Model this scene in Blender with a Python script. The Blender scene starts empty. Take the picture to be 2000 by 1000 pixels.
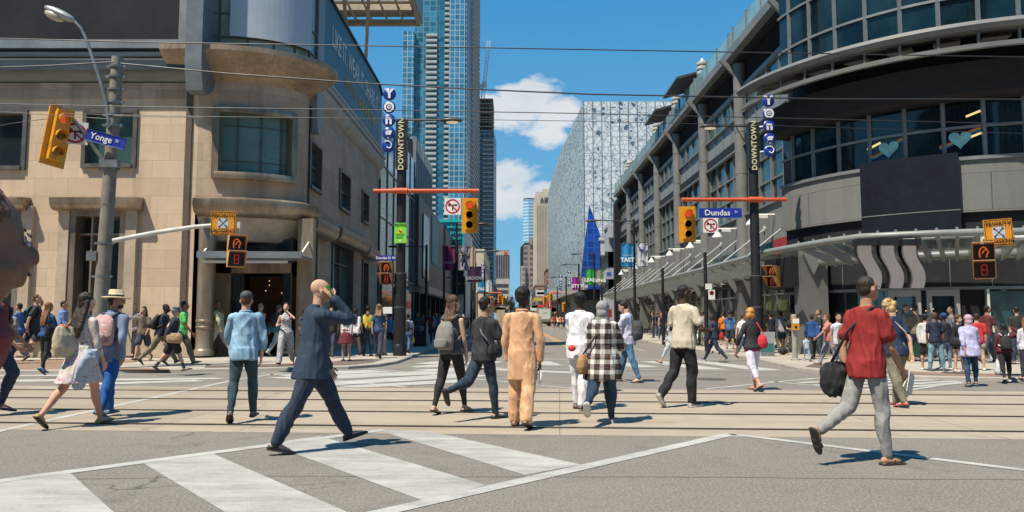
import bpy, math, random
from math import radians as R, sin, cos, pi, atan, sqrt
from mathutils import Vector, Matrix, noise
random.seed(7)
sc = bpy.context.scene
COL = sc.collection
V = Vector
# ---------------------------------------------------------------- camera
F = 1480.0; CH = 1.4
PITCH = math.atan(122/F); YAW = math.atan(3/F)
cam_d = bpy.data.cameras.new('camera'); cam = bpy.data.objects.new('camera', cam_d); COL.objects.link(cam)
cam.location = (0, 0, CH); cam.rotation_euler = (pi/2+PITCH, 0, YAW)
cam_d.sensor_width = 36; cam_d.lens = 36*F/2000; cam_d.clip_end = 6000; cam_d.clip_start = .05
sc.camera = cam
CM = cam.rotation_euler.to_matrix()
def ray(px, py): return CM @ V(((px-1000)/F, (500-py)/F, -1))
def at(px, py, Y):
    d = ray(px, py); t = Y/d.y; return V((0, 0, CH)) + d*t
def gr(px, py, z=0.0):
    d = ray(px, py); t = (z-CH)/d.z; return V((0, 0, CH)) + d*t
def depth_of(fy, z=0.0): return gr(1000, fy, z).y
# ---------------------------------------------------------------- object helpers
def tag(o, label=None, cat=None, group=None, kind=None):
    if label: o['label'] = label
    if cat: o['category'] = cat
    if group: o['group'] = group
    if kind: o['kind'] = kind
    return o
def thing(name, label, cat, loc=(0, 0, 0), rz=0, group=None):
    o = bpy.data.objects.new(name, None); COL.objects.link(o); o.empty_display_size = .2
    o.location = loc; o.rotation_euler = (0, 0, rz)
    return tag(o, label, cat, group)
def kids(o): return [c for c in bpy.data.objects if c.parent == o]
def copy_tree(o, loc=None, rz=None, label=None, parent=None, scale=None):
    c = o.copy(); COL.objects.link(c); c.parent = parent
    if loc is not None: c.location = loc
    if rz is not None: c.rotation_euler = (0, 0, rz)
    if scale is not None: c.scale = (scale,)*3
    if label: c['label'] = label
    for ch in kids(o): copy_tree(ch, parent=c)
    return c
class MB:
    def __init__(s, M=None): s.v = []; s.f = []; s.mi = []; s.m = 0; s.M = M
    def add(s, vs, fs):
        b = len(s.v)
        s.v += [s.M @ V(p) for p in vs] if s.M is not None else [V(p) for p in vs]
        for f in fs: s.f.append([b+i for i in f]); s.mi.append(s.m)
        return s
    def box(s, x0, x1, y0, y1, z0, z1):
        return s.add([(x0,y0,z0),(x1,y0,z0),(x1,y1,z0),(x0,y1,z0),(x0,y0,z1),(x1,y0,z1),(x1,y1,z1),(x0,y1,z1)],
                     [(0,3,2,1),(4,5,6,7),(0,1,5,4),(1,2,6,5),(2,3,7,6),(3,0,4,7)])
    def cbox(s, c, sz, rz=0, rx=0, ry=0):
        m = Matrix.Translation(c) @ Matrix.Rotation(rz,4,'Z') @ Matrix.Rotation(rx,4,'X') @ Matrix.Rotation(ry,4,'Y')
        a,b,c_ = sz[0]/2, sz[1]/2, sz[2]/2
        vs = [m @ V(p) for p in [(-a,-b,-c_),(a,-b,-c_),(a,b,-c_),(-a,b,-c_),(-a,-b,c_),(a,-b,c_),(a,b,c_),(-a,b,c_)]]
        return s.add(vs, [(0,3,2,1),(4,5,6,7),(0,1,5,4),(1,2,6,5),(2,3,7,6),(3,0,4,7)])
    def bar(s, p0, p1, w, h=None):
        p0, p1 = V(p0), V(p1); h = h or w; t = (p1-p0).normalized()
        u = V((0,0,1)) if abs(t.z) < .95 else V((1,0,0))
        a = t.cross(u).normalized()*w/2; b = t.cross(a).normalized()*h/2
        vs = [p0-a-b,p0+a-b,p0+a+b,p0-a+b,p1-a-b,p1+a-b,p1+a+b,p1-a+b]
        return s.add(vs, [(0,3,2,1),(4,5,6,7),(0,1,5,4),(1,2,6,5),(2,3,7,6),(3,0,4,7)])
    def tube(s, pts, r, n=10, r1=None, cap=True):
        pts = [V(p) for p in pts]; m = len(pts); vs = []; fs = []
        ref = None
        for i, p in enumerate(pts):
            t = (pts[min(i+1,m-1)]-pts[max(i-1,0)]).normalized()
            if ref is None:
                ref = V((0,0,1)) if abs(t.z) < .9 else V((1,0,0))
            a = t.cross(ref).normalized(); b = a.cross(t).normalized(); ref = b
            rr = r if r1 is None else r+(r1-r)*i/(m-1)
            if isinstance(r, (list,tuple)): rr = r[i]
            for k in range(n):
                q = 2*pi*k/n; vs.append(p+(a*cos(q)+b*sin(q))*rr)
        for i in range(m-1):
            for k in range(n):
                k2 = (k+1) % n; fs.append((i*n+k, i*n+k2, (i+1)*n+k2, (i+1)*n+k))
        if cap: fs.append(tuple(range(n-1,-1,-1))); fs.append(tuple((m-1)*n+k for k in range(n)))
        return s.add(vs, fs)
    def lathe(s, prof, c=(0,0,0), n=16, axis='Z'):
        c = V(c); vs = []; fs = []; m = len(prof)
        for r, z in prof:
            for k in range(n):
                q = 2*pi*k/n
                p = V((r*cos(q), r*sin(q), z))
                if axis == 'Y': p = V((p.x, p.z, -p.y))
                if axis == 'X': p = V((p.z, p.x, p.y))
                vs.append(c+p)
        for i in range(m-1):
            for k in range(n):
                k2 = (k+1) % n; fs.append((i*n+k, i*n+k2, (i+1)*n+k2, (i+1)*n+k))
        fs.append(tuple(range(n-1,-1,-1))); fs.append(tuple((m-1)*n+k for k in range(n)))
        return s.add(vs, fs)
    def ell(s, c, r, n=12, m=8, M=None):
        vs = []; fs = []; c = V(c)
        for i in range(m+1):
            a = pi*i/m
            for k in range(n):
                q = 2*pi*k/n; p = V((r[0]*sin(a)*cos(q), r[1]*sin(a)*sin(q), -r[2]*cos(a)))
                if M is not None: p = M @ p
                vs.append(c+p)
        for i in range(m):
            for k in range(n):
                k2 = (k+1) % n; fs.append((i*n+k, i*n+k2, (i+1)*n+k2, (i+1)*n+k))
        return s.add(vs, fs)
    def prism(s, poly, z0, z1):
        n = len(poly); vs = [(p[0],p[1],z0) for p in poly]+[(p[0],p[1],z1) for p in poly]
        fs = [tuple(range(n-1,-1,-1)), tuple(range(n,2*n))]+[(i,(i+1)%n,n+(i+1)%n,n+i) for i in range(n)]
        return s.add(vs, fs)
    def strip(s, line, prof):
        """sweep: line = list of (x,y,nx,ny) plan points with outward normal, prof = list of (out,z)"""
        vs = []; m = len(prof); fs = []
        for x,y,nx,ny in line:
            for o,z in prof: vs.append((x+nx*o, y+ny*o, z))
        for i in range(len(line)-1):
            for j in range(m-1): fs.append((i*m+j,(i+1)*m+j,(i+1)*m+j+1,i*m+j+1))
        return s.add(vs, fs)
    def sstrip(s, line, prof):
        """closed-profile sweep with end caps"""
        vs = []; m = len(prof); fs = []
        for x,y,nx,ny in line:
            for o,z in prof: vs.append((x+nx*o, y+ny*o, z))
        for i in range(len(line)-1):
            for j in range(m): fs.append((i*m+j,(i+1)*m+j,(i+1)*m+(j+1)%m,i*m+(j+1)%m))
        fs.append(tuple(range(m))); L = (len(line)-1)*m; fs.append(tuple(L+m-1-j for j in range(m)))
        return s.add(vs, fs)
    def build(s, name, mat, parent=None, smooth=False, auto=None, local=False, loc=None):
        me = bpy.data.meshes.new(name)
        off = V((0,0,0))
        if parent is not None and not local:
            q = parent
            while q is not None: off = off+q.location; q = q.parent
        if parent is None and loc is not None: off = V(loc)
        me.from_pydata([tuple(p-off) for p in s.v], [], s.f)
        mats = mat if isinstance(mat, (list,tuple)) else [mat]
        for m_ in mats: me.materials.append(m_)
        if len(mats) > 1:
            for p, i in zip(me.polygons, s.mi): p.material_index = i
        me.validate(); me.update()
        import bmesh
        bm = bmesh.new(); bm.from_mesh(me); bmesh.ops.recalc_face_normals(bm, faces=bm.faces); bm.to_mesh(me); bm.free()
        if smooth or auto:
            for p in me.polygons: p.use_smooth = True
            if auto: me.set_sharp_from_angle(angle=R(auto))
        o = bpy.data.objects.new(name, me); COL.objects.link(o)
        if parent is not None: o.parent = parent
        elif loc is not None: o.location = loc
        return o
def xf(loc, rz=0, rx=0, ry=0):
    return Matrix.Translation(loc) @ Matrix.Rotation(rz,4,'Z') @ Matrix.Rotation(rx,4,'X') @ Matrix.Rotation(ry,4,'Y')
def text(name, body, M, size, mat, parent, ext=.006, align='CENTER', sx=1.0, space=1.0, bold=0.0):
    """flat lettering: text lies in local XY facing +Z; M places it"""
    cu = bpy.data.curves.new('t', 'FONT'); cu.body = body; cu.size = size; cu.extrude = ext
    cu.align_x = align; cu.align_y = 'CENTER'; cu.resolution_u = 2; cu.space_character = space; cu.offset = bold
    ob = bpy.data.objects.new('t', cu)
    me = bpy.data.meshes.new_from_object(ob); bpy.data.objects.remove(ob)
    off = V((0,0,0)); q = parent
    while q is not None: off = off+q.location; q = q.parent
    T = Matrix.Translation(-off) @ M @ Matrix.Diagonal((sx,1,1,1))
    me.transform(T); me.materials.clear(); me.materials.append(mat); me.name = name
    for p in me.polygons: p.material_index = 0
    o = bpy.data.objects.new(name, me); COL.objects.link(o); o.parent = parent
    return o
def facing(loc, rz=0):   # text plane that faces the camera (-Y) standing upright, turned by rz
    return Matrix.Translation(loc) @ Matrix.Rotation(rz,4,'Z') @ Matrix.Rotation(pi/2,4,'X')
# ---------------------------------------------------------------- materials
MATS = {}
class NT:
    def __init__(s, mat): s.t = mat.node_tree; s.n = s.t.nodes; s.l = s.t.links
    def new(s, t, **k):
        n = s.n.new(t)
        for a, b in k.items():
            if a.startswith('i_'): n.inputs[a[2:].replace('_',' ')].default_value = b
            else: setattr(n, a, b)
        return n
    def math(s, op, a, b=None, c=None):
        n = s.n.new('ShaderNodeMath'); n.operation = op
        for i, x in enumerate((a,b,c)):
            if x is None: continue
            if isinstance(x, (int,float)): n.inputs[i].default_value = x
            else: s.l.new(x, n.inputs[i])
        return n.outputs[0]
    def mix(s, fac, a, b):
        n = s.n.new('ShaderNodeMix'); n.data_type = 'RGBA'
        for idx, x in ((0,fac),(6,a),(7,b)):
            if isinstance(x, (int,float)): n.inputs[idx].default_value = x
            elif isinstance(x, (tuple,list)): n.inputs[idx].default_value = (*x[:3],1)
            else: s.l.new(x, n.inputs[idx])
        return n.outputs[2]
    def noise(s, vec, scale, detail=4, rough=.55):
        n = s.new('ShaderNodeTexNoise'); n.inputs['Scale'].default_value = scale; n.inputs['Detail'].default_value = detail
        n.inputs['Roughness'].default_value = rough
        if vec is not None: s.l.new(vec, n.inputs['Vector'])
        return n.outputs[0]
    def ramp(s, v, a, b, lo=(0,0,0), hi=(1,1,1)):
        n = s.new('ShaderNodeValToRGB'); e = n.color_ramp.elements
        e[0].position = a; e[1].position = b; e[0].color = (*lo,1); e[1].color = (*hi,1); s.l.new(v, n.inputs[0]); return n.outputs[0]
def base_mat(name):
    m = bpy.data.materials.new(name); m.use_nodes = True; nt = NT(m); b = nt.n['Principled BSDF']; return m, nt, b
def M(name, col, rough=.7, var=.12, scale=4.0, bump=0.0, metal=0.0, bscale=None, spec=.5, coat=0, stretch=None, emit=None):
    if name in MATS: return MATS[name]
    m, nt, b = base_mat(name); MATS[name] = m
    tc = nt.new('ShaderNodeTexCoord').outputs['Object']
    if stretch:
        mp = nt.new('ShaderNodeMapping'); mp.inputs['Scale'].default_value = stretch; nt.l.new(tc, mp.inputs[0]); tc = mp.outputs[0]
    b.inputs['Roughness'].default_value = rough; b.inputs['Metallic'].default_value = metal
    b.inputs['Specular IOR Level'].default_value = spec; b.inputs['Coat Weight'].default_value = coat
    if var > 0:
        n1 = nt.noise(tc, scale, 5); n2 = nt.noise(tc, scale*6.3, 3)
        f = nt.math('MULTIPLY_ADD', n2, .35, nt.math('MULTIPLY', n1, .65))
        lo = tuple(max(0,c*(1-var*1.6)) for c in col); hi = tuple(min(1,c*(1+var*1.4)) for c in col)
        nt.l.new(nt.ramp(f, .3, .7, lo, hi), b.inputs['Base Color'])
        nt.l.new(nt.math('MULTIPLY_ADD', n1, .25, rough-.12), b.inputs['Roughness'])
    else: b.inputs['Base Color'].default_value = (*col,1)
    if bump:
        bn = nt.new('ShaderNodeBump'); bn.inputs['Strength'].default_value = bump; bn.inputs['Distance'].default_value = .02
        nt.l.new(nt.noise(tc, bscale or scale*8, 4), bn.inputs['Height']); nt.l.new(bn.outputs[0], b.inputs['Normal'])
    if emit:
        b.inputs['Emission Color'].default_value = (*emit[:3],1); b.inputs['Emission Strength'].default_value = emit[3]
    return m
def glassy(name, col, rough=.04, warp=.15, scale=1.2, metal=0.0, spec=1.0, var=.5, vscale=.35):
    if name in MATS: return MATS[name]
    m, nt, b = base_mat(name); MATS[name] = m
    tc = nt.new('ShaderNodeTexCoord').outputs['Object']
    b.inputs['Roughness'].default_value = rough; b.inputs['Metallic'].default_value = metal
    b.inputs['Specular IOR Level'].default_value = spec; b.inputs['IOR'].default_value = 1.6
    n = nt.noise(tc, vscale, 4)
    nt.l.new(nt.ramp(n, .35, .68, tuple(c*(1-var) for c in col), tuple(c*(1+var) for c in col)), b.inputs['Base Color'])
    bn = nt.new('ShaderNodeBump'); bn.inputs['Strength'].default_value = warp; bn.inputs['Distance'].default_value = .03
    nt.l.new(nt.noise(tc, scale, 2), bn.inputs['Height']); nt.l.new(bn.outputs[0], b.inputs['Normal'])
    return m
# ---------------------------------------------------------------- world
w = bpy.data.worlds.new('World'); sc.world = w; w.use_nodes = True
SUN_EL = R(61); SUN_DIR = V((-.72, -.69, 0)).normalized()      # horizontal direction towards the sun
wn = w.node_tree; nt = NT(w); bg = wn.nodes['Background']
sky = wn.nodes.new('ShaderNodeTexSky'); sky.sky_type = 'NISHITA'; sky.sun_disc = False
sky.sun_elevation = SUN_EL; sky.sun_rotation = math.atan2(SUN_DIR.x, SUN_DIR.y); sky.air_density = 1.0; sky.dust_density = .2; sky.ozone_density = 3.0
tcw = nt.new('ShaderNodeTexCoord').outputs['Generated']
sep = nt.new('ShaderNodeSeparateXYZ'); nt.l.new(tcw, sep.inputs[0])
# clouds: two banks low over the end of the street, broken by noise (direction space: az = x/y, el = z/y)
yy = nt.math('MAXIMUM', sep.outputs[1], .02)
az = nt.math('DIVIDE', sep.outputs[0], yy); el = nt.math('DIVIDE', sep.outputs[2], yy)
cmb = nt.new('ShaderNodeCombineXYZ'); nt.l.new(az, cmb.inputs[0]); nt.l.new(nt.math('MULTIPLY', el, 1.7), cmb.inputs[1])
cn = nt.noise(cmb.outputs[0], 15.0, 10, .64)
cn2 = nt.noise(cmb.outputs[0], 5.0, 3, .5)
def blob(ax, ex, rx, rz):
    a = nt.math('DIVIDE', nt.math('SUBTRACT', az, ax), rx); e = nt.math('DIVIDE', nt.math('SUBTRACT', el, ex), rz)
    return nt.math('SUBTRACT', 1.0, nt.math('SQRT', nt.math('ADD', nt.math('MULTIPLY', a, a), nt.math('MULTIPLY', e, e))))
def azel(px, py): d = ray(px, py); return d.x/d.y, d.z/d.y
mask = None
for px, py, rx, ry in ((1030,190,75,35),(1090,220,60,40),(1075,262,45,22),(1000,215,60,35),(955,205,40,30),(1000,388,130,36),(985,340,60,34),(1060,378,70,26),(900,380,60,30),
                       (300,420,300,60),(1500,330,260,60),(1700,200,200,80),(-300,300,250,90),(2300,260,260,90)):
    ax, ex = azel(px, py); bl = blob(ax, ex, rx/F*1.25, ry/F*1.25)
    mask = bl if mask is None else nt.math('MAXIMUM', mask, bl)
dens = nt.math('ADD', nt.math('MULTIPLY', mask, .75), nt.math('MULTIPLY', nt.math('SUBTRACT', cn, .5), 1.9))
fac = nt.math('GREATER_THAN', sep.outputs[1], .02)
cl = nt.ramp(dens, .02, .36)
sat = nt.new('ShaderNodeHueSaturation'); sat.inputs['Saturation'].default_value = 1.3; sat.inputs['Value'].default_value = 1.12; sat.inputs['Hue'].default_value=.485
nt.l.new(sky.outputs[0], sat.inputs['Color'])
shade = nt.mix(nt.ramp(nt.math('ADD', cn2, nt.math('MULTIPLY', cn, .5)), .6, .95), (8.6,8.6,8.6), (6.2,6.9,7.6))
# clear air down to the skyline: the lowest band of sky keeps a clean pale blue
elr = nt.ramp(sep.outputs[2], .0, .5); low = nt.mix(elr, (2.2,5.3,7.8), (.22,2.65,6.3))
skc = nt.mix(.88, sat.outputs[0], low)
colr = nt.mix(nt.math('MULTIPLY', nt.math('MULTIPLY', cl, fac), .92), skc, shade)
nt.l.new(colr, bg.inputs['Color']); bg.inputs['Strength'].default_value = .070
sun_d = bpy.data.lights.new('sun', 'SUN'); sun = bpy.data.objects.new('sun', sun_d); COL.objects.link(sun)
sun_d.energy = 5.0; sun_d.angle = R(.53); sun_d.color = (1, .91, .76)
sdir = V((SUN_DIR.x*cos(SUN_EL), SUN_DIR.y*cos(SUN_EL), sin(SUN_EL)))
sun.rotation_euler = sdir.to_track_quat('Z', 'Y').to_euler(); sun.location = (-20,-20,60)
sc.view_settings.view_transform = 'Standard'; sc.view_settings.look = 'None'; sc.view_settings.exposure = 0.5
# ---------------------------------------------------------------- ground materials
def asphalt():
    m, nt, b = base_mat('asphalt'); tc = nt.new('ShaderNodeTexCoord').outputs['Object']
    mp = nt.new('ShaderNodeMapping'); mp.inputs['Scale'].default_value = (.5, 1.2, 1); nt.l.new(tc, mp.inputs[0])
    n1 = nt.noise(mp.outputs[0], .5, 5); n2 = nt.noise(tc, 42, 4, .85); n3 = nt.noise(tc, 7, 4); n4 = nt.noise(tc, 95, 2, .8)
    base = nt.ramp(nt.math('ADD', nt.math('MULTIPLY', n1, .6), nt.math('MULTIPLY', n3, .4)), .36, .64, (.112,.099,.084), (.172,.152,.129))
    sp = nt.mix(nt.ramp(n2, .44, .64), base, (.31,.278,.24))
    sp = nt.mix(nt.math('MULTIPLY', nt.ramp(n4, .3, .44, (1,1,1), (0,0,0)), .7), sp, (.075,.07,.065))
    vo = nt.new('ShaderNodeTexVoronoi'); vo.feature = 'DISTANCE_TO_EDGE'; vo.inputs['Scale'].default_value = .23
    wp = nt.new('ShaderNodeVectorMath'); wp.operation = 'ADD'
    nn = nt.new('ShaderNodeTexNoise'); nn.inputs['Scale'].default_value = 1.4; nn.inputs['Detail'].default_value = 6; nt.l.new(tc, nn.inputs[0])
    nt.l.new(tc, wp.inputs[0]); nt.l.new(nn.outputs[1], wp.inputs[1]); nt.l.new(wp.outputs[0], vo.inputs['Vector'])
    cr = nt.ramp(vo.outputs['Distance'], .0, .006, (1,1,1), (0,0,0))
    sp = nt.mix(nt.math('MULTIPLY', cr, nt.ramp(n1, .48, .6)), sp, (.05,.046,.04))
    # oil stains and patches
    st = nt.ramp(nt.noise(tc, 1.7, 2), .60, .72)
    sp = nt.mix(nt.math('MULTIPLY', st, .3), sp, (.08,.07,.06))
    nt.l.new(sp, b.inputs['Base Color']); b.inputs['Roughness'].default_value = .85
    bn = nt.new('ShaderNodeBump'); bn.inputs['Strength'].default_value = .5; bn.inputs['Distance'].default_value = .008
    nt.l.new(n2, bn.inputs['Height']); nt.l.new(bn.outputs[0], b.inputs['Normal'])
    return m
def concrete(name, lo, hi, slab=None, crack=True, stain=.5, rot=0, off=0):
    m, nt, b = base_mat(name); tc = nt.new('ShaderNodeTexCoord').outputs['Object']
    mp0 = nt.new('ShaderNodeMapping'); mp0.inputs['Rotation'].default_value = (0,0,rot); nt.l.new(tc, mp0.inputs[0]); tc = mp0.outputs[0]
    mp = nt.new('ShaderNodeMapping'); mp.inputs['Scale'].default_value = (.25, 2.2, 1); nt.l.new(tc, mp.inputs[0])
    n1 = nt.noise(mp.outputs[0], .9, 6); n2 = nt.noise(tc, 60, 3, .7); n3 = nt.noise(tc, 1.3, 5)
    c = nt.ramp(nt.math('ADD', nt.math('MULTIPLY', n1, .6), nt.math('MULTIPLY', n3, .4)), .35, .65, lo, hi)
    c = nt.mix(nt.math('MULTIPLY', nt.ramp(n2, .35, .6, (1,1,1), (0,0,0)), .35), c, tuple(x*.6 for x in lo))
    c = nt.mix(nt.math('MULTIPLY', nt.ramp(n3, .58, .7), stain), c, tuple(x*.62 for x in lo))
    if slab:
        br = nt.new('ShaderNodeTexBrick'); br.offset = off; br.inputs['Scale'].default_value = 1; br.inputs['Brick Width'].default_value = slab[0]
        br.inputs['Row Height'].default_value = slab[1]; br.inputs['Mortar Size'].default_value = slab[2]; br.inputs['Mortar Smooth'].default_value = .3
        br.inputs['Color1'].default_value = (1,1,1,1); br.inputs['Color2'].default_value = (.86,.86,.86,1); br.inputs['Mortar'].default_value = (.35,.33,.3,1)
        nt.l.new(tc, br.inputs['Vector'])
        mu = nt.new('ShaderNodeMix'); mu.data_type = 'RGBA'; mu.blend_type = 'MULTIPLY'; mu.inputs[0].default_value = 1
        nt.l.new(c, mu.inputs[6]); nt.l.new(br.outputs[0], mu.inputs[7]); c = mu.outputs[2]
    if crack:
        vo = nt.new('ShaderNodeTexVoronoi'); vo.feature = 'DISTANCE_TO_EDGE'; vo.inputs['Scale'].default_value = .16
        wp = nt.new('ShaderNodeVectorMath'); wp.operation = 'ADD'
        nn = nt.new('ShaderNodeTexNoise'); nn.inputs['Scale'].default_value = 1.1; nn.inputs['Detail'].default_value = 7; nt.l.new(tc, nn.inputs[0])
        nt.l.new(tc, wp.inputs[0]); nt.l.new(nn.outputs[1], wp.inputs[1]); nt.l.new(wp.outputs[0], vo.inputs['Vector'])
        cr = nt.ramp(vo.outputs['Distance'], .0, .004, (1,1,1), (0,0,0))
        c = nt.mix(nt.math('MULTIPLY', cr, .45), c, (.10,.08,.06))
    nt.l.new(c, b.inputs['Base Color']); b.inputs['Roughness'].default_value = .85
    bn = nt.new('ShaderNodeBump'); bn.inputs['Strength'].default_value = .3; bn.inputs['Distance'].default_value = .006
    nt.l.new(n2, bn.inputs['Height']); nt.l.new(bn.outputs[0], b.inputs['Normal'])
    return m
def paintmat(name, col, wear=.5):
    m, nt, b = base_mat(name); tc = nt.new('ShaderNodeTexCoord').outputs['Object']
    mp = nt.new('ShaderNodeMapping'); mp.inputs['Scale'].default_value = (.5,1.6,1); mp.inputs['Rotation'].default_value = (0,0,.5); nt.l.new(tc, mp.inputs[0])
    n1 = nt.noise(mp.outputs[0], 2.2, 6, .65); n2 = nt.noise(tc, 70, 3, .75); n3 = nt.noise(tc, 14, 5, .7)
    c = nt.ramp(n1, .35, .68, tuple(x*.70 for x in col), col)
    f = nt.ramp(nt.math('ADD', nt.math('MULTIPLY', n2, .45), nt.math('ADD', nt.math('MULTIPLY', n1, .3), nt.math('MULTIPLY', n3, .25))), .40, .50, (1,1,1), (0,0,0))
    c = nt.mix(nt.math('MULTIPLY', f, wear), c, (.2,.19,.17))
    sc_ = nt.ramp(nt.noise(mp.outputs[0], 26, 2), .62, .7); c = nt.mix(nt.math('MULTIPLY', sc_, .25), c, (.25,.23,.2))
    nt.l.new(c, b.inputs['Base Color']); b.inputs['Roughness'].default_value = .7
    return m
MA = asphalt()
MTRACK = concrete('track_concrete', (.31,.255,.185), (.43,.36,.275), slab=(5.2,9,.006), stain=.35, rot=.06)
MSIDE = concrete('sidewalk_concrete', (.37,.33,.275), (.5,.455,.385), slab=(1.5,1.5,.012), crack=False, stain=.45)
MKERB = concrete('kerb_concrete', (.34,.31,.26), (.46,.42,.36), slab=(3,9,.01), crack=False)
MPAINT = paintmat('white_road_paint', (.50,.485,.45), .55)
MPAINT2 = paintmat('white_stripe_paint', (.45,.435,.40), .65)
MYEL = paintmat('yellow_road_paint', (.68,.36,.06), .25)
MBRICK = concrete('brick_paving', (.27,.17,.125), (.4,.26,.195), slab=(.24,.12,.012), crack=False, off=.5)
MTACT = concrete('brown_paving', (.17,.12,.10), (.25,.19,.16), slab=(.12,.12,.014), crack=False)
def flat(name, polys, mat, z, kind='structure'):
    mb = MB()
    for p in polys: mb.add([(q[0],q[1],z) for q in p], [tuple(range(len(p)))])
    o = mb.build(name, mat); tag(o, kind=kind); return o
MB().box(-900,900,-60,2500,-1,0).build('road', MA)['kind'] = 'structure'
SL = .06
def line_y(Y0, X): return Y0-SL*X
# tram track pavement
xs = (-80, 80)
mb = MB(); mb.add([(-80,line_y(9.3,-80),.002),(80,line_y(9.3,80),.002),(80,line_y(15.35,80),.002),(-80,line_y(15.35,-80),.002)], [(0,1,2,3)])
mb.build('track_pavement', MTRACK)['kind'] = 'structure'
MRAIL = M('worn_rail_steel', (.16,.14,.12), .35, .3, 3, metal=.8)
MGROOVE = M('rail_groove', (.03,.027,.024), .9, .2)
names = ['nearest to the camera', 'second from the camera', 'third from the camera', 'farthest from the camera']
for i, Y0 in enumerate((9.91, 11.41, 13.0, 14.5)):
    t = thing('tram_rail', 'steel tram rail in the concrete track bed, '+names[i], 'rail', (0,Y0,0), 0, 'tram rails set in the street')
    a, b_ = V((-80,line_y(Y0,-80),.006)), V((80,line_y(Y0,80),.006))
    for nm, o0, o1, zz, mt in (('rail_head',-.03,.026,.014,MRAIL),('flangeway',.028,.055,.0075,MGROOVE),('joint_seal',-.045,-.032,.0075,MGROOVE)):
        mb = MB(); mb.add([(a.x,a.y+o0,.004),(b_.x,b_.y+o0,.004),(b_.x,b_.y+o1,.004),(a.x,a.y+o1,.004),(a.x,a.y+o0,zz),(b_.x,b_.y+o0,zz),(b_.x,b_.y+o1,zz),(a.x,a.y+o1,zz)],
            [(4,5,6,7),(0,1,5,4),(2,3,7,6),(0,3,2,1)]); mb.build(nm, mt, t)
# ---------------------------------------------------------------- painted markings (pixels of the photograph unprojected to the ground)
def G(*pts): return [gr(x,y) for x,y in pts]
def wide(p0, p1, wd, z=0):
    a, b = gr(*p0), gr(*p1); t = (b-a).normalized(); n = V((-t.y,t.x,0))*wd/2
    return [a-n, b-n, b+n, a+n]
Z1 = .005
lines = [wide((-60,948),(752,840),.17), wide((700,1012),(1428,848),.17), wide((1428,848),(2060,926),.13), 
         wide((-60,855),(470,740),.14), wide((470,740),(560,728),.14) , wide((1378,760),(1665,732),.12), wide((1665,732),(1760,731),.12), wide((1500,745),(1760,768),.12), wide((1740,768),(1885,745),.12),
         wide((510,730),(700,747),.11), wide((700,747),(795,757),.11),wide((720,720),(1130,760),.11), wide((600,752),(700,762),.1)]
flat('crossing_lines', lines, MPAINT, Z1)
# big diagonal scramble stripes in the foreground
st = [G((-80,952),(135,922),(232,1010),(-80,1010)), G((276,903),(415,886),(700,1010),(455,1010)),
      G((520,866),(625,852),(950,948),(825,978)), G((735,840),(835,842),(1135,908),(1025,928))]
# stripes: the wide grey-white bars
flat('crossing_stripes', st, MPAINT2, Z1-.002)
# far crossing stripes (left corner, ahead of the suit)
fs = [G((600,727),(720,723),(770,727),(620,733)), G((520,738),(830,725),(905,729),(600,743)), G((620,748),(905,729),(960,735),(655,753)), G((655,755),(905,741),(935,746),(700,758)),
      G((800,716),(880,710),(880,717),(815,718)), G((540,733),(600,729),(640,731),(560,736)),
      G((0,742),(420,738),(440,741),(0,747)), G((150,750),(380,742),(400,745),(120,755)), G((0,733.5),(200,731),(260,733),(0,736))]
flat('corner_crossing_stripes', fs, MPAINT, Z1+.002)
fs = [G((805,711),(850,706),(985,706),(960,712)), G((1040,706),(1075,706),(1100,714),(1062,714)), G((1105,706),(1140,706),(1185,716),(1140,716)), G((1160,707),(1200,706),(1290,717),(1240,718)),
      G((1250,706),(1290,705),(1425,722),(1365,722)), G((1330,704),(1365,704),(1530,723),(1475,724)), G((800,723),(950,716),(985,719),(880,727)),
      G((930,718),(1130,727),(1130,730),(930,722))]
flat('far_crossing_stripes', fs, MPAINT, Z1)
fs = [wide((840,702),(1440,702),.3), wide((830,718),(1560,726),.14)]
flat('stop_lines', fs, MPAINT, Z1+.004)
fs = [G((1560,739),(1700,735),(1840,738),(1640,742)), G((1560,747),(1700,743),(1860,745),(1700,751)), G((1600,752),(1900,742),(1905,745),(1740,760)), G((1680,760),(1850,750),(1870,752),(1750,766))]
flat('right_crossing_stripes', [wide((1505,744),(1760,733),.16), wide((1560,748),(1830,738),.3), wide((1590,753),(1850,741),.3), wide((1630,758),(1870,745),.28), wide((1680,763),(1880,748),.26)][1:], MPAINT, Z1+.002)
yl = [(2.55,34),(2.67,34),(2.67,400),(2.55,400)]
flat('centre_line', [yl, [(2.8,34),(2.92,34),(2.92,400),(2.8,400)]], MYEL, Z1)
flat('lane_dashes', [[(5.6,y),(5.72,y),(5.72,y+3),(5.6,y+3)] for y in range(33,200,9)]+[[(-.6,y),(-.48,y),(-.48,y+3),(-.6,y+3)] for y in range(36,200,9)], MPAINT, Z1)
flat('lane_arrows', [G((40,760),(80,757),(250,757),(200,762))] , paintmat('faded_paint', (.45,.42,.36), .9), .004)
# asphalt seams
MSEAM = M('tar_seam', (.07,.062,.055), .8, .3, 20)
for pts in (((-60,940),(500,930),(1300,932),(2060,938)),):
    mb = MB(); a = [gr(*p) for p in pts]
    pp = []
    for i in range(len(a)-1):
        for k in range(24):
            q = a[i].lerp(a[i+1], k/24); pp.append(q+V((0,noise.noise(q*1.3)*.04,0)))
    vs = []; 
    for q in pp: vs += [(q.x,q.y-.008,.0015),(q.x,q.y+.008,.0015)]
    mb.add(vs, [(2*i,2*i+2,2*i+3,2*i+1) for i in range(len(pp)-1)]); tag(mb.build('road_seam', MSEAM), kind='structure')
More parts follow.
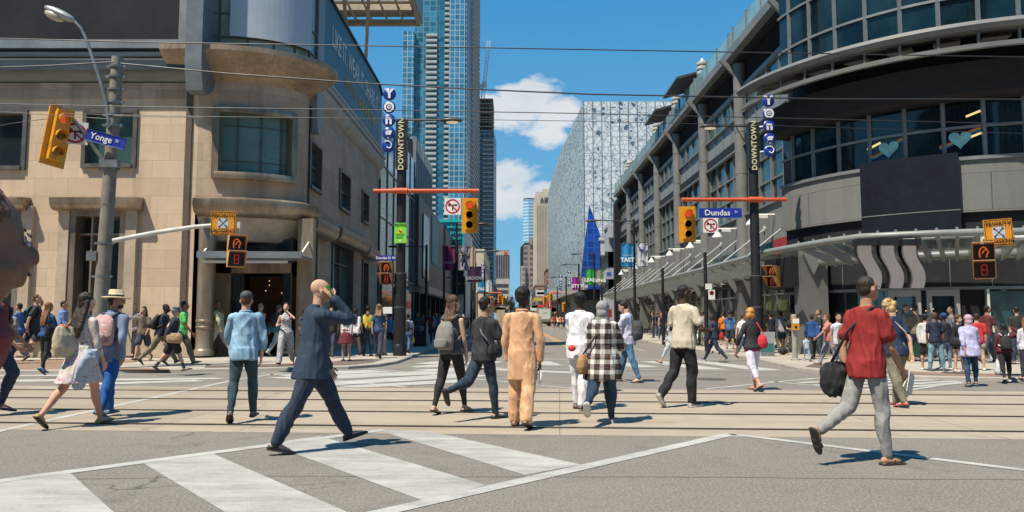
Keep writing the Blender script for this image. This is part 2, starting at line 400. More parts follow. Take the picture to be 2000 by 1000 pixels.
# manhole / access covers
MIRON = M('cast_iron', (.10,.085,.07), .6, .3, 30, bump=.5)
for px, py, z, lab in ((1390,741,0,'round iron manhole cover in the road ahead of the corner of the white striped crossing'),(1870,729,.09,'round rusty iron cover in the right hand pavement')):
    c = gr(px,py,z); mb = MB(); mb.lathe([(.001,.004),(.33,.004),(.33,.012),(.001,.013)], (c.x,c.y,z), 24)
    t = tag(mb.build('manhole_cover', MIRON, loc=(c.x,c.y,z)), lab, 'manhole cover')
# ---------------------------------------------------------------- pavements
def arc(cx, cy, rx, ry, a0, a1, n=12): return [(cx+rx*cos(R(a0+(a1-a0)*i/n)), cy+ry*sin(R(a0+(a1-a0)*i/n))) for i in range(n+1)]
KZ = .09
def pavement(name, edge, back, mat):
    """edge = kerb line points; a solid raised slab with a rounded kerb stone strip"""
    poly = edge+back
    mb = MB(); mb.prism(poly, -.05, KZ-.004); tag(mb.build(name, mat), kind='structure')
    ln = []
    for i, p in enumerate(edge):
        a = V(edge[max(i-1,0)]); b = V(edge[min(i+1,len(edge)-1)]); t = (b-a).normalized(); ln.append((p[0],p[1],t.y,-t.x))
    mb = MB(); mb.sstrip(ln, [(.03,-.04),(.02,KZ-.02),(0,KZ),(-.16,KZ),(-.18,-.04)]); tag(mb.build(name+'_kerb', MKERB), kind='structure')
LE = [(-80,19.9),(-30,19.7),(-13,19.45)]+[(gr(x,y).x, gr(x,y).y) for x,y in ((300,728),(420,726),(560,724),(680,721),(740,716.5),(776,710),(805,699),(823,692),(843,682))]
cpt = [(-3.7,45),(-3.7,400)]
pavement('left_pavement', LE+cpt, [(-40,400),(-80,60)], MSIDE)
RE = [(8.7,400),(8.6,60)]+[(gr(x,y).x, gr(x,y).y) for x,y in ((1300,677),(1400,691),(1470,703),(1520,715),(1560,724),(1620,731),(1680,735),(1760,741),(1900,744),(2000,745))]+[(30,15.6),(80,13)]
pavement('right_pavement', RE, [(80,60),(45,400)], MSIDE)
def band(pix, z, name, mat): flat(name, [[(gr(x,y,z).x, gr(x,y,z).y) for x,y in pix]], mat, z+.002)
band([(-20,721),(-20,704),(120,702),(240,701),(300,703),(210,712),(240,718),(330,720),(330,722)], KZ, 'brick_paving', MBRICK)
band([(480,717),(480,712),(560,710),(640,707),(700,701),(750,701),(728,708),(680,713),(600,715)], KZ, 'tactile_paving', MTACT)
band([(400,718),(400,714),(478,713),(478,717)], KZ, 'tactile_paving', MTACT)
band([(1572,716),(1590,710),(1620,710),(1690,714),(1694,722),(1675,724),(1630,721)], KZ, 'tactile_paving', MTACT)
band([(1702,728),(1702,722),(1850,728),(2010,731),(2010,736),(1850,734)], KZ, 'brick_paving', MBRICK)
# ---------------------------------------------------------------- stone corner building on the left
def stone(name, lo, hi, bw=1.15, bh=.62, mortar=.004, dirt=.5):
    m, nt, b = base_mat(name); tc = nt.new('ShaderNodeTexCoord').outputs['Object']
    s = nt.new('ShaderNodeSeparateXYZ'); nt.l.new(tc, s.inputs[0])
    c = nt.new('ShaderNodeCombineXYZ'); nt.l.new(nt.math('ADD', s.outputs[0], s.outputs[1]), c.inputs[0]); nt.l.new(s.outputs[2], c.inputs[1])
    br = nt.new('ShaderNodeTexBrick'); br.inputs['Scale'].default_value = 1; br.inputs['Brick Width'].default_value = bw; br.inputs['Row Height'].default_value = bh
    br.inputs['Mortar Size'].default_value = mortar; br.inputs['Mortar Smooth'].default_value = .2; br.inputs['Bias'].default_value = -.2
    mid = tuple((a+d)/2 for a,d in zip(lo,hi))
    br.inputs['Color1'].default_value = (*hi,1); br.inputs['Color2'].default_value = (*[a*.75+d*.25 for a,d in zip(lo,hi)],1); br.inputs['Mortar'].default_value = (*[x*.45 for x in lo],1)
    nt.l.new(c.outputs[0], br.inputs['Vector'])
    mp = nt.new('ShaderNodeMapping'); mp.inputs['Scale'].default_value = (1.1,1.1,.12); nt.l.new(tc, mp.inputs[0])
    n1 = nt.noise(mp.outputs[0], 1.1, 6, .6); n2 = nt.noise(tc, 2.4, 6, .6); n3 = nt.noise(tc, 26, 4, .7)
    k = nt.mix(nt.math('MULTIPLY', nt.ramp(n1, .52, .72), dirt), br.outputs[0], tuple(x*.5 for x in lo))
    k = nt.mix(nt.math('MULTIPLY', nt.ramp(n2, .4, .65), .35), k, lo)
    k = nt.mix(nt.math('MULTIPLY', nt.ramp(n3, .38, .6, (1,1,1), (0,0,0)), .3), k, tuple(x*.7 for x in lo))
    nt.l.new(k, b.inputs['Base Color']); b.inputs['Roughness'].default_value = .85
    bn = nt.new('ShaderNodeBump'); bn.inputs['Strength'].default_value = .35; bn.inputs['Distance'].default_value = .01
    nt.l.new(nt.math('MULTIPLY_ADD', br.outputs['Fac'], -1.5, n3), bn.inputs['Height']); nt.l.new(bn.outputs[0], b.inputs['Normal'])
    return m
MSTONE = stone('limestone', (.48,.35,.235), (.68,.52,.365))
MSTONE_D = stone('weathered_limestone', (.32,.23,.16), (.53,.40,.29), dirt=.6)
MSTONE_P = M('plain_stone', (.46,.36,.26), .8, .15, 2, bump=.15)
MMETAL = M('brushed_metal', (.33,.26,.185), .36, .4, .8, metal=.55, stretch=(1,1,.25))
MGREYM = M('grey_metal_cladding', (.20,.225,.24), .45, .18, .7, metal=.3)
MDARKM = M('dark_bronze_metal', (.055,.05,.045), .4, .25, 2, metal=.6)
MFRAME = M('window_frame_bronze', (.13,.115,.10), .45, .25, 3, metal=.4)
MBLACK = M('black_paint', (.014,.014,.016), .45, .25, 5)
MWPANE = glassy('green_grey_glass', (.06,.13,.125), .08, .1, .8, var=.35)
MDPANE = glassy('dark_shop_glass', (.012,.018,.02), .05, .06, .6, var=.6)
MBANNER = M('black_billboard_vinyl', (.012,.012,.014), .5, .3, .5, bump=.5, bscale=1.5, spec=.25)
MWHITE = M('white_paint', (.72,.71,.68), .55, .08, 3)
MNAVY = M('navy_billboard', (.02,.12,.18), .5, .2, .3)
MLETTER = M('pale_lettering', (.75,.78,.78), .6, .1, 2)
MGOLD = M('yellow_lettering', (.5,.36,.05), .6, .1, 2)
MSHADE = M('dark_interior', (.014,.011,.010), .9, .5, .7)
MWARM = M('shop_timber', (.10,.045,.025), .7, .4, 1.5)
LB = thing('corner_building', 'beige limestone corner store with a rounded bay and dark billboards along its roof', 'building', (-10.7,25.7,0))
YF = 25.7; XS = -7.6; ECX, ECY, ERX, ERY = -10.9, 27.6, 3.3, 1.9
def LX(px): return at(px, 500, YF).x
def LZ(py): return at(600, py, YF).z
def ell_line(a0=-90, a1=0, n=20, off=0):
    out = []
    for i in range(n+1):
        a = R(a0+(a1-a0)*i/n); nx, ny = cos(a)/ERX, sin(a)/ERY; l = sqrt(nx*nx+ny*ny); nx/=l; ny/=l
        out.append((ECX+ERX*cos(a)+nx*off, ECY+ERY*sin(a)+ny*off, nx, ny))
    return out
front = [(-32,YF,0,-1),(ECX,YF,0,-1)]
side = [(XS,ECY,1,0),(XS,42.2,1,0)]
full = front[:1]+ell_line()+side[1:]
# walls with real openings: build as columns of quads around rectangular holes
def wall_grid(mb, P, u0, u1, z0, z1, holes):
    """P(u) -> (x,y); holes (ua,ub,za,zb)"""
    us = sorted({u0,u1}|{h[0] for h in holes}|{h[1] for h in holes}); zs = sorted({z0,z1}|{h[2] for h in holes}|{h[3] for h in holes})
    for i in range(len(us)-1):
        for j in range(len(zs)-1):
            um, zm = (us[i]+us[i+1])/2, (zs[j]+zs[j+1])/2
            if any(h[0]<um<h[1] and h[2]<zm<h[3] for h in holes): continue
            a, b = P(us[i]), P(us[i+1]); mb.add([(*a,zs[j]),(*b,zs[j]),(*b,zs[j+1]),(*a,zs[j+1])], [(0,1,2,3)])
ZT = 9.75
fw = [(-20.6,LX(40),LZ(330),LZ(217)), (LX(152),LX(258),LZ(326),LZ(216)), (LX(140),LX(244),.5,LZ(420)), (-20.6,LX(40),.5,LZ(420)), (-26,-23.4,LZ(326),LZ(216))]
mb = MB(); wall_grid(mb, lambda u: (u,YF), -32, ECX, .1, ZT, fw); mb.build('front_wall', MSTONE, LB)
def SY(px): return XS*F/(px-1003)          # depth on the side wall
def sz(px, py): return at(px, py, SY(px)).z
sw = [(SY(597),SY(621),sz(610,372),sz(608,280)), (SY(658),SY(679),sz(668,412),sz(668,338)), (SY(703),SY(716),sz(710,436),sz(710,376)),
      (SY(594),SY(615),.6,sz(600,455)), (SY(646),SY(687),.6,sz(665,478)), (SY(706),SY(717),.3,4.3)]
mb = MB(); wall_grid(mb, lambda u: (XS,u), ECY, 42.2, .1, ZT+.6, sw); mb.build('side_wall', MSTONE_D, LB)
# rounded corner: wall above the entrance, bay window hole
n = 24; el_ = ell_line(n=n)
bw0, bw1 = 3, 17
BZ0, BZ1 = LZ(338), LZ(218)
mb = MB()
for i in range(n):
    a, b_ = el_[i], el_[i+1]
    segs = [(4.95,BZ0),(BZ1,ZT+.6)] if bw0 <= i < bw1 else [(4.95,ZT+.6)]
    if i >= 22: segs = [(.1,ZT+.6)]
    for z0, z1 in segs: mb.add([(a[0],a[1],z0),(b_[0],b_[1],z0),(b_[0],b_[1],z1),(a[0],a[1],z1)], [(0,1,2,3)])
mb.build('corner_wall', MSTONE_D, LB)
# back mass, interior boxes and roof so that nothing is hollow
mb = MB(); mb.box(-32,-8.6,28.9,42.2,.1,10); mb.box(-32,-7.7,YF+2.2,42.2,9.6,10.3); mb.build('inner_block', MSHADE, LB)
def window(parent, x0, x1, z0, z1, pane, fr=.14, deep=.25, mull=(), bars=(), frame=MFRAME, P=None, proud=.08, name='window'):
    """rectangular window in a front (P None) or side wall; frame + pane children"""
    mb = MB()
    if P is None: bx = lambda a,b,c,d,e,f: mb.box(a,b,YF-d,YF-c,e,f)      # c..d = out
    else: bx = lambda a,b,c,d,e,f: mb.box(P+c,P+d,a,b,e,f)
    bx(x0-fr,x0,-deep,proud,z0-fr,z1+fr); bx(x1,x1+fr,-deep,proud,z0-fr,z1+fr)
    bx(x0,x1,-deep,proud,z1,z1+fr); bx(x0,x1,-deep,proud+.05,z0-fr,z0)
    for m_ in mull: x = x0+(x1-x0)*m_; bx(x-.03,x+.03,-deep+.03,-.08,z0,z1)
    for m_ in bars: z = z0+(z1-z0)*m_; bx(x0,x1,-deep+.035,-.085,z-.025,z+.025)
    fo = mb.build(name, frame, parent)
    mb = MB()
    if P is None: mb.box(x0,x1,YF+deep-.03,YF+deep,z0,z1)
    else: mb.box(P-deep,P-deep+.03,x0,x1,z0,z1)
    p = mb.build('pane', pane, fo); p.location = (0,0,0); 
    return fo
w1 = window(LB, fw[1][0]+.12, fw[1][1]-.12, fw[1][2]+.1, fw[1][3]-.1, MWPANE, mull=(.48,), frame=MFRAME)
window(LB, fw[0][0]+.12, fw[0][1]-.12, fw[0][2]+.1, fw[0][3]-.1, MDPANE, mull=(.5,))
window(LB, fw[4][0]+.12, fw[4][1]-.12, fw[4][2]+.1, fw[4][3]-.1, MDPANE, mull=(.5,))
for h, mu in ((fw[2],(.3,)),(fw[3],(.5,))): window(LB, h[0]+.16, h[1]-.16, h[2]+.1, h[3]-.05, MDPANE, fr=.2, deep=.5, mull=mu, bars=(.86,), frame=MMETAL, proud=.12)
for h in sw[:3]: window(LB, h[0]+.1, h[1]-.1, h[2]+.08, h[3]-.08, MWPANE, fr=.12, P=XS, mull=(), bars=(.5,))
for h, mu in ((sw[3],()),(sw[4],(.5,)),(sw[5],())): window(LB, h[0]+.1, h[1]-.1, h[2]+.08, h[3]-.08, MWPANE, fr=.14, P=XS, mull=mu, bars=(.8,))
# stone surround of the tall window and base course
mb = MB()
for h in (fw[2], fw[3]):
    mb.box(h[0]-.42,h[0]-.06,YF-.16,YF+.02,.16,h[3]+.3); mb.box(h[1]+.06,h[1]+.42,YF-.16,YF+.02,.16,h[3]+.3)
mb.box(-32,ECX,YF-.07,YF+.02,.1,.75); mb.build('stone_surround', MSTONE_P, LB)
# curved hoods over the tall windows
def hood(x0, x1, z0, P=None, h=.42, out=.5, nm='window_hood', mt=MMETAL):
    prof = [(0,z0),(out*.65,z0+.02),(out*.92,z0+h*.35),(out,z0+h*.8),(out,z0+h),(0,z0+h+.05)]
    mb = MB()
    if P is None: mb.sstrip([(x0,YF-.01,0,-1),(x1,YF-.01,0,-1)], prof)
    else: mb.sstrip([(P+.01,x0,1,0),(P+.01,x1,1,0)], prof)
    mb.build(nm, mt, LB, auto=40)
hood(LX(108), LX(277), LZ(413)); hood(-20.8, LX(55), LZ(413))
hood(SY(590), SY(634), sz(592,458)+.05, XS, .55, .55); hood(SY(641), SY(700), sz(655,478)+.05, XS, .55, .55); hood(SY(703), SY(724), 4.45, XS, .5, .5)
# vertical expansion channel / downpipe on the front
mb = MB(); mb.box(LX(355),LX(367),YF-.06,YF+.01,.3,9.3); mb.build('downpipe', M('dark_channel', (.10,.075,.055), .7,.2,3), LB)
mb = MB(); mb.box(XS-.01,XS+.05,ECY+.05,ECY+.2,.3,9.3); mb.build('downpipe', MDARKM, LB)
# top gutter and ledge of the front
mb = MB(); mb.sstrip([(-32,YF-.005,0,-1),(-11.05,YF-.005,0,-1)], [(0,9.55),(.12,9.6),(.22,9.72),(.5,9.86),(.52,10.2),(.44,10.28),(.50,10.34),(.50,10.48),(0,10.5)]); mb.build('gutter', M('blue_grey_gutter', (.10,.12,.13), .35,.25,1, metal=.5, stretch=(.2,1,1)), LB, auto=35)
mb = MB(); mb.sstrip([(-32,YF-.004,0,-1),(-11.25,YF-.004,0,-1)], [(0,9.0),(.035,9.0),(.035,9.54),(0,9.54)]); mb.build('stained_course', MSTONE_D, LB)
# bay window (curved)
fr_l = el_[bw0:bw1+1]
mb = MB()
for z0, z1, o in ((BZ1-.02,BZ1+.2,.16),(BZ0-.2,BZ0+.04,.22)):
    mb.sstrip(fr_l, [(-.25,z0),(o,z0),(o+.03,(z0+z1)/2),(o,z1),(-.25,z1)])
for q in (el_[bw0], el_[bw1]):
    tx, ty = -q[3], q[2]; mb.prism([(q[0]-tx*.11+q[2]*.17,q[1]-ty*.11+q[3]*.17),(q[0]+tx*.11+q[2]*.17,q[1]+ty*.11+q[3]*.17),(q[0]+tx*.11-q[2]*.25,q[1]+ty*.11-q[3]*.25),(q[0]-tx*.11-q[2]*.25,q[1]-ty*.11-q[3]*.25)], BZ0-.19, BZ1+.19)
bay = mb.build('bay_window', MMETAL, LB, auto=35)
mb = MB(); mb.strip(fr_l, [(-.2,BZ0),(-.2,BZ1)]); mb.build('pane', glassy('frosted_green_glass', (.105,.19,.17), .3, .05, 1, var=.2, spec=.4), bay)
mb = MB()
for k in (3,7,11):
    q = el_[bw0+k]; mb.prism([(q[0]-.02,q[1]+.2-.04),(q[0]+.02,q[1]+.2-.04),(q[0]+.02,q[1]+.22),(q[0]-.02,q[1]+.22)], BZ0, BZ1)
for t_ in (.22,.8): z=BZ0+(BZ1-BZ0)*t_; mb.sstrip(fr_l, [(-.19,z-.015),(-.17,z-.015),(-.17,z+.015),(-.19,z+.015)])
mb.build('glazing_bar', MFRAME, bay)
# decal: scattered circle of motifs and a small cursor shape on the bay window
mb = MB(); c0 = el_[bw0+8]; rnd = random.Random(4)
for k in range(34):
    rr = .15+.42*rnd.random(); a = rnd.random()*6.28; i = bw0+8; 
    x = c0[0]+rr*cos(a)*.95; zc = (BZ0+BZ1)/2+.05+rr*sin(a)*1.0
    y = min((abs(q[0]-x),q[1]) for q in el_)[1]+.11; s_ = .012+.022*rnd.random()
    mb = MB(); mb.ell((x,y,zc),(s_,.004,s_*(1 if k%3 else 2)),6,4); mb.build('window_decal', M('decal_red_grey', (.20,.14,.13), .6,.4,9), bay)
# entrance: piers, curved cornice, sloped soffit, canopy, doors
mb = MB(); mb.lathe([(.34,.15),(.34,.32),(.31,.36),(.29,.4),(.29,1.05),(.31,1.07),(.31,1.12),(.29,1.14),(.29,1.26),(.31,1.28),(.31,1.34),(.29,1.36),(.29,5.0)], (LX(402),YF+.12,0), 20); mb.build('entrance_column', MMETAL, LB, auto=40)
ce = ell_line(a0=-90, a1=-8, n=20); cc = [(LX(388),YF-.05,0,-1)]+ce[1:]
mb = MB(); mb.sstrip(cc, [(-.2,4.75),(.18,4.85),(.5,4.98),(.62,5.2),(.6,5.42),(.35,5.52),(-.2,5.55)]); mb.build('entrance_cornice', MMETAL, LB, auto=40)
mb = MB(); mb.strip(cc, [(.2,4.85),(-.35,4.1),(-.5,4.06)]); mb.build('entrance_soffit', MSTONE_P, LB)
DY = YF+1.05
mb = MB(); mb.box(LX(405)-.1,LX(430),DY,DY+.4,.1,4.2); mb.box(LX(552),XS-.25,DY,DY+.4,.1,4.2); mb.box(LX(405)-.1,XS-.25,DY,DY+.4,3.0,3.35); mb.box(LX(588),XS-.02,YF+.9,YF+1.9,.1,4.9); mb.box(LX(575),LX(600),YF+.7,DY,.1,4.9)
mb.build('entrance_wall', MMETAL, LB)
mb = MB(); mb.box(LX(405),XS-.3,DY+.15,DY+.2,3.35,4.2); mb.build('transom_pane', MDPANE, LB)
mb = MB(); mb.box(LX(430),LX(552),DY+1.9,DY+2.0,.1,3.0); mb.build('shop_interior', MWARM, LB)
mb = MB(); mb.box(LX(430),LX(455),DY+.05,DY+.12,.16,3.0); d1 = mb.build('door', MDPANE, LB)
mb = MB(); mb.box(LX(430),LX(433),DY,DY+.14,.16,3.0); mb.box(LX(452),LX(456),DY,DY+.14,.16,3.0); mb.box(LX(433),LX(452),DY,DY+.14,2.85,3.0); mb.box(LX(433),LX(452),DY,DY+.14,.16,.4); mb.build('door_frame', MDARKM, d1)
mb = MB(); mb.tube([(LX(449),DY-.02,1.0),(LX(449),DY-.06,1.1),(LX(449),DY-.06,1.5),(LX(449),DY-.02,1.6)], .02, 8); mb.build('handle', MWHITE, d1)
mb = MB(); mb.box(LX(536),LX(552),DY+.05,DY+.12,.16,3.0); mb.box(LX(536),LX(540),DY,DY+.14,.16,3.0); mb.build('door', MDPANE, LB)
mb = MB()
for k in range(7): mb = MB(); mb.ell((LX(462+random.Random(k).random()*70),DY+1.6,2.3+.55*random.Random(k+50).random()),(.022,.022,.022),6,4); mb.build('ceiling_lamp', M('warm_bulb', (.9,.6,.3), .5, 0, emit=(1,.55,.25,.8)), LB)
cn_ = [(LX(404),YF-.55,0,-1),(LX(592),YF-.35,0,-1)]
mb = MB(); mb.prism([(LX(404),YF-.75),(LX(598),YF-.55),(LX(598),DY),(LX(404),DY)], 3.42, 3.5); mb.prism([(LX(403),YF-.80),(LX(599),YF-.60),(LX(599),YF-.52),(LX(403),YF-.72)], 3.40, 3.62); mb.build('door_canopy', MGREYM, LB)
mb = MB(); mb.prism([(LX(412),YF-.66),(LX(570),YF-.5),(LX(570),YF-.42),(LX(412),YF-.58)], 3.24, 3.32); mb.bar((LX(404)+.1,YF-.7,3.5),(LX(404)-.1,DY,4.3),.05); mb.bar((LX(596),YF-.55,3.5),(LX(590),DY,4.2),.05); mb.build('canopy_bracket', MWHITE, LB)
# upper drum: flared stone plate, glass drum, fins, white panels
ue = ell_line(a0=-105, a1=10, n=24)
mb = MB(); mb.sstrip([(x,y,nx,ny) for x,y,nx,ny in ue], [(0,9.6),(.35,9.9),(.85,10.25),(1.0,10.42),(1.0,10.6),(.5,10.68),(-.5,10.7),(-.5,9.6)]); mb.build('flared_soffit', M('soffit_metal', (.36,.27,.18), .5,.3,1.2,metal=.45), LB, auto=35)
mb = MB(); mb.strip(ell_line(a0=-95, a1=5, n=24, off=.15), [(0,10.68),(0,16.5)]); mb.build('drum_glass', glassy('pale_green_glass', (.19,.25,.19), .15, .1, .5, var=.3), LB)
dl = ell_line(a0=-95, a1=5, n=24, off=.18)
mb = MB()
for i in range(0,25,4): q = dl[i]; mb.prism([(q[0]-.03,q[1]-.03),(q[0]+.03,q[1]-.03),(q[0]+.03,q[1]+.03),(q[0]-.03,q[1]+.03)], 10.68, 16.5)
for z in (11.15,12.0,13.4,14.8): mb.sstrip(dl, [(-.03,z-.025),(.02,z-.025),(.02,z+.025),(-.03,z+.025)])
mb.build('glazing_bar', MFRAME, LB)
mb = MB(); mb.strip(ell_line(a0=-72, a1=-14, n=16, off=.32), [(0,11.15),(0,16.5)]); mb.build('blank_panel', M('blank_sign_panel', (.40,.46,.52), .5,.08,.5), LB)
def fin(x0, x1, y0, y1, z0, z1, nm='cladding_fin'):
    mb = MB(); prof = [(y0,z1),(y1,z1),(y1,z0+.6),(y1-.05,z0+.2),(y1-.2,z0),((y0+y1)/2,z0-.25),(y0+.2,z0-.2),(y0+.06,z0+.3),(y0,z0+.8)]
    vs = [(x0,a,b) for a,b in prof]+[(x1,a,b) for a,b in prof]; k = len(prof)
    mb.add(vs, [tuple(range(k)), tuple(range(2*k-1,k-1,-1))]+[(i,(i+1)%k,k+(i+1)%k,k+i) for i in range(k)]); mb.build(nm, MGREYM, LB, auto=40)
fin(LX(376), LX(408), YF-1.15, YF+.05, 9.2, 16.5)
fin(XS-.3, XS+.25, ECY+.2, ECY+1.1, 8.6, 16.5)
# stone/metal cornice on the side
mb = MB(); mb.sstrip([(XS+.01,ECY+.6,1,0),(XS+.01,42.4,1,0)], [(0,9.75),(.16,9.85),(.30,10.05),(.32,10.22),(.12,10.26),(.12,10.32),(.34,10.36),(.36,10.52),(.12,10.56),(.12,10.64),(.30,10.68),(.30,10.8),(0,10.8)]); mb.build('side_cornice', M('pale_cornice', (.38,.37,.34), .6,.2,1.5), LB, auto=30)
# billboards are things of their own fixed to the building
bb = thing('billboard', 'large blank black billboard on the roof edge at the far left', 'billboard', (-20,YF,10.9))
mb = MB(); mb.box(-32,LX(343),YF-.42,YF-.3,10.95,17); mb.build('face', MBANNER, bb)
mb = MB(); mb.box(-32,LX(345)+.05,YF-.5,YF,10.62,10.92); mb.box(LX(346),LX(372),YF-.52,YF+.1,10.62,17); mb.build('frame', MGREYM, bb)
sb = thing('billboard', 'long dark blue billboard reading LIKE IT WEAR IT SHARE IT above the side street cornice', 'billboard', (XS,35,10.9))
mb = MB(); mb.add([(XS+.12,ECY+1.3,10.85),(XS+.12,42.1,10.85),(XS+.12,42.1,14.0),(XS+.12,41.2,14.35),(XS+.12,ECY+1.3,14.35),
    (XS-.2,ECY+1.3,10.85),(XS-.2,42.1,10.85),(XS-.2,42.1,14.0),(XS-.2,41.2,14.35),(XS-.2,ECY+1.3,14.35)], [(0,1,2,3,4),(5,9,8,7,6),(0,5,6,1),(1,6,7,2),(2,7,8,3),(3,8,9,4),(4,9,5,0)]); mb.build('face', MNAVY, sb)
mb = MB(); mb.bar((XS+.06,ECY+1.3,14.40),(XS+.06,41.2,14.40),.3,.1); mb.bar((XS+.06,41.2,14.4),(XS+.06,42.15,14.05),.3,.1); mb.bar((XS+.06,42.15,14.05),(XS+.06,42.15,10.8),.3,.08); mb.bar((XS+.06,ECY+1.3,10.83),(XS+.06,42.15,10.83),.3,.06); mb.build('frame', MDARKM, sb)
def sidetext(body, y0, y1, z, size, mat, par, sx=None):
    Mx = Matrix.Translation((XS+.14,(y0+y1)/2,z)) @ Matrix.Rotation(pi/2,4,'Z') @ Matrix.Rotation(pi/2,4,'X')
    return text('lettering', body, Mx, size, mat, par, ext=.004, sx=sx or 1)
sidetext('LIKE IT. WEAR IT. SHARE IT.', 30.1, 41.3, 13.0, 1.25, MLETTER, sb, sx=.70)
sidetext('#PZONE', 32.6, 35.6, 11.95, .62, MGOLD, sb, sx=.95)
for i in range(6):
    mb = MB(); y = 36.1+i*.72; 
    for q in range(8): a = q*pi/4; mb.box(XS+.12,XS+.145, y+.17*cos(a)-.06, y+.17*cos(a)+.06, 11.93+.2*sin(a)-.07, 11.93+.2*sin(a)+.07)
    if i%2: mb.box(XS+.13,XS+.155,y-.05,y+.05,11.85,12.0)
    mb.build('icon', MGOLD, sb)
# narrow red vertical banner beside the black billboard
vb = thing('hanging_banner', 'narrow red, yellow and white vertical banner between the black billboard and the glass drum', 'banner', (LX(372),YF-.2,10.5))
mb = MB(); mb.box(LX(371.5),LX(384),YF-.2,YF-.15,10.6,17); mb.build('cloth', M('red_banner', (.42,.03,.03), .6,.1,2), vb)
mb = MB(); mb.box(LX(372),LX(383),YF-.215,YF-.2,11.0,11.9); mb.build('white_band', MWHITE, vb)
mb = MB(); mb.box(LX(372),LX(383),YF-.215,YF-.2,12.2,12.7); mb.build('yellow_band', MGOLD, vb)
text('lettering', 'P', facing((LX(378),YF-.22,11.5)), .3, M('red_letter', (.5,.04,.04), .6,0), vb)
# roof-mounted screen gantry seen from below
gt = thing('screen_gantry', 'beige steel gantry with a lattice underside jutting over the roof at the top', 'gantry', (-9,36,14.4))
MBEI = M('beige_steel', (.46,.40,.30), .6,.15,2)
gx0, gx1, gy0, gy1, gz = -10.6, -4.95, 33.5, 38.6, 16.85
mb = MB(); 
for y in (gy0,gy1,(gy0+gy1)/2+.6): mb.bar((gx0,y,gz),(gx1,y,gz),.22,.3)
for i in range(8): x = gx0+(gx1-gx0)*i/7; mb.bar((x,gy0,gz+.02),(x,gy1,gz+.02),.09)
mb.bar((gx1,gy0,gz),(gx1,gy1,gz),.22,.3)
for i in range(7):
    x = gx0+(gx1-gx0)*i/7; x2 = gx0+(gx1-gx0)*(i+1)/7; mb.bar((x,gy0,gz+.3),(x2,(gy0+gy1)/2,gz+.3),.1)
    mb.bar((x,gy0,gz+.1),(x2,gy0,gz+1.6),.07); mb.bar((x2,gy1,gz+.1),(x,gy1,gz+1.6),.07)
mb.build('lattice', MBEI, gt)
mb = MB(); mb.box(gx0,gx1,gy0+3.1,gy1,gz+.32,gz+.36); mb.build('deck', M('gantry_deck', (.36,.32,.26), .7,.2,2), gt)
mb = MB(); mb.box(gx0,gx1,gy0-.2,gy0-.1,gz+.2,gz+7); mb.box(gx1+.1,gx1+.2,gy0-.2,gy1,gz-.05,gz+7); mb.build('screen_back', M('screen_back', (.30,.31,.33), .6,.15,1), gt)
mb = MB()
for a, b_ in (((-8.0,34.5,gz),(-8.6,39.5,12.4)),((-6.9,35,gz),(-8.2,40.5,12.2)),((-9.5,36,gz),(-7.9,40,12)),((-8.3,38,14.2),(-7.9,38,10.8)),((-9.8,38,gz),(-8.3,38,13)),((-8.9,38,13.6),(-7.9,38,13.6)),((-8.5,39,13),(-7.8,40.5,10.9))): mb.bar(a, b_, .16)
mb.build('strut', MBEI, gt)
# ---------------------------------------------------------------- glass and panel mall on the right with a drum corner
XR = 12.0
def YR(px): return XR*F/(px-1003)
MPANEL = stone('grey_panel', (.14,.143,.135), (.20,.20,.188), bw=1.9, bh=1.25, mortar=.012, dirt=.35)
MPAN2 = M('light_grey_cladding', (.21,.22,.215), .5, .12, .6)
MCOLM = M('column_cladding', (.175,.176,.168), .5, .15, .7)
MTEAL = glassy('teal_glass', (.016,.055,.060), .06, .6, .9, var=.9, spec=.6)
MDRUMG = glassy('dark_drum_glass', (.006,.018,.024), .05, .25, .6, var=.9, vscale=.5, spec=.45)
MTEALB = glassy('blue_teal_glass', (.02,.10,.125), .06, .25, .7, var=.5, spec=.6)
MMULL = M('aluminium_mullion', (.21,.22,.215), .45, .1, 2, metal=.3)
MLOUV = M('louvre_metal', (.05,.048,.045), .6, .2, 3)
MCANO = M('painted_steel_pale', (.21,.225,.21), .4, .12, 1.5)
MDPANEL = M('charcoal_panel', (.020,.022,.024), .65, .25, .8, spec=.2)
MRING = M('grey_soffit_panel', (.14,.142,.135), .5,.12,.8)
def cglass():
    m, nt, b = base_mat('canopy_glass'); b.inputs['Base Color'].default_value = (.42,.50,.46,1); b.inputs['Roughness'].default_value = .25
    b.inputs['Alpha'].default_value = .30; return m
MCGL = cglass()
RB = thing('shopping_mall', 'grey panelled mall with teal glass bays and a round drum at the corner', 'building', (XR,31.6,0))
CY = [31.4+7.62*i for i in range(8)]     # column positions
YE = CY[-1]
ML = MB(); ML.box(XR+.45,60,CY[0],YE,KZ,15); ML.build('inner_block', MSHADE, RB)
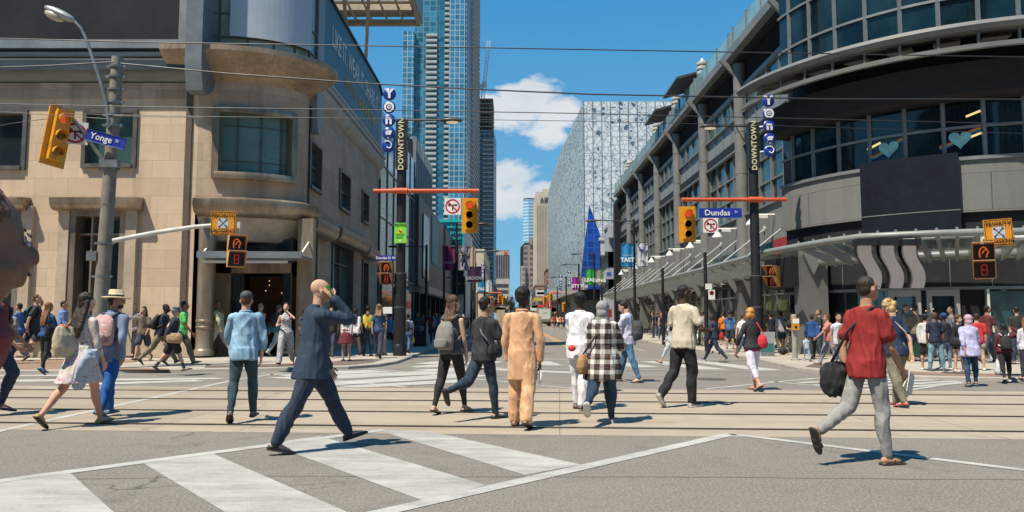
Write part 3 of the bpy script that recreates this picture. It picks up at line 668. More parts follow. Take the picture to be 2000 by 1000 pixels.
# continuous horizontal bands
def bandp(z0, z1, out, mat, nm, y0=CY[0], y1=YE):
    mb = MB(); mb.box(XR-out,XR+.5,y0,y1,z0,z1); return mb.build(nm, mat, RB)
bandp(4.25, 6.7, .0, MPANEL, 'panel_wall'); bandp(10.35, 10.95, .02, MDPANEL, 'spandrel'); bandp(13.35,13.6,.05,MCOLM,'string_course')
bandp(15.0, 15.45, .75, MCOLM, 'parapet'); bandp(14.8,15.0,.35,MDPANEL,'parapet_soffit')
mb = MB(); 
for z in (6.68,10.32,12.05): mb.box(XR-.12,XR+.1,CY[0],YE,z,z+.09)
mb.build('sill_rail', MMULL, RB)
for i, y in enumerate(CY):
    mb = MB(); mb.lathe([(.33,4.3),(.33,14.75)], (XR-.1,y,0), 18)
    for z in (6.7,8.9,11.1,13.3): mb.lathe([(.345,z-.02),(.345,z+.02)], (XR-.1,y,0), 18)
    mb.box(XR-.4,XR+.3,y-.42,y+.42,KZ,4.3) ; mb.build('column', MCOLM, RB, auto=40)
    mb = MB(); mb.bar((XR-.35,y,14.2),(XR-1.05,y,15.0),.16,.22); mb.build('parapet_bracket', MCOLM, RB)
for i in range(len(CY)-1):
    a, b_ = CY[i]+.45, CY[i+1]-.45; W = b_-a
    mb = MB(); mb.box(XR+.22,XR+.28,a,b_,6.7,10.35); wn_ = mb.build('window', MTEAL, RB)
    mb = MB()
    for k in range(5): y = a+W*k/4; mb.box(XR+.08,XR+.25,y-.045,y+.045,6.7,10.35)
    for z in (7.9,9.1): mb.box(XR+.09,XR+.26,a,b_,z-.04,z+.04)
    mb.build('mullion', MMULL, wn_)
    mb = MB(); mb.box(XR+.05,XR+.12,a,b_,10.95,12.08); mb.build('opaque_panel', MPAN2 if i not in (0,) else MPAN2, RB)
    mb = MB(); mb.box(XR+.12,XR+.18,a,b_,12.12,13.36); wn_ = mb.build('window', MTEALB if i%2==0 else MTEAL, RB)
    mb = MB()
    for k in range(5): y = a+W*k/4; mb.box(XR+.0,XR+.16,y-.04,y+.04,10.95,13.36)
    mb.box(XR+.04,XR+.15,a,b_,12.06,12.11); mb.build('mullion', MMULL, wn_)
    mb = MB()
    for k in range(12): z = 13.65+k*.095; mb.add([(XR+.0,a+.3,z),(XR+.0,b_-.3,z),(XR+.16,b_-.3,z+.07),(XR+.16,a+.3,z+.07),(XR+.0,a+.3,z-.012),(XR+.0,b_-.3,z-.012),(XR+.16,b_-.3,z+.058),(XR+.16,a+.3,z+.058)], [(0,1,2,3),(4,7,6,5),(0,4,5,1),(2,6,7,3)])
    mb.box(XR+.2,XR+.25,a,b_,13.6,14.8); mb.build('louvre', MLOUV, RB)
    # roof guard of glass and vent cowl
    mb = MB(); mb.box(XR-.5,XR-.46,a-.4,b_+.4,15.5,16.5); g = mb.build('roof_guard', glassy('guard_glass', (.22,.36,.36), .1, .1, 1, var=.2), RB)
    for k in range(4): y = a+W*k/3; mb = MB(); mb.box(XR-.56,XR-.44,y-.05,y+.05,15.45,16.6); mb.build('post', MMULL, g)
    if i in (1,2,3,5):
        y = CY[i+1]-.2; mb = MB()
        for k in range(5): mb.lathe([(.26,16.0+k*.3),(.36,16.06+k*.3),(.36,16.2+k*.3),(.26,16.26+k*.3)], (XR-.15,y,0), 12)
        mb.lathe([(.2,15.4),(.2,17.4),(.05,17.7)], (XR-.15,y,0), 12); mb.build('vent_cowl', M('pale_vent', (.50,.47,.41), .5,.12,2), RB, auto=40)
    if i in (2,3): 
        mb = MB(); mb.add([(XR-1.4,CY[i]+1.5,16.9),(XR-1.4,CY[i]+6,16.9),(XR+.8,CY[i]+6,17.5),(XR+.8,CY[i]+1.5,17.5),(XR-1.4,CY[i]+1.5,17.05),(XR-1.4,CY[i]+6,17.05),(XR+.8,CY[i]+6,17.65),(XR+.8,CY[i]+1.5,17.65)], [(0,3,2,1),(4,5,6,7),(0,1,5,4),(1,2,6,5),(2,3,7,6),(3,0,4,7)]); mb.build('roof_hood', MLOUV, RB)
    # ground floor shop: dark fascia, glass and posts
    mb = MB(); mb.box(XR+.05,XR+.3,a,b_,3.05,4.25); mb.build('shop_fascia', MDPANEL, RB)
    mb = MB(); mb.box(XR+.3,XR+.34,a,b_,KZ+.25,3.05); sh = mb.build('shop_window', MDPANE if i%2 else glassy('yellow_green_display', (.075,.085,.03), .12, .05, .8, var=.8), RB)
    mb = MB(); 
    for k in range(5): y = a+W*k/4; mb.box(XR+.2,XR+.36,y-.04,y+.04,KZ+.25,3.05)
    mb.box(XR+.18,XR+.36,a,b_,KZ,KZ+.25); mb.box(XR+.2,XR+.36,a,b_,2.5,2.56); mb.build('shop_frame', MMULL, sh)
# signs on fascias
def rsign(name, y0, y1, z0, z1, mat, body=None, sz=.5, lm=None, x=XR-.02, par=None, lab=None):
    mb = MB(); mb.box(x-.1,x+.05,y0,y1,z0,z1); o = mb.build(name, mat, RB)
    if body:
        Mx = Matrix.Translation((x-.115,(y0+y1)/2,(z0+z1)/2)) @ Matrix.Rotation(-pi/2,4,'Z') @ Matrix.Rotation(pi/2,4,'X')
        text('lettering', body, Mx, sz, lm or MWHITE, o)
    return o
for i in (0,1):
    mb = MB()
    for k in range(3): mb.box(XR-.03,XR+.05,CY[i]+1.0+0.*k,CY[i]+4.8,3.33+k*.25,3.41+k*.25)
    mb.build('sign_stripes', MWHITE, RB)
    mb = MB()
    for k in range(3): y = CY[i]+6.3-k*.22; mb.add([(XR-.03,y,3.3),(XR-.03,y-.14,3.3),(XR-.03,y+.1,3.55+k*.16),(XR-.03,y+.24,3.5+k*.16)], [(0,1,2,3)])
    mb.build('sign_emblem', MWHITE, RB)
rsign('shop_sign', CY[2]+.8, CY[2]+6.6, 3.2, 4.2, M('grey_sign', (.30,.31,.31), .5,.1,2), 'adk', .6)
rsign('shop_sign', CY[3]+.6, CY[3]+7, 3.1, 4.1, MDPANEL, 'adidas', 1.1, M('red_sign_letter', (.5,.015,.02), .5,.1,3))
rsign('shop_sign', CY[5]+.8, CY[5]+7, 3.1, 4.0, M('dark_red_sign', (.12,.02,.015), .5,.2,2), 'FORX', .8)
MREDP = M('red_poster', (.30,.02,.02), .5,.2,2)
mb = MB(); mb.box(XR-.03,XR+.02,CY[0]+1,CY[0]+3.4,4.3,5.0); mb.build('wall_poster', MREDP, RB)
for k, (y0, y1) in enumerate(((CY[0]+.6,CY[0]+6.5),(CY[1]+.8,CY[1]+6.4),(CY[2]+1,CY[2]+6))):
    mb = MB(); mb.box(XR-.02,XR+.02,y0,y1,4.32,4.95); mb.build('clerestory_window', MTEAL, RB)
# wall lamps
for y, z in ((34.6,6.15),(40.5,6.2),(46.8,6.2),(53,6.25),(60,6.3),(68,6.3),(77,6.3)):
    mb = MB(); mb.tube([(XR,y,z),(XR-1.1,y,z)], .05, 8); mb.box(XR-.8,XR-.35,y-.12,y+.12,z-.16,z-.02)
    mb.lathe([(.05,z-.1),(.14,z-.25),(.27,z-.4),(.27,z-.47)], (XR-1.05,y,0), 12); mb.build('wall_lamp', MWHITE, RB, auto=40)
# ---- canopy along the side street facade
CX0 = 9.65; CZ = 3.9
mb = MB()
ymax = YE-1
mb.tube([(CX0,30.5,CZ),(CX0,ymax,CZ)], .11, 10); mb.build('canopy_edge_tube', MCANO, RB, auto=40)
mb = MB(); mb.tube([(XR-.55,30.5,CZ-.42),(XR-.55,ymax,CZ-.42)], .16, 10); mb.build('canopy_back_tube', MCANO, RB, auto=40)
k = 0; y = 31.6
while y < ymax:
    mb = MB(); z0 = CZ-.05
    mb.add([(CX0,y-.05,z0+.05),(CX0,y+.05,z0+.05),(XR-.2,y+.05,CZ-.35),(XR-.2,y-.05,CZ-.35),(CX0,y-.05,z0-.06),(CX0,y+.05,z0-.06),(XR-.2,y+.05,CZ-.75),(XR-.2,y-.05,CZ-.75)],
        [(0,1,2,3),(4,7,6,5),(0,4,5,1),(1,5,6,2),(2,6,7,3),(3,7,4,0)]); mb.build('canopy_fin', MCANO, RB)
    if k % 2 == 0:
        mb = MB(); mb.tube([(CX0+.1,y,CZ+.08),(XR-.02,y+.6,CZ+1.75)], .032, 8); mb.lathe([(.14,-.03),(.14,.03)], (XR-.03,y+.6,CZ+1.75), 12, axis='X'); mb.build('canopy_tie_rod', M('rod_grey', (.42,.43,.40), .5,.1,2), RB)
    y += 1.905; k += 1
mb = MB(); mb.add([(CX0+.12,30.5,CZ+.03),(CX0+.12,ymax,CZ+.03),(XR-.1,ymax,CZ-.28),(XR-.1,30.5,CZ-.28)], [(0,1,2,3)]); mb.build('canopy_glass', MCGL, RB)
for yb in CY[:-1]:
    mb = MB(); mb.prism([(XR-.95,yb-.1),(XR-.3,yb-.1),(XR-.3,yb+.1),(XR-.95,yb+.1)], 2.9, 3.1)
    mb = MB(); mb.add([(XR-1.0,yb-.06,3.35),(XR-.35,yb-.06,3.35),(XR-.6,yb-.06,2.7),(XR-1.0,yb+.06,3.35),(XR-.35,yb+.06,3.35),(XR-.6,yb+.06,2.7)], [(0,1,2),(3,5,4),(0,3,4,1),(1,4,5,2),(2,5,3,0)]); mb.build('canopy_bracket', MCANO, RB)
# ---- drum corner
DX, DYc, DR = 18.6, 32.0, 7.5
def dl_(r, a0=188, a1=300, n=36):
    return [(DX+r*cos(R(a0+(a1-a0)*i/n)), DYc+r*sin(R(a0+(a1-a0)*i/n)), cos(R(a0+(a1-a0)*i/n)), sin(R(a0+(a1-a0)*i/n))) for i in range(n+1)]
def ring(nm, r, prof, mat, auto=35, a0=188, a1=300, n=40): mb = MB(); mb.sstrip(dl_(r,a0,a1,n), prof); return mb.build(nm, mat, RB, auto=auto)
def dz(py, d=24.5): return at(1900, py, d).z
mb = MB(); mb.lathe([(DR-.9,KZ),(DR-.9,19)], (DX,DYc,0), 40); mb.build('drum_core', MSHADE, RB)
ring('glass_band', DR, [(0,11.0),(0,19),(-.15,19),(-.15,11.0)], MDRUMG)
ring('dark_band', DR, [(.45,8.75),(.6,8.9),(.75,9.9),(-.3,9.9),(-.3,8.75)], M('black_fascia', (.026,.024,.023), .75,.2,2, spec=.2))
ring('recess_band', DR, [(-.5,9.75),(-.5,11.0),(-.7,11.0),(-.7,9.75)], MDPANEL)
ring('ring_canopy', DR, [(1.9,10.55),(2.0,10.7),(1.9,10.85),(1.45,10.86),(0,11.0),(-.1,10.98),(1.4,10.70),(1.5,10.55)], MRING)
ring('ring_rail', DR, [(1.75,9.95),(1.82,9.98),(1.82,10.12),(1.75,10.15),(1.62,10.1),(1.62,10.0)], MRING)
ring('window_sill', DR, [(.05,10.95),(.2,10.97),(.2,11.12),(-.1,11.12)], MMULL)
mb = MB()
for a in range(190, 300, 7):
    for r, z, z2 in ((DR+1.7,10.05,10.6),): x, y = DX+r*cos(R(a)), DYc+r*sin(R(a)); mb.bar((x,y,z),(x,y,z2),.07)
mb.build('ring_strut', MRING, RB)
for a in range(193, 300, 9):
    mb = MB(); r0, r1 = DR+.2, DR+1.6; c_, s_ = cos(R(a)), sin(R(a)); c2, s2 = cos(R(a+5)), sin(R(a+5))
    mb.add([(DX+r0*c_,DYc+r0*s_,10.5),(DX+r1*c_,DYc+r1*s_,10.35),(DX+r1*c2,DYc+r1*s2,10.35),(DX+r0*c2,DYc+r0*s2,10.5)],[(0,1,2,3)])
    mb.add([(DX+r0*c_,DYc+r0*s_,10.56),(DX+r1*c_,DYc+r1*s_,10.41),(DX+r1*c2,DYc+r1*s2,10.41),(DX+r0*c2,DYc+r0*s2,10.56)],[(3,2,1,0)]); mb.build('soffit_panel', MRING, RB)
ring('glass_band', DR, [(0,6.75),(0,8.9),(-.15,8.9),(-.15,6.75)], MDRUMG)
ring('panel_band', DR, [(.12,4.95),(.12,6.75),(-.2,6.75),(-.2,4.95)], MPANEL)
ring('sill_rail', DR, [(.13,6.7),(.2,6.7),(.2,6.82),(-.1,6.82)], MMULL)
ring('clerestory_band', DR, [(-.05,3.9),(-.05,4.95),(-.3,4.95),(-.3,3.9)], MDPANEL)
ring('fascia_band', DR, [(.1,2.42),(.1,3.9),(-.3,3.9),(-.3,2.42)], MDPANEL)
mb = MB()
for a in range(194, 300, 9):
    x, y = DX+(DR+.05)*cos(R(a)), DYc+(DR+.05)*sin(R(a))
    for z0, z1 in ((6.82,8.9),(11.1,19)): mb.bar((x,y,z0),(x,y,z1),.09,.12)
    mb.bar((DX+(DR+.11)*cos(R(a)),DYc+(DR+.11)*sin(R(a)),2.44),(DX+(DR+.11)*cos(R(a)),DYc+(DR+.11)*sin(R(a)),3.88),.02)
for z in (7.85,12.4,13.9,15.4): mb.sstrip(dl_(DR+.02), [(0,z-.045),(.07,z-.045),(.07,z+.045),(0,z+.045)])
mb.build('mullion', MMULL, RB)
# things behind the drum glass: tinted lights and the coloured reflections as real panels
for a, z, tl in ((246,8.3,.2),(246,7.55,.15),(263,8.35,-.12),(280,8.5,.1),(222,7.6,.2)):
    x, y = DX+(DR+.015)*cos(R(a)), DYc+(DR+.015)*sin(R(a)); mb = MB(); mb.cbox((x,y,z),(.5,.03,.07),rz=R(a+90),ry=-.35); mb.build('ceiling_light', M('yellow_tube_light', (.8,.65,.25), .5,0, emit=(1,.75,.3,.55)), RB)
# heart posters in two panes
MHEART = M('mint_heart', (.25,.55,.52), .5,.25,5)
RAIN = [M('band_red',(.5,.03,.03),.6,0),M('band_orange',(.6,.2,.02),.6,0),M('band_yellow',(.6,.5,.03),.6,0),M('band_green',(.03,.3,.06),.6,0),M('band_blue',(.02,.1,.4),.6,0),M('band_violet',(.15,.03,.3),.6,0)]
for px in (1736, 1875):
    py = 291 if px == 1736 else 272
    # find the drum point under this pixel
    d = ray(px, py); o_ = V((0,0,CH)); best = None
    A = d.x**2+d.y**2; B = 2*((o_.x-DX)*d.x+(o_.y-DYc)*d.y); C_ = (o_.x-DX)**2+(o_.y-DYc)**2-(DR+.03)**2; t = (-B-sqrt(B*B-4*A*C_))/(2*A); p = o_+d*t
    ang = math.atan2(p.y-DYc, p.x-DX)
    Mx = Matrix.Translation(p) @ Matrix.Rotation(ang+pi/2,4,'Z')
    tt = thing('heart_poster', 'window poster with a mint heart on a rainbow stripe, '+('left of the two' if px==1736 else 'right of the two'), 'poster', p, 0, 'heart posters in the upper windows')
    for k in range(6):
        vs = []; 
        for j in range(13):
            u = -.62+1.24*j/12; zz = .12*sin(u*4.2)*.55+u*.38+.02; vs += [(u,-.012,zz+.09-k*.03),(u,-.012,zz+.06-k*.03)]
        mb = MB(Mx); mb.add(vs, [(2*j,2*j+1,2*j+3,2*j+2) for j in range(12)]); mb.build('rainbow_band', RAIN[k], tt)
    hp = []
    for j in range(28):
        q = 2*pi*j/28; hp.append((.021*16*sin(q)**3, -.02, .021*(13*cos(q)-5*cos(2*q)-2*cos(3*q)-cos(4*q))))
    mb = MB(Mx); mb.add(hp+[(x,-.03,z) for x,_,z in hp], [tuple(range(27,-1,-1)),tuple(range(28,56))]+[(j,(j+1)%28,28+(j+1)%28,28+j) for j in range(28)]); mb.build('heart', MHEART, tt)
    mb = MB(Mx)
    for k,(wd) in enumerate((.17,.22,.13)): mb.box(-wd,wd,-.02,-.012,-.62-.1*k,-.6-.1*k)
    mb.build('caption', M('faint_caption', (.25,.35,.35), .6,0), tt)
# big black blank sign on the drum
a0s, a1s = None, None
def drum_ang(px, py, r):
    d = ray(px, py); A = d.x**2+d.y**2; B = 2*(-DX*d.x-DYc*d.y); C_ = DX**2+DYc**2-r*r; t = (-B-sqrt(B*B-4*A*C_))/(2*A); p = V((0,0,CH))+d*t
    return math.degrees(math.atan2(p.y-DYc, p.x-DX)) % 360, p.z
aa, z1 = drum_ang(1680, 345, DR+.35); ab, z2 = drum_ang(1872, 315, DR+.35); _, z3 = drum_ang(1780, 458, DR+.35)
bs = thing('blank_sign', 'large blank navy black sign panel on the curved front above the entrance canopy', 'sign', (DX+DR*cos(R(aa)),DYc+DR*sin(R(aa)),z3))
mb = MB(); mb.sstrip(dl_(DR+.15,aa,ab,14), [(0,z3),(.22,z3),(.22,6.95),(0,6.95)]); mb.build('panel', M('navy_black_sign', (.007,.011,.019), .75,.3,.8, spec=.15), bs)
mb = MB(); mb.sstrip(dl_(DR+.15,aa,ab,14), [(.2,5.0),(.235,5.0),(.235,5.03),(.2,5.03)]); mb.build('joint_strip', MMULL, bs)
# curved canopy around the drum
CP = [(CX0,30.5)]
def cz_pt(px, py): return at(px, py, 1).xyz
def on_z(px, py, z): return gr(px, py, z)
cpx = [(1500,492),(1560,481),(1620,471),(1680,463),(1750,459.5),(1830,456),(1910,453.5),(2000,452),(2080,452)]
cl_ = [on_z(x,y,CZ) for x,y in cpx]; edge = [V((CX0,31,CZ))]+cl_
mb = MB(); mb.tube(edge, .11, 10); mb.build('canopy_edge_tube', MCANO, RB, auto=40)
inner = []
for p in edge:
    v = V((DX-p.x, DYc-p.y, 0)); L = v.length; q = p+v*((L-DR-.75)/L) if L > DR+.8 else p.copy(); q.z = CZ-.42; inner.append(q)
inner[0].x = XR-.55; inner[0].y = 31
mb = MB(); mb.tube(inner, .16, 10); mb.build('canopy_back_tube', MCANO, RB, auto=40)
mb = MB(); mb.add([p+V((0,0,.03)) for p in edge]+[p+V((0,0,.14)) for p in inner], [(i,i+1,len(edge)+i+1,len(edge)+i) for i in range(len(edge)-1)]); mb.build('canopy_glass', MCGL, RB)
for i in range(0,len(edge)):
    for f_ in ((0,.5) if i < len(edge)-1 else (0,)):
        p = edge[i].lerp(edge[min(i+1,len(edge)-1)], f_); q = inner[i].lerp(inner[min(i+1,len(edge)-1)], f_)
        if p.x < 9.9 and p.y > 27: continue
        t = V((-(q-p).y,(q-p).x,0)).normalized()*.05
        mb = MB(); mb.add([p-t+V((0,0,.02)),p+t+V((0,0,.02)),q+t+V((0,0,.1)),q-t+V((0,0,.1)),p-t-V((0,0,.1)),p+t-V((0,0,.1)),q+t-V((0,0,.22)),q-t-V((0,0,.22))],
            [(0,1,2,3),(4,7,6,5),(0,4,5,1),(1,5,6,2),(2,6,7,3),(3,7,4,0)]); mb.build('canopy_fin', MCANO, RB)
        mb = MB(); mb.lathe([(.04,-.02),(.04,.09)], p+V((0,0,.08)), 8); mb.build('canopy_fixing', MCANO, RB)
for dzz in (.28,):
    mb = MB(); mb.tube([e+(inn-e)*.35+V((0,0,.12)) for e, inn in zip(edge[3:],inner[3:])], .05, 8); mb.build('canopy_rail', MCANO, RB)
# corner column and storefront of the drum
mb = MB(); cxp = at(1585,600,28.6); mb.box(cxp.x-.48,cxp.x+.48,28.2,29.0,KZ,3.95); mb.build('column', MCOLM, RB)
mb = MB(); mb.box(cxp.x-.75,XR+.3,28.5,32,2.6,3.95); mb.build('corner_fascia', MDPANEL, RB)
mb = MB(); mb.add([(cxp.x-.45,28.0,3.75),(cxp.x+.25,28.0,3.75),(cxp.x-.1,28.0,3.0),(cxp.x-.45,28.18,3.75),(cxp.x+.25,28.18,3.75),(cxp.x-.1,28.18,3.0)], [(0,1,2),(3,5,4),(0,3,4,1),(1,4,5,2),(2,5,3,0)]); mb.build('canopy_bracket', MCANO, RB)
ring('shop_glass', DR, [(-.1,KZ+.12),(-.1,2.42),(-.2,2.42),(-.2,KZ+.12)], MDPANE)
ring('shop_plinth', DR, [(.05,KZ-.05),(.05,KZ+.12),(-.3,KZ+.12),(-.3,KZ-.05)], MMULL)
ring('shop_head', DR, [(.14,2.36),(.14,2.46),(-.3,2.46),(-.3,2.36)], MMULL)
def dp(px, r=DR): a, z = drum_ang(px, 640, r); return R(a)
def on_drum(a, r, z): return V((DX+r*cos(a), DYc+r*sin(a), z))
def dbar(a, w_, z0, z1, r=DR+.02, dp_=.12, mb=None): mb.cbox(on_drum(a,r,(z0+z1)/2),(w_,dp_,z1-z0),rz=a+pi/2)
mb = MB()
for px in (1588,1607,1930): dbar(dp(px), .12, KZ, 2.4, mb=mb)
mb.build('shop_frame', MMULL, RB)
for x0, x1 in ((1744,1797),(1818,1872)):
    a, b_ = dp(x0), dp(x1); mb = MB(); w_ = .16
    dbar(a, w_, KZ+.02, 2.36, mb=mb); dbar(b_, w_, KZ+.02, 2.36, mb=mb)
    pa, pb = on_drum(a,DR+.02,2.26), on_drum(b_,DR+.02,2.26); mb.bar(pa,pb,.12,.2); mb.bar(pa-V((0,0,1.98)),pb-V((0,0,1.98)),.12,.24); d_ = mb.build('door', M('pale_door_frame', (.36,.36,.33), .5,.1,2), RB)
    mid = on_drum((a+b_)/2,DR+.04,1.25); Mx = Matrix.Translation(mid) @ Matrix.Rotation((a+b_)/2+pi/2,4,'Z')
    mb = MB(Mx)
    for k in range(3): mb.add([(-.15+k*.1,-.03,0),(-.07+k*.1,-.03,0),(-.12+k*.1,-.03,.08+k*.05),(-.2+k*.1,-.03,.11+k*.05)], [(0,1,2,3)])
    mb.build('door_emblem', M('pale_sticker', (.3,.34,.33), .5,0), d_)
a, b_ = dp(1880), dp(1928)
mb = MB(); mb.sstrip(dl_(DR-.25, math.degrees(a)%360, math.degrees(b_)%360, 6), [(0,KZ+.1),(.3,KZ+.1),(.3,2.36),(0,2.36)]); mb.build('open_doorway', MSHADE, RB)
mb = MB(); dbar(dp(1931), .07, KZ, 2.36, r=DR+.2, mb=mb); dbar(dp(1933), .2, .95, 1.25, r=DR+.26, dp_=.03, mb=mb); mb.build('door_handle', MWHITE, RB)
a = dp(1776); mb = MB(); mb.cbox(on_drum(a,DR+.12,.75),(.95,.04,1.25),rz=a+pi/2); gp = mb.build('door_poster', M('green_poster', (.006,.07,.03), .5,.3,3), RB)
a = dp(1962); mb = MB(); mb.cbox(on_drum(a,DR-.05,1.25),(1.2,.1,2.1),rz=a+pi/2); mb.build('window_display', glassy('blue_green_display', (.008,.05,.055), .3, .05, .8, var=.8, vscale=2.5), RB)
for k in range(8):
    a = dp(1752+k*24+(k%3)*5); mb = MB(); mb.ell(on_drum(a,DR+.0,1.66+.06*(k%2)),(.022,.022,.022),6,4); mb.build('shop_bulb', M('warm_bulb', (.9,.6,.3), .5, 0, emit=(1,.55,.25,.8)), RB)
# three ribbon-like fins over the doors
for k, px in enumerate((1686,1731,1775)):
    p = at(px+12, 482, 22.0); pts = []
    for t in range(9):
        u = t/8; xx = p.x+.72*(1/(1+math.exp(-(u-.42)*7)))*.98; zz = 3.55-1.22*u; pts.append((xx, 22.35+.9*u, zz))
    mb = MB(); 
    vs = []; 
    for x,y,z in pts: vs += [(x-.19,y,z),(x+.19,y,z),(x+.19,y+.1,z),(x-.19,y+.1,z)]
    fs = []
    for i in range(8):
        for j in range(4): fs.append((i*4+j,i*4+(j+1)%4,(i+1)*4+(j+1)%4,(i+1)*4+j))
    fs += [(3,2,1,0),(32,33,34,35)]; mb.add(vs, fs); f_ = mb.build('entrance_fin', M('lilac_white_panel', (.50,.48,.50), .5,.06,1), RB, auto=30)
    vs = []; mb = MB()
    for x,y,z in pts: vs += [(x+.19,y+.005,z+.04),(x+.30,y+.3,z+.1),(x+.30,y+.5,z+.1),(x-.1,y+.5,z+.05)]
    mb.add(vs, [(i*4+j,i*4+(j+1)%4,(i+1)*4+(j+1)%4,(i+1)*4+j) for i in range(8) for j in range(4)]+[(3,2,1,0),(32,33,34,35)]); mb.build('side_return', MBLACK, f_)
    mb = MB(); mb.box(pts[0][0]-.24,pts[0][0]+.3,pts[0][1]-.08,pts[0][1]+.3,3.56,3.74); mb.build('cap', MBLACK, f_)
# end wall and dark vertical sign at the far end of the facade
mb = MB(); yb = YR(1214); mb.box(at(1201,500,yb).x,at(1213,500,yb).x,yb,yb+1.2,KZ,at(1207,396,yb).z); tv = mb.build('vertical_sign', MBLACK, None, loc=(11,yb,0)); tag(tv, 'tall black vertical sign slab at the far end of the mall facade', 'sign')
# ---------------------------------------------------------------- the street beyond: everything from 42 m to the skyline
def XY(px, Y): return at(px, 500, Y).x
def ZZ(py, Y): return at(1000, py, Y).z
def facade_mat(name, glass, frame, cw, ch, mw=.12, var=.5, rough=.15, stag=False, spec=.6, fh=None, frame2=None):
    """window grid for far facades: u = x+y, v = z in metres"""
    m, nt, b = base_mat(name); tc = nt.new('ShaderNodeTexCoord').outputs['Object']
    s = nt.new('ShaderNodeSeparateXYZ'); nt.l.new(tc, s.inputs[0]); u = nt.math('ADD', s.outputs[0], s.outputs[1]); v = s.outputs[2]
    def cell(x, w_, g): 
        f = nt.math('FRACT', nt.math('DIVIDE', x, w_)); return nt.math('GREATER_THAN', nt.math('MULTIPLY', nt.math('GREATER_THAN', f, g), nt.math('LESS_THAN', f, 1-g)), .5)
    inside = nt.math('MULTIPLY', cell(u, cw, mw), cell(v, ch, fh if fh is not None else mw))
    cb = nt.new('ShaderNodeCombineXYZ'); nt.l.new(nt.math('FLOOR', nt.math('DIVIDE', u, cw)), cb.inputs[0]); nt.l.new(nt.math('FLOOR', nt.math('DIVIDE', v, ch)), cb.inputs[1])
    wn_ = nt.new('ShaderNodeTexWhiteNoise'); nt.l.new(cb.outputs[0], wn_.inputs[0])
    g = nt.ramp(wn_.outputs[0], 0, 1, tuple(x*(1-var) for x in glass), tuple(min(1,x*(1+var)) for x in glass))
    big = nt.noise(tc, .05, 3); g = nt.mix(nt.math('MULTIPLY', nt.ramp(big,.4,.6), .4), g, tuple(x*1.8 for x in glass))
    c = nt.mix(inside, frame, g); nt.l.new(c, b.inputs['Base Color'])
    nt.l.new(nt.math('MULTIPLY_ADD', inside, rough-.7, .7), b.inputs['Roughness']); b.inputs['Specular IOR Level'].default_value = spec
    return m
def building(name, label, poly, z1, mat, base=0, roofm=None, group=None, wname='wall'):
    cx = sum(p[0] for p in poly)/len(poly); cy = sum(p[1] for p in poly)/len(poly)
    t = thing(name, label, 'building', (cx,cy,0), 0, group); mb = MB(); mb.prism(poly, base, z1); mb.build(wname, mat, t)
    mb = MB(); k = 1.0
    mb.prism([(cx+(p[0]-cx)*.97,cy+(p[1]-cy)*.97) for p in poly], z1, z1+min(1.2,z1*.03)); mb.build('roof', roofm or MDPANEL, t)
    return t
MROOF = M('roof_grey', (.22,.21,.2), .8,.1,.5)
# --- blue glass tower (top out of frame)
Yt = 400; x0, x1, x2 = XY(783,Yt), XY(905,Yt), XY(930,Yt+62)
tw_f = facade_mat('tower_glass', (.03,.14,.20), (.09,.20,.26), 3.4, 2.95, .07, .6, .12)
tw_l = facade_mat('tower_pale_frame', (.04,.15,.24), (.34,.41,.45), 2.6, 2.95, .06, .5, .12, fh=.05)
tw_s = facade_mat('tower_side', (.04,.10,.14), (.26,.27,.27), 3, 2.95, .03, .5, .3, fh=.2)
poly = [(XY(806,Yt),Yt),(x1,Yt),(x2,Yt+62),(XY(806,Yt),Yt+62)]
bt = building('glass_tower', 'very tall blue glass condominium tower rising out of the top of the picture', poly, 235, tw_f, roofm=MROOF)
mb = MB(); mb.box(x0,XY(806,Yt),Yt-3,Yt+30,0,ZZ(65,Yt)); mb.build('side_wing', tw_l, bt)
mb = MB(); mb.box(XY(875,Yt),x1+.5,Yt-2.5,Yt,0,235); mb.build('corner_bay', tw_l, bt)
mb = MB(); a, b_ = V((x1+.6,Yt-2,0)), V((x2+.3,Yt+62,0)); n_ = V((b_.y-a.y,-(b_.x-a.x),0)).normalized()
vs = [a,b_,b_+n_*.8,a+n_*.8]; mb.prism([(p.x,p.y) for p in vs], 0, 235); mb.build('side_face', tw_s, bt)
MSLAB = M('balcony_slab', (.40,.41,.40), .6,.1,1); MBALG = glassy('balcony_glass', (.12,.2,.24), .15, .1, .5, var=.3)
zf = 0; nb = 0; mbs = MB(); mbb = MB()
while zf < 232:
    for a, c in ((829,851),(866,875)):
        if a == 829 and zf > ZZ(70,Yt): continue
        mbs.box(XY(a,Yt),XY(c,Yt),Yt-2.2,Yt+.1,zf,zf+.35); mbs.box(XY(a,Yt),XY(c,Yt),Yt-2.25,Yt-2.1,zf+.35,zf+1.3)
    # sawtooth balconies on the side
    for k in range(1):
        p = a_ = V((x1+.6,Yt,0)).lerp(V((x2,Yt+62,0)), .3); q = V((x1+.6,Yt,0)).lerp(V((x2,Yt+62,0)), .98); mbb.add([(p.x+.9,p.y,zf+1.2),(q.x+.9,q.y,zf-1.2),(q.x+2.2,q.y,zf-1.2),(p.x+2.2,p.y,zf+1.2),(p.x+.9,p.y,zf+2.1),(q.x+.9,q.y,zf-.3),(q.x+2.2,q.y,zf-.3),(p.x+2.2,p.y,zf+2.1)], [(0,1,2,3),(4,7,6,5),(0,4,5,1),(1,5,6,2),(2,6,7,3),(3,7,4,0)])
    zf += 2.95
o = mbs.build('balcony', MSLAB, bt); tag(o, kind='stuff'); o = mbb.build('side_balcony', MSLAB, bt); tag(o, kind='stuff')
mb = MB(); mb.box(XY(851,Yt),XY(866,Yt),Yt-1,Yt,0,235); mb.build('recess_glass', facade_mat('tower_deep', (.02,.11,.17), (.03,.13,.19), 3, 2.95, .05, .5, .1), bt)
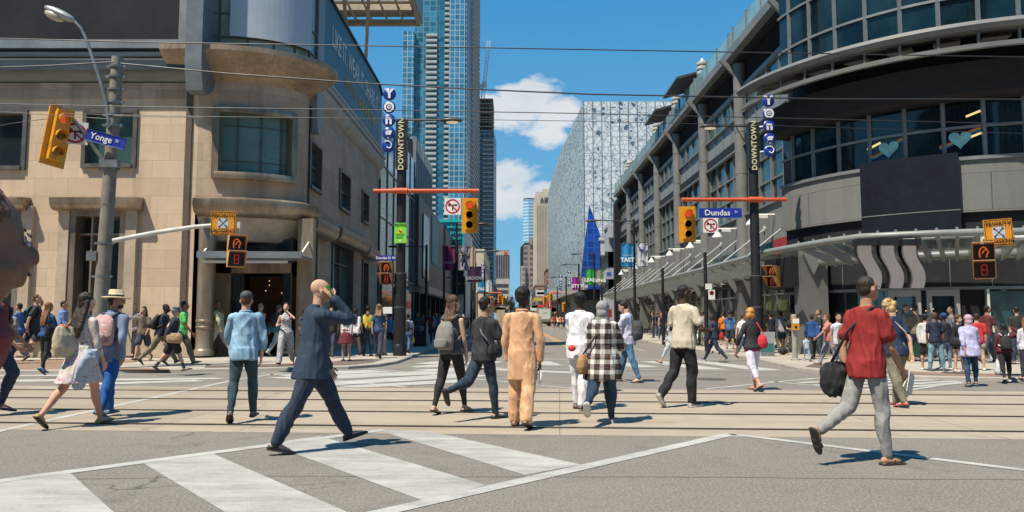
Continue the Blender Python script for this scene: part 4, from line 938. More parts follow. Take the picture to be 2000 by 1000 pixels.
# --- unfinished tower with crane
Yc = 480; xa, xb = XY(926,Yc), XY(964,Yc); zt = ZZ(197,Yc)
ut = building('unfinished_tower', 'dark unfinished tower with bare concrete top floors behind the blue tower', [(xa,Yc),(xb,Yc),(xb+1,Yc+30),(xa,Yc+30)], zt-20, facade_mat('unfin_glass', (.05,.085,.10), (.22,.235,.24), 3, 3.0, .08, .6, .3, fh=.16), roofm=MROOF)
mb = MB()
for k in range(8): mb.box(xa+.5,xb-.5,Yc,Yc+28,zt-20+k*3,zt-20+k*3+.6)
mb.build('bare_floor', M('raw_concrete', (.30,.27,.22), .9,.2,.3), ut)
mb = MB()
for k in range(6): x = xa+1+(xb-xa-2)*k/5; mb.box(x-.35,x+.35,Yc+.6,Yc+1.4,zt-20,zt+1)
mb.box(xa+2,xb-2,Yc+4,Yc+24,zt-20,zt-4); mb.build('bare_column', M('dark_concrete', (.10,.085,.07), .9,.2,.3), ut)
mb = MB()
for k in range(0,int((zt-22)/3.0)): mb.box(xa+ (xb-xa)*.42, xb+.2+1.2*(k%5==2), Yc-1.6, Yc, 3*k+1.0, 3*k+1.9)
o = mb.build('balcony', M('pale_slab', (.42,.43,.42), .6,.2,.5), ut); tag(o, kind='stuff')
cr = thing('tower_crane', 'white lattice tower crane standing on top of the unfinished tower', 'crane', (XY(943,Yc+5),Yc+5,zt))
Yq = Yc+5; pA = at(943,196,Yq); pB = at(946,165,Yq); pC = at(955,80,Yq); pD = at(938,170,Yq)
MCR = M('crane_white', (.55,.53,.50), .6,.1,1)
def lattice(mb, p, q, w_, nseg, r=.3):
    p, q = V(p), V(q); t = (q-p).normalized(); a = t.cross(V((0,1,0))).normalized()*w_/2; c = V((0,w_/2,0)); cs = [a+c,a-c,-a-c,-a+c]
    for o_ in cs: mb.bar(p+o_,q+o_,r)
    for i in range(nseg):
        u, v = p.lerp(q,i/nseg), p.lerp(q,(i+1)/nseg)
        for j in range(4): mb.bar(u+cs[j],v+cs[(j+1)%4],r*.7)
mb = MB(); lattice(mb, pA, pB, 2.0, 6); mb.build('mast', MCR, cr)
mb = MB(); lattice(mb, pB, pC, 1.8, 14); mb.build('jib', MCR, cr)
mb = MB(); lattice(mb, pB, pD, 1.6, 3); mb.cbox(pD, (2.5,2.5,3)); mb.cbox(pB, (3,3,3)); mb.build('counter_jib', MCR, cr)
# --- far office tower in the gap
Yo = 620; xa, xb = XY(964,Yo), XY(995,Yo); zt = ZZ(491,Yo)
fo = building('office_tower', 'brown office block with dark vertical window bands far down the street', [(xa,Yo),(xb,Yo),(xb,Yo+40),(xa,Yo+40)], zt, M('office_stone', (.42,.36,.31), .7,.08,.3), roofm=MROOF)
MOW = M('office_window', (.06,.055,.065), .3,.3,.2)
for k in range(7):
    w_ = (xb-xa)/7; mb = MB(); mb.box(xa+w_*(k+.2),xa+w_*(k+.85),Yo-.3,Yo,ZZ(543,Yo),zt-3); mb.build('window_band', MOW, fo)
for k in range(6): mb = MB(); mb.box(xa+1,xb-1,Yo-.3,Yo,2+k*5,4.5+k*5); mb.build('lower_window_band', MOW, fo)
mb = MB(); mb.box(xa+(xb-xa)*.66,xa+(xb-xa)*.85,Yo-.5,Yo,zt-2.6,zt-.4); mb.build('roof_sign', M('red_far_sign', (.5,.05,.03), .6,0), fo)
# small blue building and tree mass at the street end
building('low_tower', 'small pale blue building just visible at the end of the street', [(XY(998,700),700),(XY(1003,700),700),(XY(1003,700),720),(XY(998,700),720)], ZZ(582,700), facade_mat('pale_blue', (.15,.25,.33), (.3,.36,.4), 3,3,.15))
# --- right skyline
Yb = 760; xa, xb = XY(1022,Yb), XY(1049,Yb); zt = ZZ(390,Yb)
building('blue_tower', 'slim pale blue curved glass tower behind the brown apartment block', [(xa,Yb),(xa+5,Yb-4),(xb,Yb-2),(xb,Yb+20),(xa,Yb+20)], zt, facade_mat('blue_tower_glass', (.10,.28,.42), (.45,.55,.62), 6, 3.2, .04, .3, .2, fh=.22))
Yb = 420; xa, xb = XY(1017,Yb), XY(1052,Yb); zt = ZZ(478,Yb)
br_ = building('apartment_block', 'brown brick apartment block with balconies near the end of the street', [(xa+2,Yb),(xb,Yb),(xb,Yb+30),(xa,Yb+30)], zt, facade_mat('brown_apts', (.08,.08,.085), (.26,.19,.145), 3.2, 3.0, .22, .6, .4))
mb = MB(); mb.prism([(xa,Yb-2),(xa+2.5,Yb-2),(xa+2.5,Yb),(xa,Yb)],0,zt-12); mb.build('wing', facade_mat('brown_apts2', (.10,.10,.10), (.34,.26,.2), 2.2, 3.0, .2, .6, .4), br_)
mb = MB(); mb.box(xa+5,xb-1,Yb-1,Yb+20,zt,zt+3.5); mb.build('penthouse', facade_mat('brown_apts', (.08,.08,.085), (.26,.19,.145), 3.2, 3.0, .22), br_)
Yb = 250; xa, xb = XY(1046,Yb), XY(1086,Yb); zt = ZZ(381,Yb)
MCONC = M('beige_ribbed_concrete', (.47,.40,.31), .85,.08,.3)
hb = building('beige_tower', 'beige ribbed concrete tower with a single column of small windows', [(xa,Yb),(XY(1080,Yb),Yb),(XY(1093,Yb),Yb+1),(XY(1093,Yb),Yb+30),(xa,Yb+30)], zt, MCONC, roofm=MCONC)
mb = MB(); mb.box(XY(1060,Yb),XY(1093,Yb),Yb+1.2,Yb+25,zt,ZZ(368,Yb)); mb.build('upper_block', MCONC, hb)
mb = MB()
for k in range(9): x = xa+.3+(XY(1073,Yb)-xa)*k/9; mb.box(x,x+.28,Yb-.25,Yb,0,zt-3.2)
mb.build('wall_rib', MCONC, hb)
z = 4
while z < zt-4: mb = MB(); mb.box(XY(1079,Yb),XY(1084,Yb),Yb-.1,Yb+.4,z,z+1.5); mb.build('window', MOW, hb); z += 2.75
text('lettering', 'AIR', facing((XY(1064,Yb),Yb-.2,zt-1.7)), 2.4, M('dark_letter', (.06,.055,.05), .6,0), hb, ext=.15, sx=.8)
# --- patterned glass learning centre
Ys = 96
def frit(name, a, b_, c, sc_, gw, gh, dark=.4, streak=False):
    m, nt, b = base_mat(name); tc = nt.new('ShaderNodeTexCoord').outputs['Object']
    s = nt.new('ShaderNodeSeparateXYZ'); nt.l.new(tc, s.inputs[0]); u = nt.math('ADD', s.outputs[0], s.outputs[1]) if not streak else s.outputs[1]
    cb = nt.new('ShaderNodeCombineXYZ'); nt.l.new(u, cb.inputs[0]); nt.l.new(s.outputs[2], cb.inputs[1])
    vo = nt.new('ShaderNodeTexVoronoi'); vo.feature = 'DISTANCE_TO_EDGE'; vo.inputs['Scale'].default_value = sc_; vo.inputs['Randomness'].default_value = 1
    vf = nt.new('ShaderNodeTexVoronoi'); vf.inputs['Scale'].default_value = sc_
    if streak:
        mp = nt.new('ShaderNodeMapping'); mp.inputs['Scale'].default_value = (.35,1,1); nt.l.new(cb.outputs[0], mp.inputs[0]); nt.l.new(mp.outputs[0], vo.inputs[0]); nt.l.new(mp.outputs[0], vf.inputs[0])
    else: nt.l.new(cb.outputs[0], vo.inputs[0]); nt.l.new(cb.outputs[0], vf.inputs[0])
    bands = nt.new('ShaderNodeTexWhiteNoise'); bands.noise_dimensions = '1D'; nt.l.new(nt.math('FLOOR', nt.math('DIVIDE', nt.math('ADD',s.outputs[2],.6), 2.25)), bands.inputs['W'])
    rnd = nt.math('ADD', nt.math('MULTIPLY', bands.outputs[0], .45), nt.math('MULTIPLY', vf.outputs['Color'], .75))
    core = nt.math('GREATER_THAN', vo.outputs['Distance'], .17)
    rim = nt.math('GREATER_THAN', vo.outputs['Distance'], .06)
    hole = nt.math('MULTIPLY', core, nt.math('LESS_THAN', rnd, dark))
    k = nt.mix(rim, b_, a); k = nt.mix(hole, k, c)
    def ln(x, w_, t): f = nt.math('FRACT', nt.math('DIVIDE', x, w_)); return nt.math('LESS_THAN', f, t)
    g = nt.math('MAXIMUM', ln(u, gw, .045), ln(s.outputs[2], gh, .045)); k = nt.mix(nt.math('MULTIPLY', g, .6), k, (.25,.30,.32))
    big = nt.noise(tc, .16, 3); k = nt.mix(nt.math('MULTIPLY', nt.ramp(big,.42,.62), .22), k, (.34,.44,.44))
    nt.l.new(k, b.inputs['Base Color']); b.inputs['Roughness'].default_value = .2; b.inputs['Specular IOR Level'].default_value = .6
    return m
fs_ = frit('fritted_glass_front', (.74,.75,.74), (.36,.40,.43), (.08,.13,.19), 1.35, 1.15, 2.25, .50)
fw_ = frit('fritted_glass_side', (.56,.58,.54), (.24,.28,.26), (.10,.13,.13), 2.2, 1.5, 2.25, .6, streak=True)
xA = XY(1142,Ys); zt = ZZ(198,Ys); Yw = 126; xB = XY(1096,Yw)
sl = thing('learning_centre', 'big box of pale patterned glass rising behind the mall', 'building', (xA,Ys,0))
zb = 5.2
mb = MB(); mb.add([(xA,Ys,zb),(26,Ys,zb),(26,Ys,zt),(xA,Ys,zt),(xA,Ys+.4,zb),(26,Ys+.4,zb),(26,Ys+.4,zt),(xA,Ys+.4,zt)], [(0,1,2,3),(4,7,6,5),(2,6,7,3)]); mb.build('south_face', fs_, sl)
mb = MB(); mb.prism([(xA-.02,Ys+.02),(xA+.35,Ys+.3),(xB+.4,Yw),(XY(1091,Yw+2)+.6,Yw+40),(XY(1091,Yw+2),Yw+40),(xB,Yw)], 5.0, zt-.05); mb.build('west_face', fw_, sl)
mb = MB(); mb.prism([(xA+.8,Ys+.6),(26,Ys+.6),(26,Yw+40),(xB+1.4,Yw+40),(xB+1.2,Yw)], 0, zt-.5); mb.build('core', MROOF, sl)
mb = MB(); 
for k in range(16):  # glazing fins
    x = xA+.0+k*1.15
    if x < 26: mb.box(x-.03,x+.03,Ys-.06,Ys,zb,zt)
mb.build('glazing_fin', MMULL, sl)
# blue faceted entrance canopy: a real wedge leaning against the corner
MBLU = facade_mat('blue_tiles', (.006,.05,.26), (.015,.09,.38), .8, .8, .06, .5, .3)
ap = at(1152,401,Ys-1.5); l0 = at(1127,560,Ys-2.5); r0 = at(1176,560,Ys-1.5); l1 = at(1143,560,Ys+6)
bl = thing('blue_wedge', 'tall dark blue tiled wedge at the corner of the patterned glass building', 'building', l0)
zl = 0.1
pts_ = [at(x,y,Ys-3) for x,y in ((1151,400),(1172,458),(1175,565),(1131,565))]; mb = MB(); mb.add(pts_+[p_+V((.6,7,0)) for p_ in pts_], [(0,1,2,3),(4,7,6,5),(0,4,5,1),(1,5,6,2),(2,6,7,3),(3,7,4,0)]); mb.build('tiled_sail', MBLU, bl)
mb = MB(); mb.box(pts_[3].x+.5,pts_[2].x-.3,Ys-2.5,Ys+4,0,pts_[2].z); mb.build('base', MDPANEL, bl)
# right side shops between wedge and mall, and beyond
def shop(name, label, x0, x1, y0, y1, z1, col, win=(.06,.09,.10), nwin=3, fl=3.2, sign=None, facade='x', gm=None):
    t = thing(name, label, 'building', ((x0+x1)/2,y0,0)); mt = M('wall_%.2f_%.2f_%.2f' % col, col, .8,.15,1.2)
    mb = MB(); mb.box(x0,x1,y0,y1,0,z1); mb.build('wall', mt, t)
    mb = MB(); mb.box(x0-.15,x1+.15,y0-.15,y1+.1,z1,z1+.35); mb.build('cornice', mt, t)
    mg = gm or M('far_window', (.05,.07,.08), .25,.5,.8)
    xs_ = x0-.06 if x0 > 0 else x1; sg = 1 if x0 > 0 else -1
    nz = max(1,int((z1-3.6)/fl)); ny = max(2,int((y1-y0)/3.2))
    for iz in range(nz):
        for iy in range(ny):
            yy_ = y0+(y1-y0)*(iy+.5)/ny; zz_ = 4.2+iz*fl; mb = MB(); mb.box(min(xs_,xs_+.06),max(xs_,xs_+.06),yy_-.8,yy_+.8,zz_,zz_+fl*.55); mb.build('window', mg, t)
        nx = max(2,int((x1-x0)/2.6))
        for ix in range(nx):
            xx_ = x0+(x1-x0)*(ix+.5)/nx; zz_ = 4.2+iz*fl
            if nwin: mb = MB(); mb.box(xx_-.7,xx_+.7,y0-.06,y0,zz_,zz_+fl*.55); mb.build('window', mg, t)
    mb = MB(); mb.box(min(xs_,xs_+.06)-.02,max(xs_,xs_+.06)+.02,y0+.4,y1-.4,.3,2.9); mb.build('shop_window', MDPANE, t)
    return t
shop('shop_building', 'white rendered shop with boxy bay windows right of the blue wedge', XY(1172,93),XY(1190,93)+1.5, 93,95.5, ZZ(470,93), (.50,.51,.50))
t = shop('shop_building', 'light grey stepped building end with a blue wall sign beside the black sign slab', XY(1188,89),11.9, 88,92.5, ZZ(445,89), (.36,.38,.39))
mb = MB(); mb.box(XY(1185,89),XY(1200,89),86.8,88,ZZ(464,87),ZZ(440,87)); mb.build('bay', M('bay_grey', (.42,.44,.45), .6,.1,1), t)
mb = MB(); mb.box(XY(1184,87),XY(1193,87),86.6,86.8,ZZ(540,87),ZZ(532,87)); mb.build('wall_sign', M('blue_sign', (.03,.12,.4), .5,0), t)
mb = MB(); mb.box(XY(1181,87),XY(1193,87),86.6,86.7,ZZ(620,87),ZZ(604,87)); mb.build('red_shop_sign', MREDP, t)
shop('shop_building', 'yellowish low shop building below the green LEARNING banners', XY(1164,100),XY(1180,100)+1, 99,104, ZZ(535,100), (.42,.40,.25))
shop('brick_building', 'narrow brown brick building with a dark cornice and red upright sign', XY(1068,170),XY(1090,170)+3, 170,185, ZZ(527,170), (.22,.13,.075))
shop('brick_building', 'low red brick shops beyond the delivery truck', XY(1046,200),XY(1068,200)+2, 200,240, ZZ(558,200), (.30,.19,.14))
shop('brick_building', 'low pale shop row at the far right end of the street', XY(1035,300),XY(1050,300)+2, 300,380, ZZ(575,300), (.38,.33,.27))
shop('white_house', 'white gabled shop front behind the far lamp posts', XY(1092,150),XY(1118,150), 150,158, ZZ(560,150), (.50,.49,.45))
# upright red sign with white letters
v = thing('upright_sign', 'tall upright red shop sign with white letters on the brown brick building', 'sign', at(1073,600,168))
mb = MB(); mb.box(XY(1069,168),XY(1077,168),167.5,168,ZZ(605,168),ZZ(532,168)); mb.build('panel', M('red_upright', (.42,.03,.02), .5,.1,1), v)
for k, c in enumerate('ZANZI'): text('lettering', c, facing((XY(1073,168),167.4,ZZ(543+k*13,168))), 1.5, MWHITE, v)
# --- left side beyond the corner building
XLs = -7.6
MSTG = facade_mat('pale_glass_front', (.30,.36,.37), (.20,.25,.26), 1.6, 2.4, .03, .25, .1)
lg = thing('glass_shop', 'tall pale mirrored glass shop front directly behind the stone corner building', 'building', (XLs,42.5,0))
mb = MB(); mb.box(XLs-12,XLs,42.6,57.5,KZ,13.4); mb.build('mirror_wall', glassy('mirror_wall_glass', (.17,.20,.21), .04, .45, .35, metal=.55, var=.35, vscale=.5), lg)
mb = MB(); 
for k in range(7): y = 42.6+k*2.48; mb.box(XLs,XLs+.06,y-.03,y+.03,KZ,13.4)
for z in (4.0,7.2,10.3): mb.box(XLs,XLs+.05,42.6,57.5,z-.03,z+.03)
mb.build('mullion', MMULL, lg)
mb = MB(); mb.box(XLs,XLs+.1,43.2,46.8,KZ+.2,3.4); mb.box(XLs,XLs+.1,48,56.5,KZ+.2,3.4); mb.build('shop_window', MDPANE, lg)
f2 = thing('louvred_building', 'dark fin-clad building stepping down along the left pavement', 'building', (XLs,58,0))
mb = MB(); mb.box(XLs-12,XLs-.3,57.8,70,KZ,15.3); mb.build('wall', MDPANEL, f2)
for k in range(22): mb = MB(); y = 57.9+k*.56; mb.box(XLs-.3,XLs+.05,y,y+.1,5,15.5-.0*k); mb.build('fin', glassy('fin_glass', (.10,.16,.19), .1, .1, .5, var=.4) if k%3 else MMULL, f2)
f3 = thing('dark_building', 'low dark brown building with teal panels along the left pavement', 'building', (XLs,60,0))
mb = MB(); mb.box(XLs-1,XLs+.35,57.6,90,3.9,10.9); mb.build('upper_wall', M('dark_brown_clad', (.06,.055,.05), .5,.35,.5), f3)
mb = MB(); mb.box(XLs+.35,XLs+.42,66.5,72,6.3,10.5); mb.build('teal_panel', M('teal_panel', (.01,.18,.22), .5,.15,1), f3)
mb = MB(); mb.box(XLs+.35,XLs+.45,60,64,4.6,9.8); mb.build('grey_panel', MTEAL, f3)
mb = MB(); mb.box(XLs-1,XLs+.9,60,90,3.4,3.95); mb.build('awning', M('beige_awning', (.46,.40,.32), .7,.1,1), f3)
mb = MB(); mb.box(XLs-1,XLs+.1,57.6,90,KZ,3.4); mb.build('shop_window', glassy('busy_display', (.09,.075,.04), .15, .1, 1, var=.9, vscale=3.5), f3)
for k in range(9): mb = MB(); y = 58+k*4; mb.box(XLs+.1,XLs+.4,y-.2,y+.2,KZ,3.4); mb.build('pier', MDPANEL, f3)
# teal screen building end
f4 = thing('screen_building', 'building end with a big teal and navy advertising screen over dark storefronts', 'building', (-8,90,0))
xA_, xB_ = XY(848,90), XY(906,90)
mb = MB(); mb.box(xA_-8,xB_-.1,90.3,110,KZ,ZZ(432,90)); mb.build('wall', M('white_wall', (.40,.42,.43), .6,.15,1), f4)
mb = MB(); mb.box(xA_-.3,xB_,90.0,90.3,ZZ(482,90),ZZ(428,90)); s_ = mb.build('screen_frame', M('teal_frame', (.02,.38,.36), .4,.05,1), f4)
mb = MB(); mb.box(xA_,xB_-.3,89.9,90.0,ZZ(478,90),ZZ(434,90)); mb.build('screen', M('navy_screen', (.008,.06,.10), .3,.3,.5), s_)
for k, bd in enumerate(('People who eat', 'plants are proven', 'to live longer. grocer')): text('lettering', ('ple who eat','s are proven','eir grocer.')[k], facing((XY(882,90),89.85,ZZ(443+k*11,90))), .62, M('mint_letter', (.05,.55,.5), .5,0), s_, align='CENTER')
for k in range(5): mb = MB(); mb.box(xA_-.2,XY(905,90),89.95,90.2,ZZ(540+k*8,90),ZZ(537+k*8,90)); mb.build('white_strip', MWHITE, f4)
mb = MB(); mb.box(xA_-.2,XY(888,90)+.1,89.9,90.1,ZZ(600,90),ZZ(578,90)); mb.build('yellow_fascia', M('yellow_green_sign', (.35,.33,.04), .5,.1,1), f4)
mb = MB(); mb.box(xA_-.2,XY(906,90),89.85,90.1,ZZ(575,90),ZZ(484,90)); mb.build('dark_front', MDPANEL, f4)
shop('beige_building', 'plain beige rendered building behind the purple street banners', XY(930,140)-14,XY(950,140)-.5, 140,175, ZZ(490,140), (.48,.42,.32), nwin=0)
shop('beige_building', 'white edged low building next to the purple street banners', XY(905,118)-6,XY(922,118), 116,130, ZZ(508,118), (.40,.40,.38))
shop('low_building', 'dark low shops with coloured signs on the far left kerb', XY(951,200)-8,XY(966,200), 190,260, ZZ(560,200), (.10,.09,.09))
t = kids(f4)[0]
sg = thing('street_sign_cluster', 'cluster of small coloured shop signs hanging over the far left pavement', 'sign', at(975,600,150))
rr = random.Random(3)
for k in range(14):
    p = at(958+rr.random()*30, 577+rr.random()*32, 150); mb = MB(); c = [(.6,.03,.02),(.5,.4,.02),(.6,.6,.6),(.1,.3,.04),(.35,.02,.2),(.6,.6,.6),(.02,.2,.35)][k%7]
    mb.cbox(p,(1.0+rr.random(),.1,.4+.6*rr.random())); mb.build('sign_panel', M('sgn%d'%(k%7), c, .5,.1,2), sg)
sg = thing('street_sign_cluster', 'cluster of small shop signs hanging over the far right pavement', 'sign', at(1055,600,170))
for k in range(12):
    p = at(1040+rr.random()*50, 570+rr.random()*36, 168); mb = MB(); c = [(.5,.02,.2),(.5,.4,.02),(.6,.6,.6),(.35,.2,.1),(.6,.05,.02),(.02,.2,.35),(.2,.3,.3)][k%7]
    mb.cbox(p,(1.0+rr.random(),.1,.5+.8*rr.random())); mb.build('sign_panel', M('sgr%d'%(k%7), c, .5,.1,2), sg)
# plywood hoarding in the road
h = thing('plywood_hoarding', 'tan plywood hoarding standing on the left kerb down the street', 'hoarding', at(978,640,88))
mb = MB(); a = at(970,640,88); c = at(986,640,88); mb.box(a.x,c.x,88,88.1,0,ZZ(605,88)); mb.box(a.x+.4,a.x+.45,87.95,88,0,ZZ(605,88)); mb.build('panel', M('plywood', (.45,.36,.22), .8,.15,2), h)
# trees
def tree(label, px, py_top, Y, wpx, col, seed, trunk=.28):
    rnd = random.Random(seed); b0 = at(px,600,Y); zt = ZZ(py_top,Y); R_ = wpx/F*Y/2
    t = thing('street_tree', label, 'tree', (b0.x,Y,KZ)); zc = zt-R_*1.1
    mb = MB(); mb.tube([(b0.x,Y,0),(b0.x+.05,Y,zc*.6),(b0.x,Y,zc)], .2, 8, .1)
    for k in range(6): a = k*1.05; mb.tube([(b0.x,Y,zc*.65),(b0.x+R_*.6*cos(a),Y+R_*.6*sin(a),zc+R_*.2)], .08, 6, .02)
    mb.build('trunk', M('bark', (.08,.06,.045), .9,.3,5), t)
    mb = MB(); cl = [(rnd.gauss(0,.5),rnd.gauss(0,.5),rnd.gauss(0,.5)) for _ in range(26)]
    for c in cl:
        L = sqrt(sum(q*q for q in c)); c = V(c)*(1/max(1,L*1.15))
        for k in range(70):
            d = V((rnd.gauss(0,1),rnd.gauss(0,1),rnd.gauss(0,1))).normalized()*rnd.random()**.4*.34
            p = V((b0.x+(c.x+d.x)*R_,Y+(c.y+d.y)*R_,zc+(c.z+d.z)*R_*1.1)); s_ = R_*.05
            a = V((rnd.gauss(0,1),rnd.gauss(0,1),rnd.gauss(0,1))).normalized(); b_ = a.cross(V((rnd.random(),rnd.random(),1))).normalized()
            mb.m = k%2; mb.add([p-a*s_,p+b_*s_,p+a*s_,p-b_*s_], [(0,1,2,3)])
    mb.build('crown', [M('leaf_%.2f_a'%col[0], col, .8,.35,2), M('leaf_%.2f_b'%col[0], tuple(c*.6 for c in col), .8,.35,2)], t)
tree('dark green tree standing past the tan robed man at the far left kerb', 997, 578, 120, 26, (.03,.055,.02), 1)
tree('dark green tree at the end of the street between the kerbs', 1008, 590, 230, 30, (.025,.045,.018), 2)
tree('yellow green tree beyond the far lamp posts on the right pavement', 1128, 566, 125, 46, (.12,.14,.03), 3)
tree('small green tree at the far right kerb beyond the truck', 1032, 592, 200, 22, (.04,.06,.02), 5)
# ---------------------------------------------------------------- the side of the street behind the camera (seen only in reflections)
for i, (x0, x1, z1, c, lab) in enumerate(((-60,-22,26,(.30,.27,.23),'tan office block behind the photographer to the left'),(-20,8,38,(.20,.23,.26),'blue grey office block right behind the photographer'),(12,60,22,(.38,.36,.33),'pale block behind the photographer to the right'))):
    building('office_block', lab, [(x0,-42),(x1,-42),(x1,-30),(x0,-30)], z1, facade_mat('back_%d'%i, (.05,.08,.10), c, 3.2, 3.4, .16, .5, .3))
# ---------------------------------------------------------------- poles, signals, signs, wires, banners
MPOLEC = M('concrete_pole', (.20,.18,.15), .75,.2,3, bump=.1)
MPOLEG = M('galvanised_pole', (.24,.25,.25), .4,.25,4, metal=.6)
MSIGY = M('signal_yellow', (.62,.27,.01), .45,.12,3)
MSIGY2 = M('sign_amber', (.66,.27,.012), .5,.08,3)
MORANGE = M('orange_arm', (.55,.09,.025), .5,.15,3)
MBLUE = M('sign_blue', (.01,.03,.30), .45,.1,3)
MPEACH = M('signal_hood_peach', (.62,.36,.17), .5,.1,3)
MREDL = M('lit_red_lens', (.6,.08,.03), .4,.1,8, emit=(1,.16,.06,.38))
MLENS = M('dark_lens', (.035,.022,.014), .3,.3,6)
MREDR = M('sign_red', (.45,.02,.02), .5,.05,3)
MREDLED = M('lit_red_led', (.7,.05,.02), .5,0, emit=(1,.07,.02,.22))
MORLED = M('lit_orange_led', (.6,.16,.05), .5,0, emit=(1,.2,.04,.2))
MGALV = M('pale_arm_paint', (.50,.50,.47), .45,.15,3)
def signal(name, label, c, rz=0, group='three lens traffic signals', lit=True, w_=.52, h=1.2):
    t = thing(name, label, 'traffic light', c, rz, group)
    mb = MB(); mb.box(-w_/2,w_/2,-.03,.03,-h/2,h/2); o = mb.build('backplate', MSIGY, t, local=True)
    mb = MB(); mb.box(-w_*.29,w_*.29,-.2,-.03,-h*.42,h*.42); mb.build('housing', MSIGY, t, local=True)
    for k in range(3):
        z = h*(.28-.28*k); mb = MB(); mb.lathe([(.001,.0),(w_*.2,0),(w_*.2,.03),(.001,.06)], (0,-.20,z), 16, axis='Y')
        ln = mb.build('lens', MREDL if (k==0 and lit) else MLENS, t, local=True)
        mb = MB(); r = w_*.235; vs = []; nn = 10
        for j in range(nn+1):
            a = R(-20+220*j/nn); vs += [(r*cos(a),-.2,z+r*sin(a)),(r*cos(a),-.42+.10*(1-sin(a)),z+r*sin(a)),((r-.015)*cos(a),-.42+.10*(1-sin(a)),z+(r-.015)*sin(a)),((r-.015)*cos(a),-.2,z+(r-.015)*sin(a))]
        mb.add(vs, [(4*j+q,4*j+(q+1)%4,4*j+4+(q+1)%4,4*j+4+q) for j in range(nn) for q in range(4)]); mb.build('visor', MSIGY, t, local=True)
    return t
def noturn(label, c, rz=0, s=.45):
    t = thing('no_turn_sign', label, 'sign', c, rz); mb = MB(); mb.box(-s/2,s/2,-.01,.01,-s/2,s/2); mb.build('plate', MWHITE, t, local=True)
    mb = MB(); mb.lathe([(s*.36,0),(s*.44,0),(s*.44,.01),(s*.36,.01)], (0,-.012,0), 28, axis='Y')
    vs=[];n=28
    for j in range(n): a=2*pi*j/n; vs += [(s*.36*cos(a),-.016,s*.36*sin(a)),(s*.45*cos(a),-.016,s*.45*sin(a))]
    mb = MB(); mb.add(vs,[(2*j,2*j+1,(2*j+3)%(2*n),(2*j+2)%(2*n)) for j in range(n)]); mb.bar((-s*.28,-.02,s*.28),(s*.28,-.02,-s*.28),.008,s*.07); mb.build('red_ring', MREDR, t, local=True)
    mb = MB()
    def pl(p): mb.add([(x*s,-.0125,z*s) for x,z in p],[tuple(range(len(p)))])
    pl([(-.04,-.26),(.04,-.26),(.04,.08),(-.04,.08)]); pl([(-.2,.03),(.2,.03),(.2,.11),(-.2,.11)]); pl([(-.31,.07),(-.18,.18),(-.18,-.04)]); pl([(.31,.07),(.18,-.04),(.18,.18)])
    mb.build('arrow', MBLACK, t, local=True); return t
def plate_text(t, body, size, mat, z=0, y=-.03, sx=1, x=0, ext=.003, bold=0, nm='lettering'):
    cu = bpy.data.curves.new('t','FONT'); cu.body = body; cu.size = size; cu.extrude = ext; cu.align_x='CENTER'; cu.align_y='CENTER'; cu.resolution_u = 2; cu.offset = bold
    ob = bpy.data.objects.new('t',cu); me = bpy.data.meshes.new_from_object(ob); bpy.data.objects.remove(ob)
    me.transform(Matrix.Translation((x,y,z)) @ Matrix.Rotation(pi/2,4,'X') @ Matrix.Diagonal((sx,1,1,1))); me.materials.clear(); me.materials.append(mat)
    for p in me.polygons: p.material_index = 0
    o = bpy.data.objects.new(nm, me); COL.objects.link(o); o.parent = t; return o
def priority(label, c, rz=0, ry=0):
    t = thing('priority_crossing_sign', label, 'sign', c, rz); t.rotation_euler.y = ry
    mb = MB(); mb.box(-.3,.3,-.012,.012,-.3,.3); mb.build('plate', MSIGY2, t, local=True)
    mb = MB(); 
    for a,b_,c_,d in ((-.285,.285,.272,.285),(-.285,.285,-.285,-.272),(-.285,-.272,-.27,.27),(.272,.285,-.27,.27)): mb.box(a,b_,-.016,-.011,c_,d)
    mb.build('border', MBLACK, t, local=True)
    plate_text(t, 'PRIORITY', .125, MBLACK, .195, bold=.002); plate_text(t, 'CROSSING', .125, MBLACK, -.2, bold=.002)
    mb = MB(); mb.box(-.13,.13,-.018,-.012,-.125,.125); mb.build('white_square', M('sign_pale_blue', (.50,.55,.60), .5,.05,3), t, local=True)
    mb = MB(); mb.bar((-.1,-.022,-.1),(.1,-.022,.1),.004,.014); mb.bar((-.1,-.022,.1),(.1,-.022,-.1),.004,.014)
    for sx_ in (-1,1):
        for sz_ in (-1,1): mb.add([(sx_*.11,-.0235,sz_*.11),(sx_*.06,-.0235,sz_*.105),(sx_*.105,-.0235,sz_*.06)],[(0,1,2)])
    for k in (-.065,.065): mb.box(k-.002,k+.002,-.0195,-.0185,-.12,.12); mb.box(-.125,.125,-.0198,-.0188,k-.002,k+.002)
    mb.build('crossing_symbol', MBLACK, t, local=True); return t
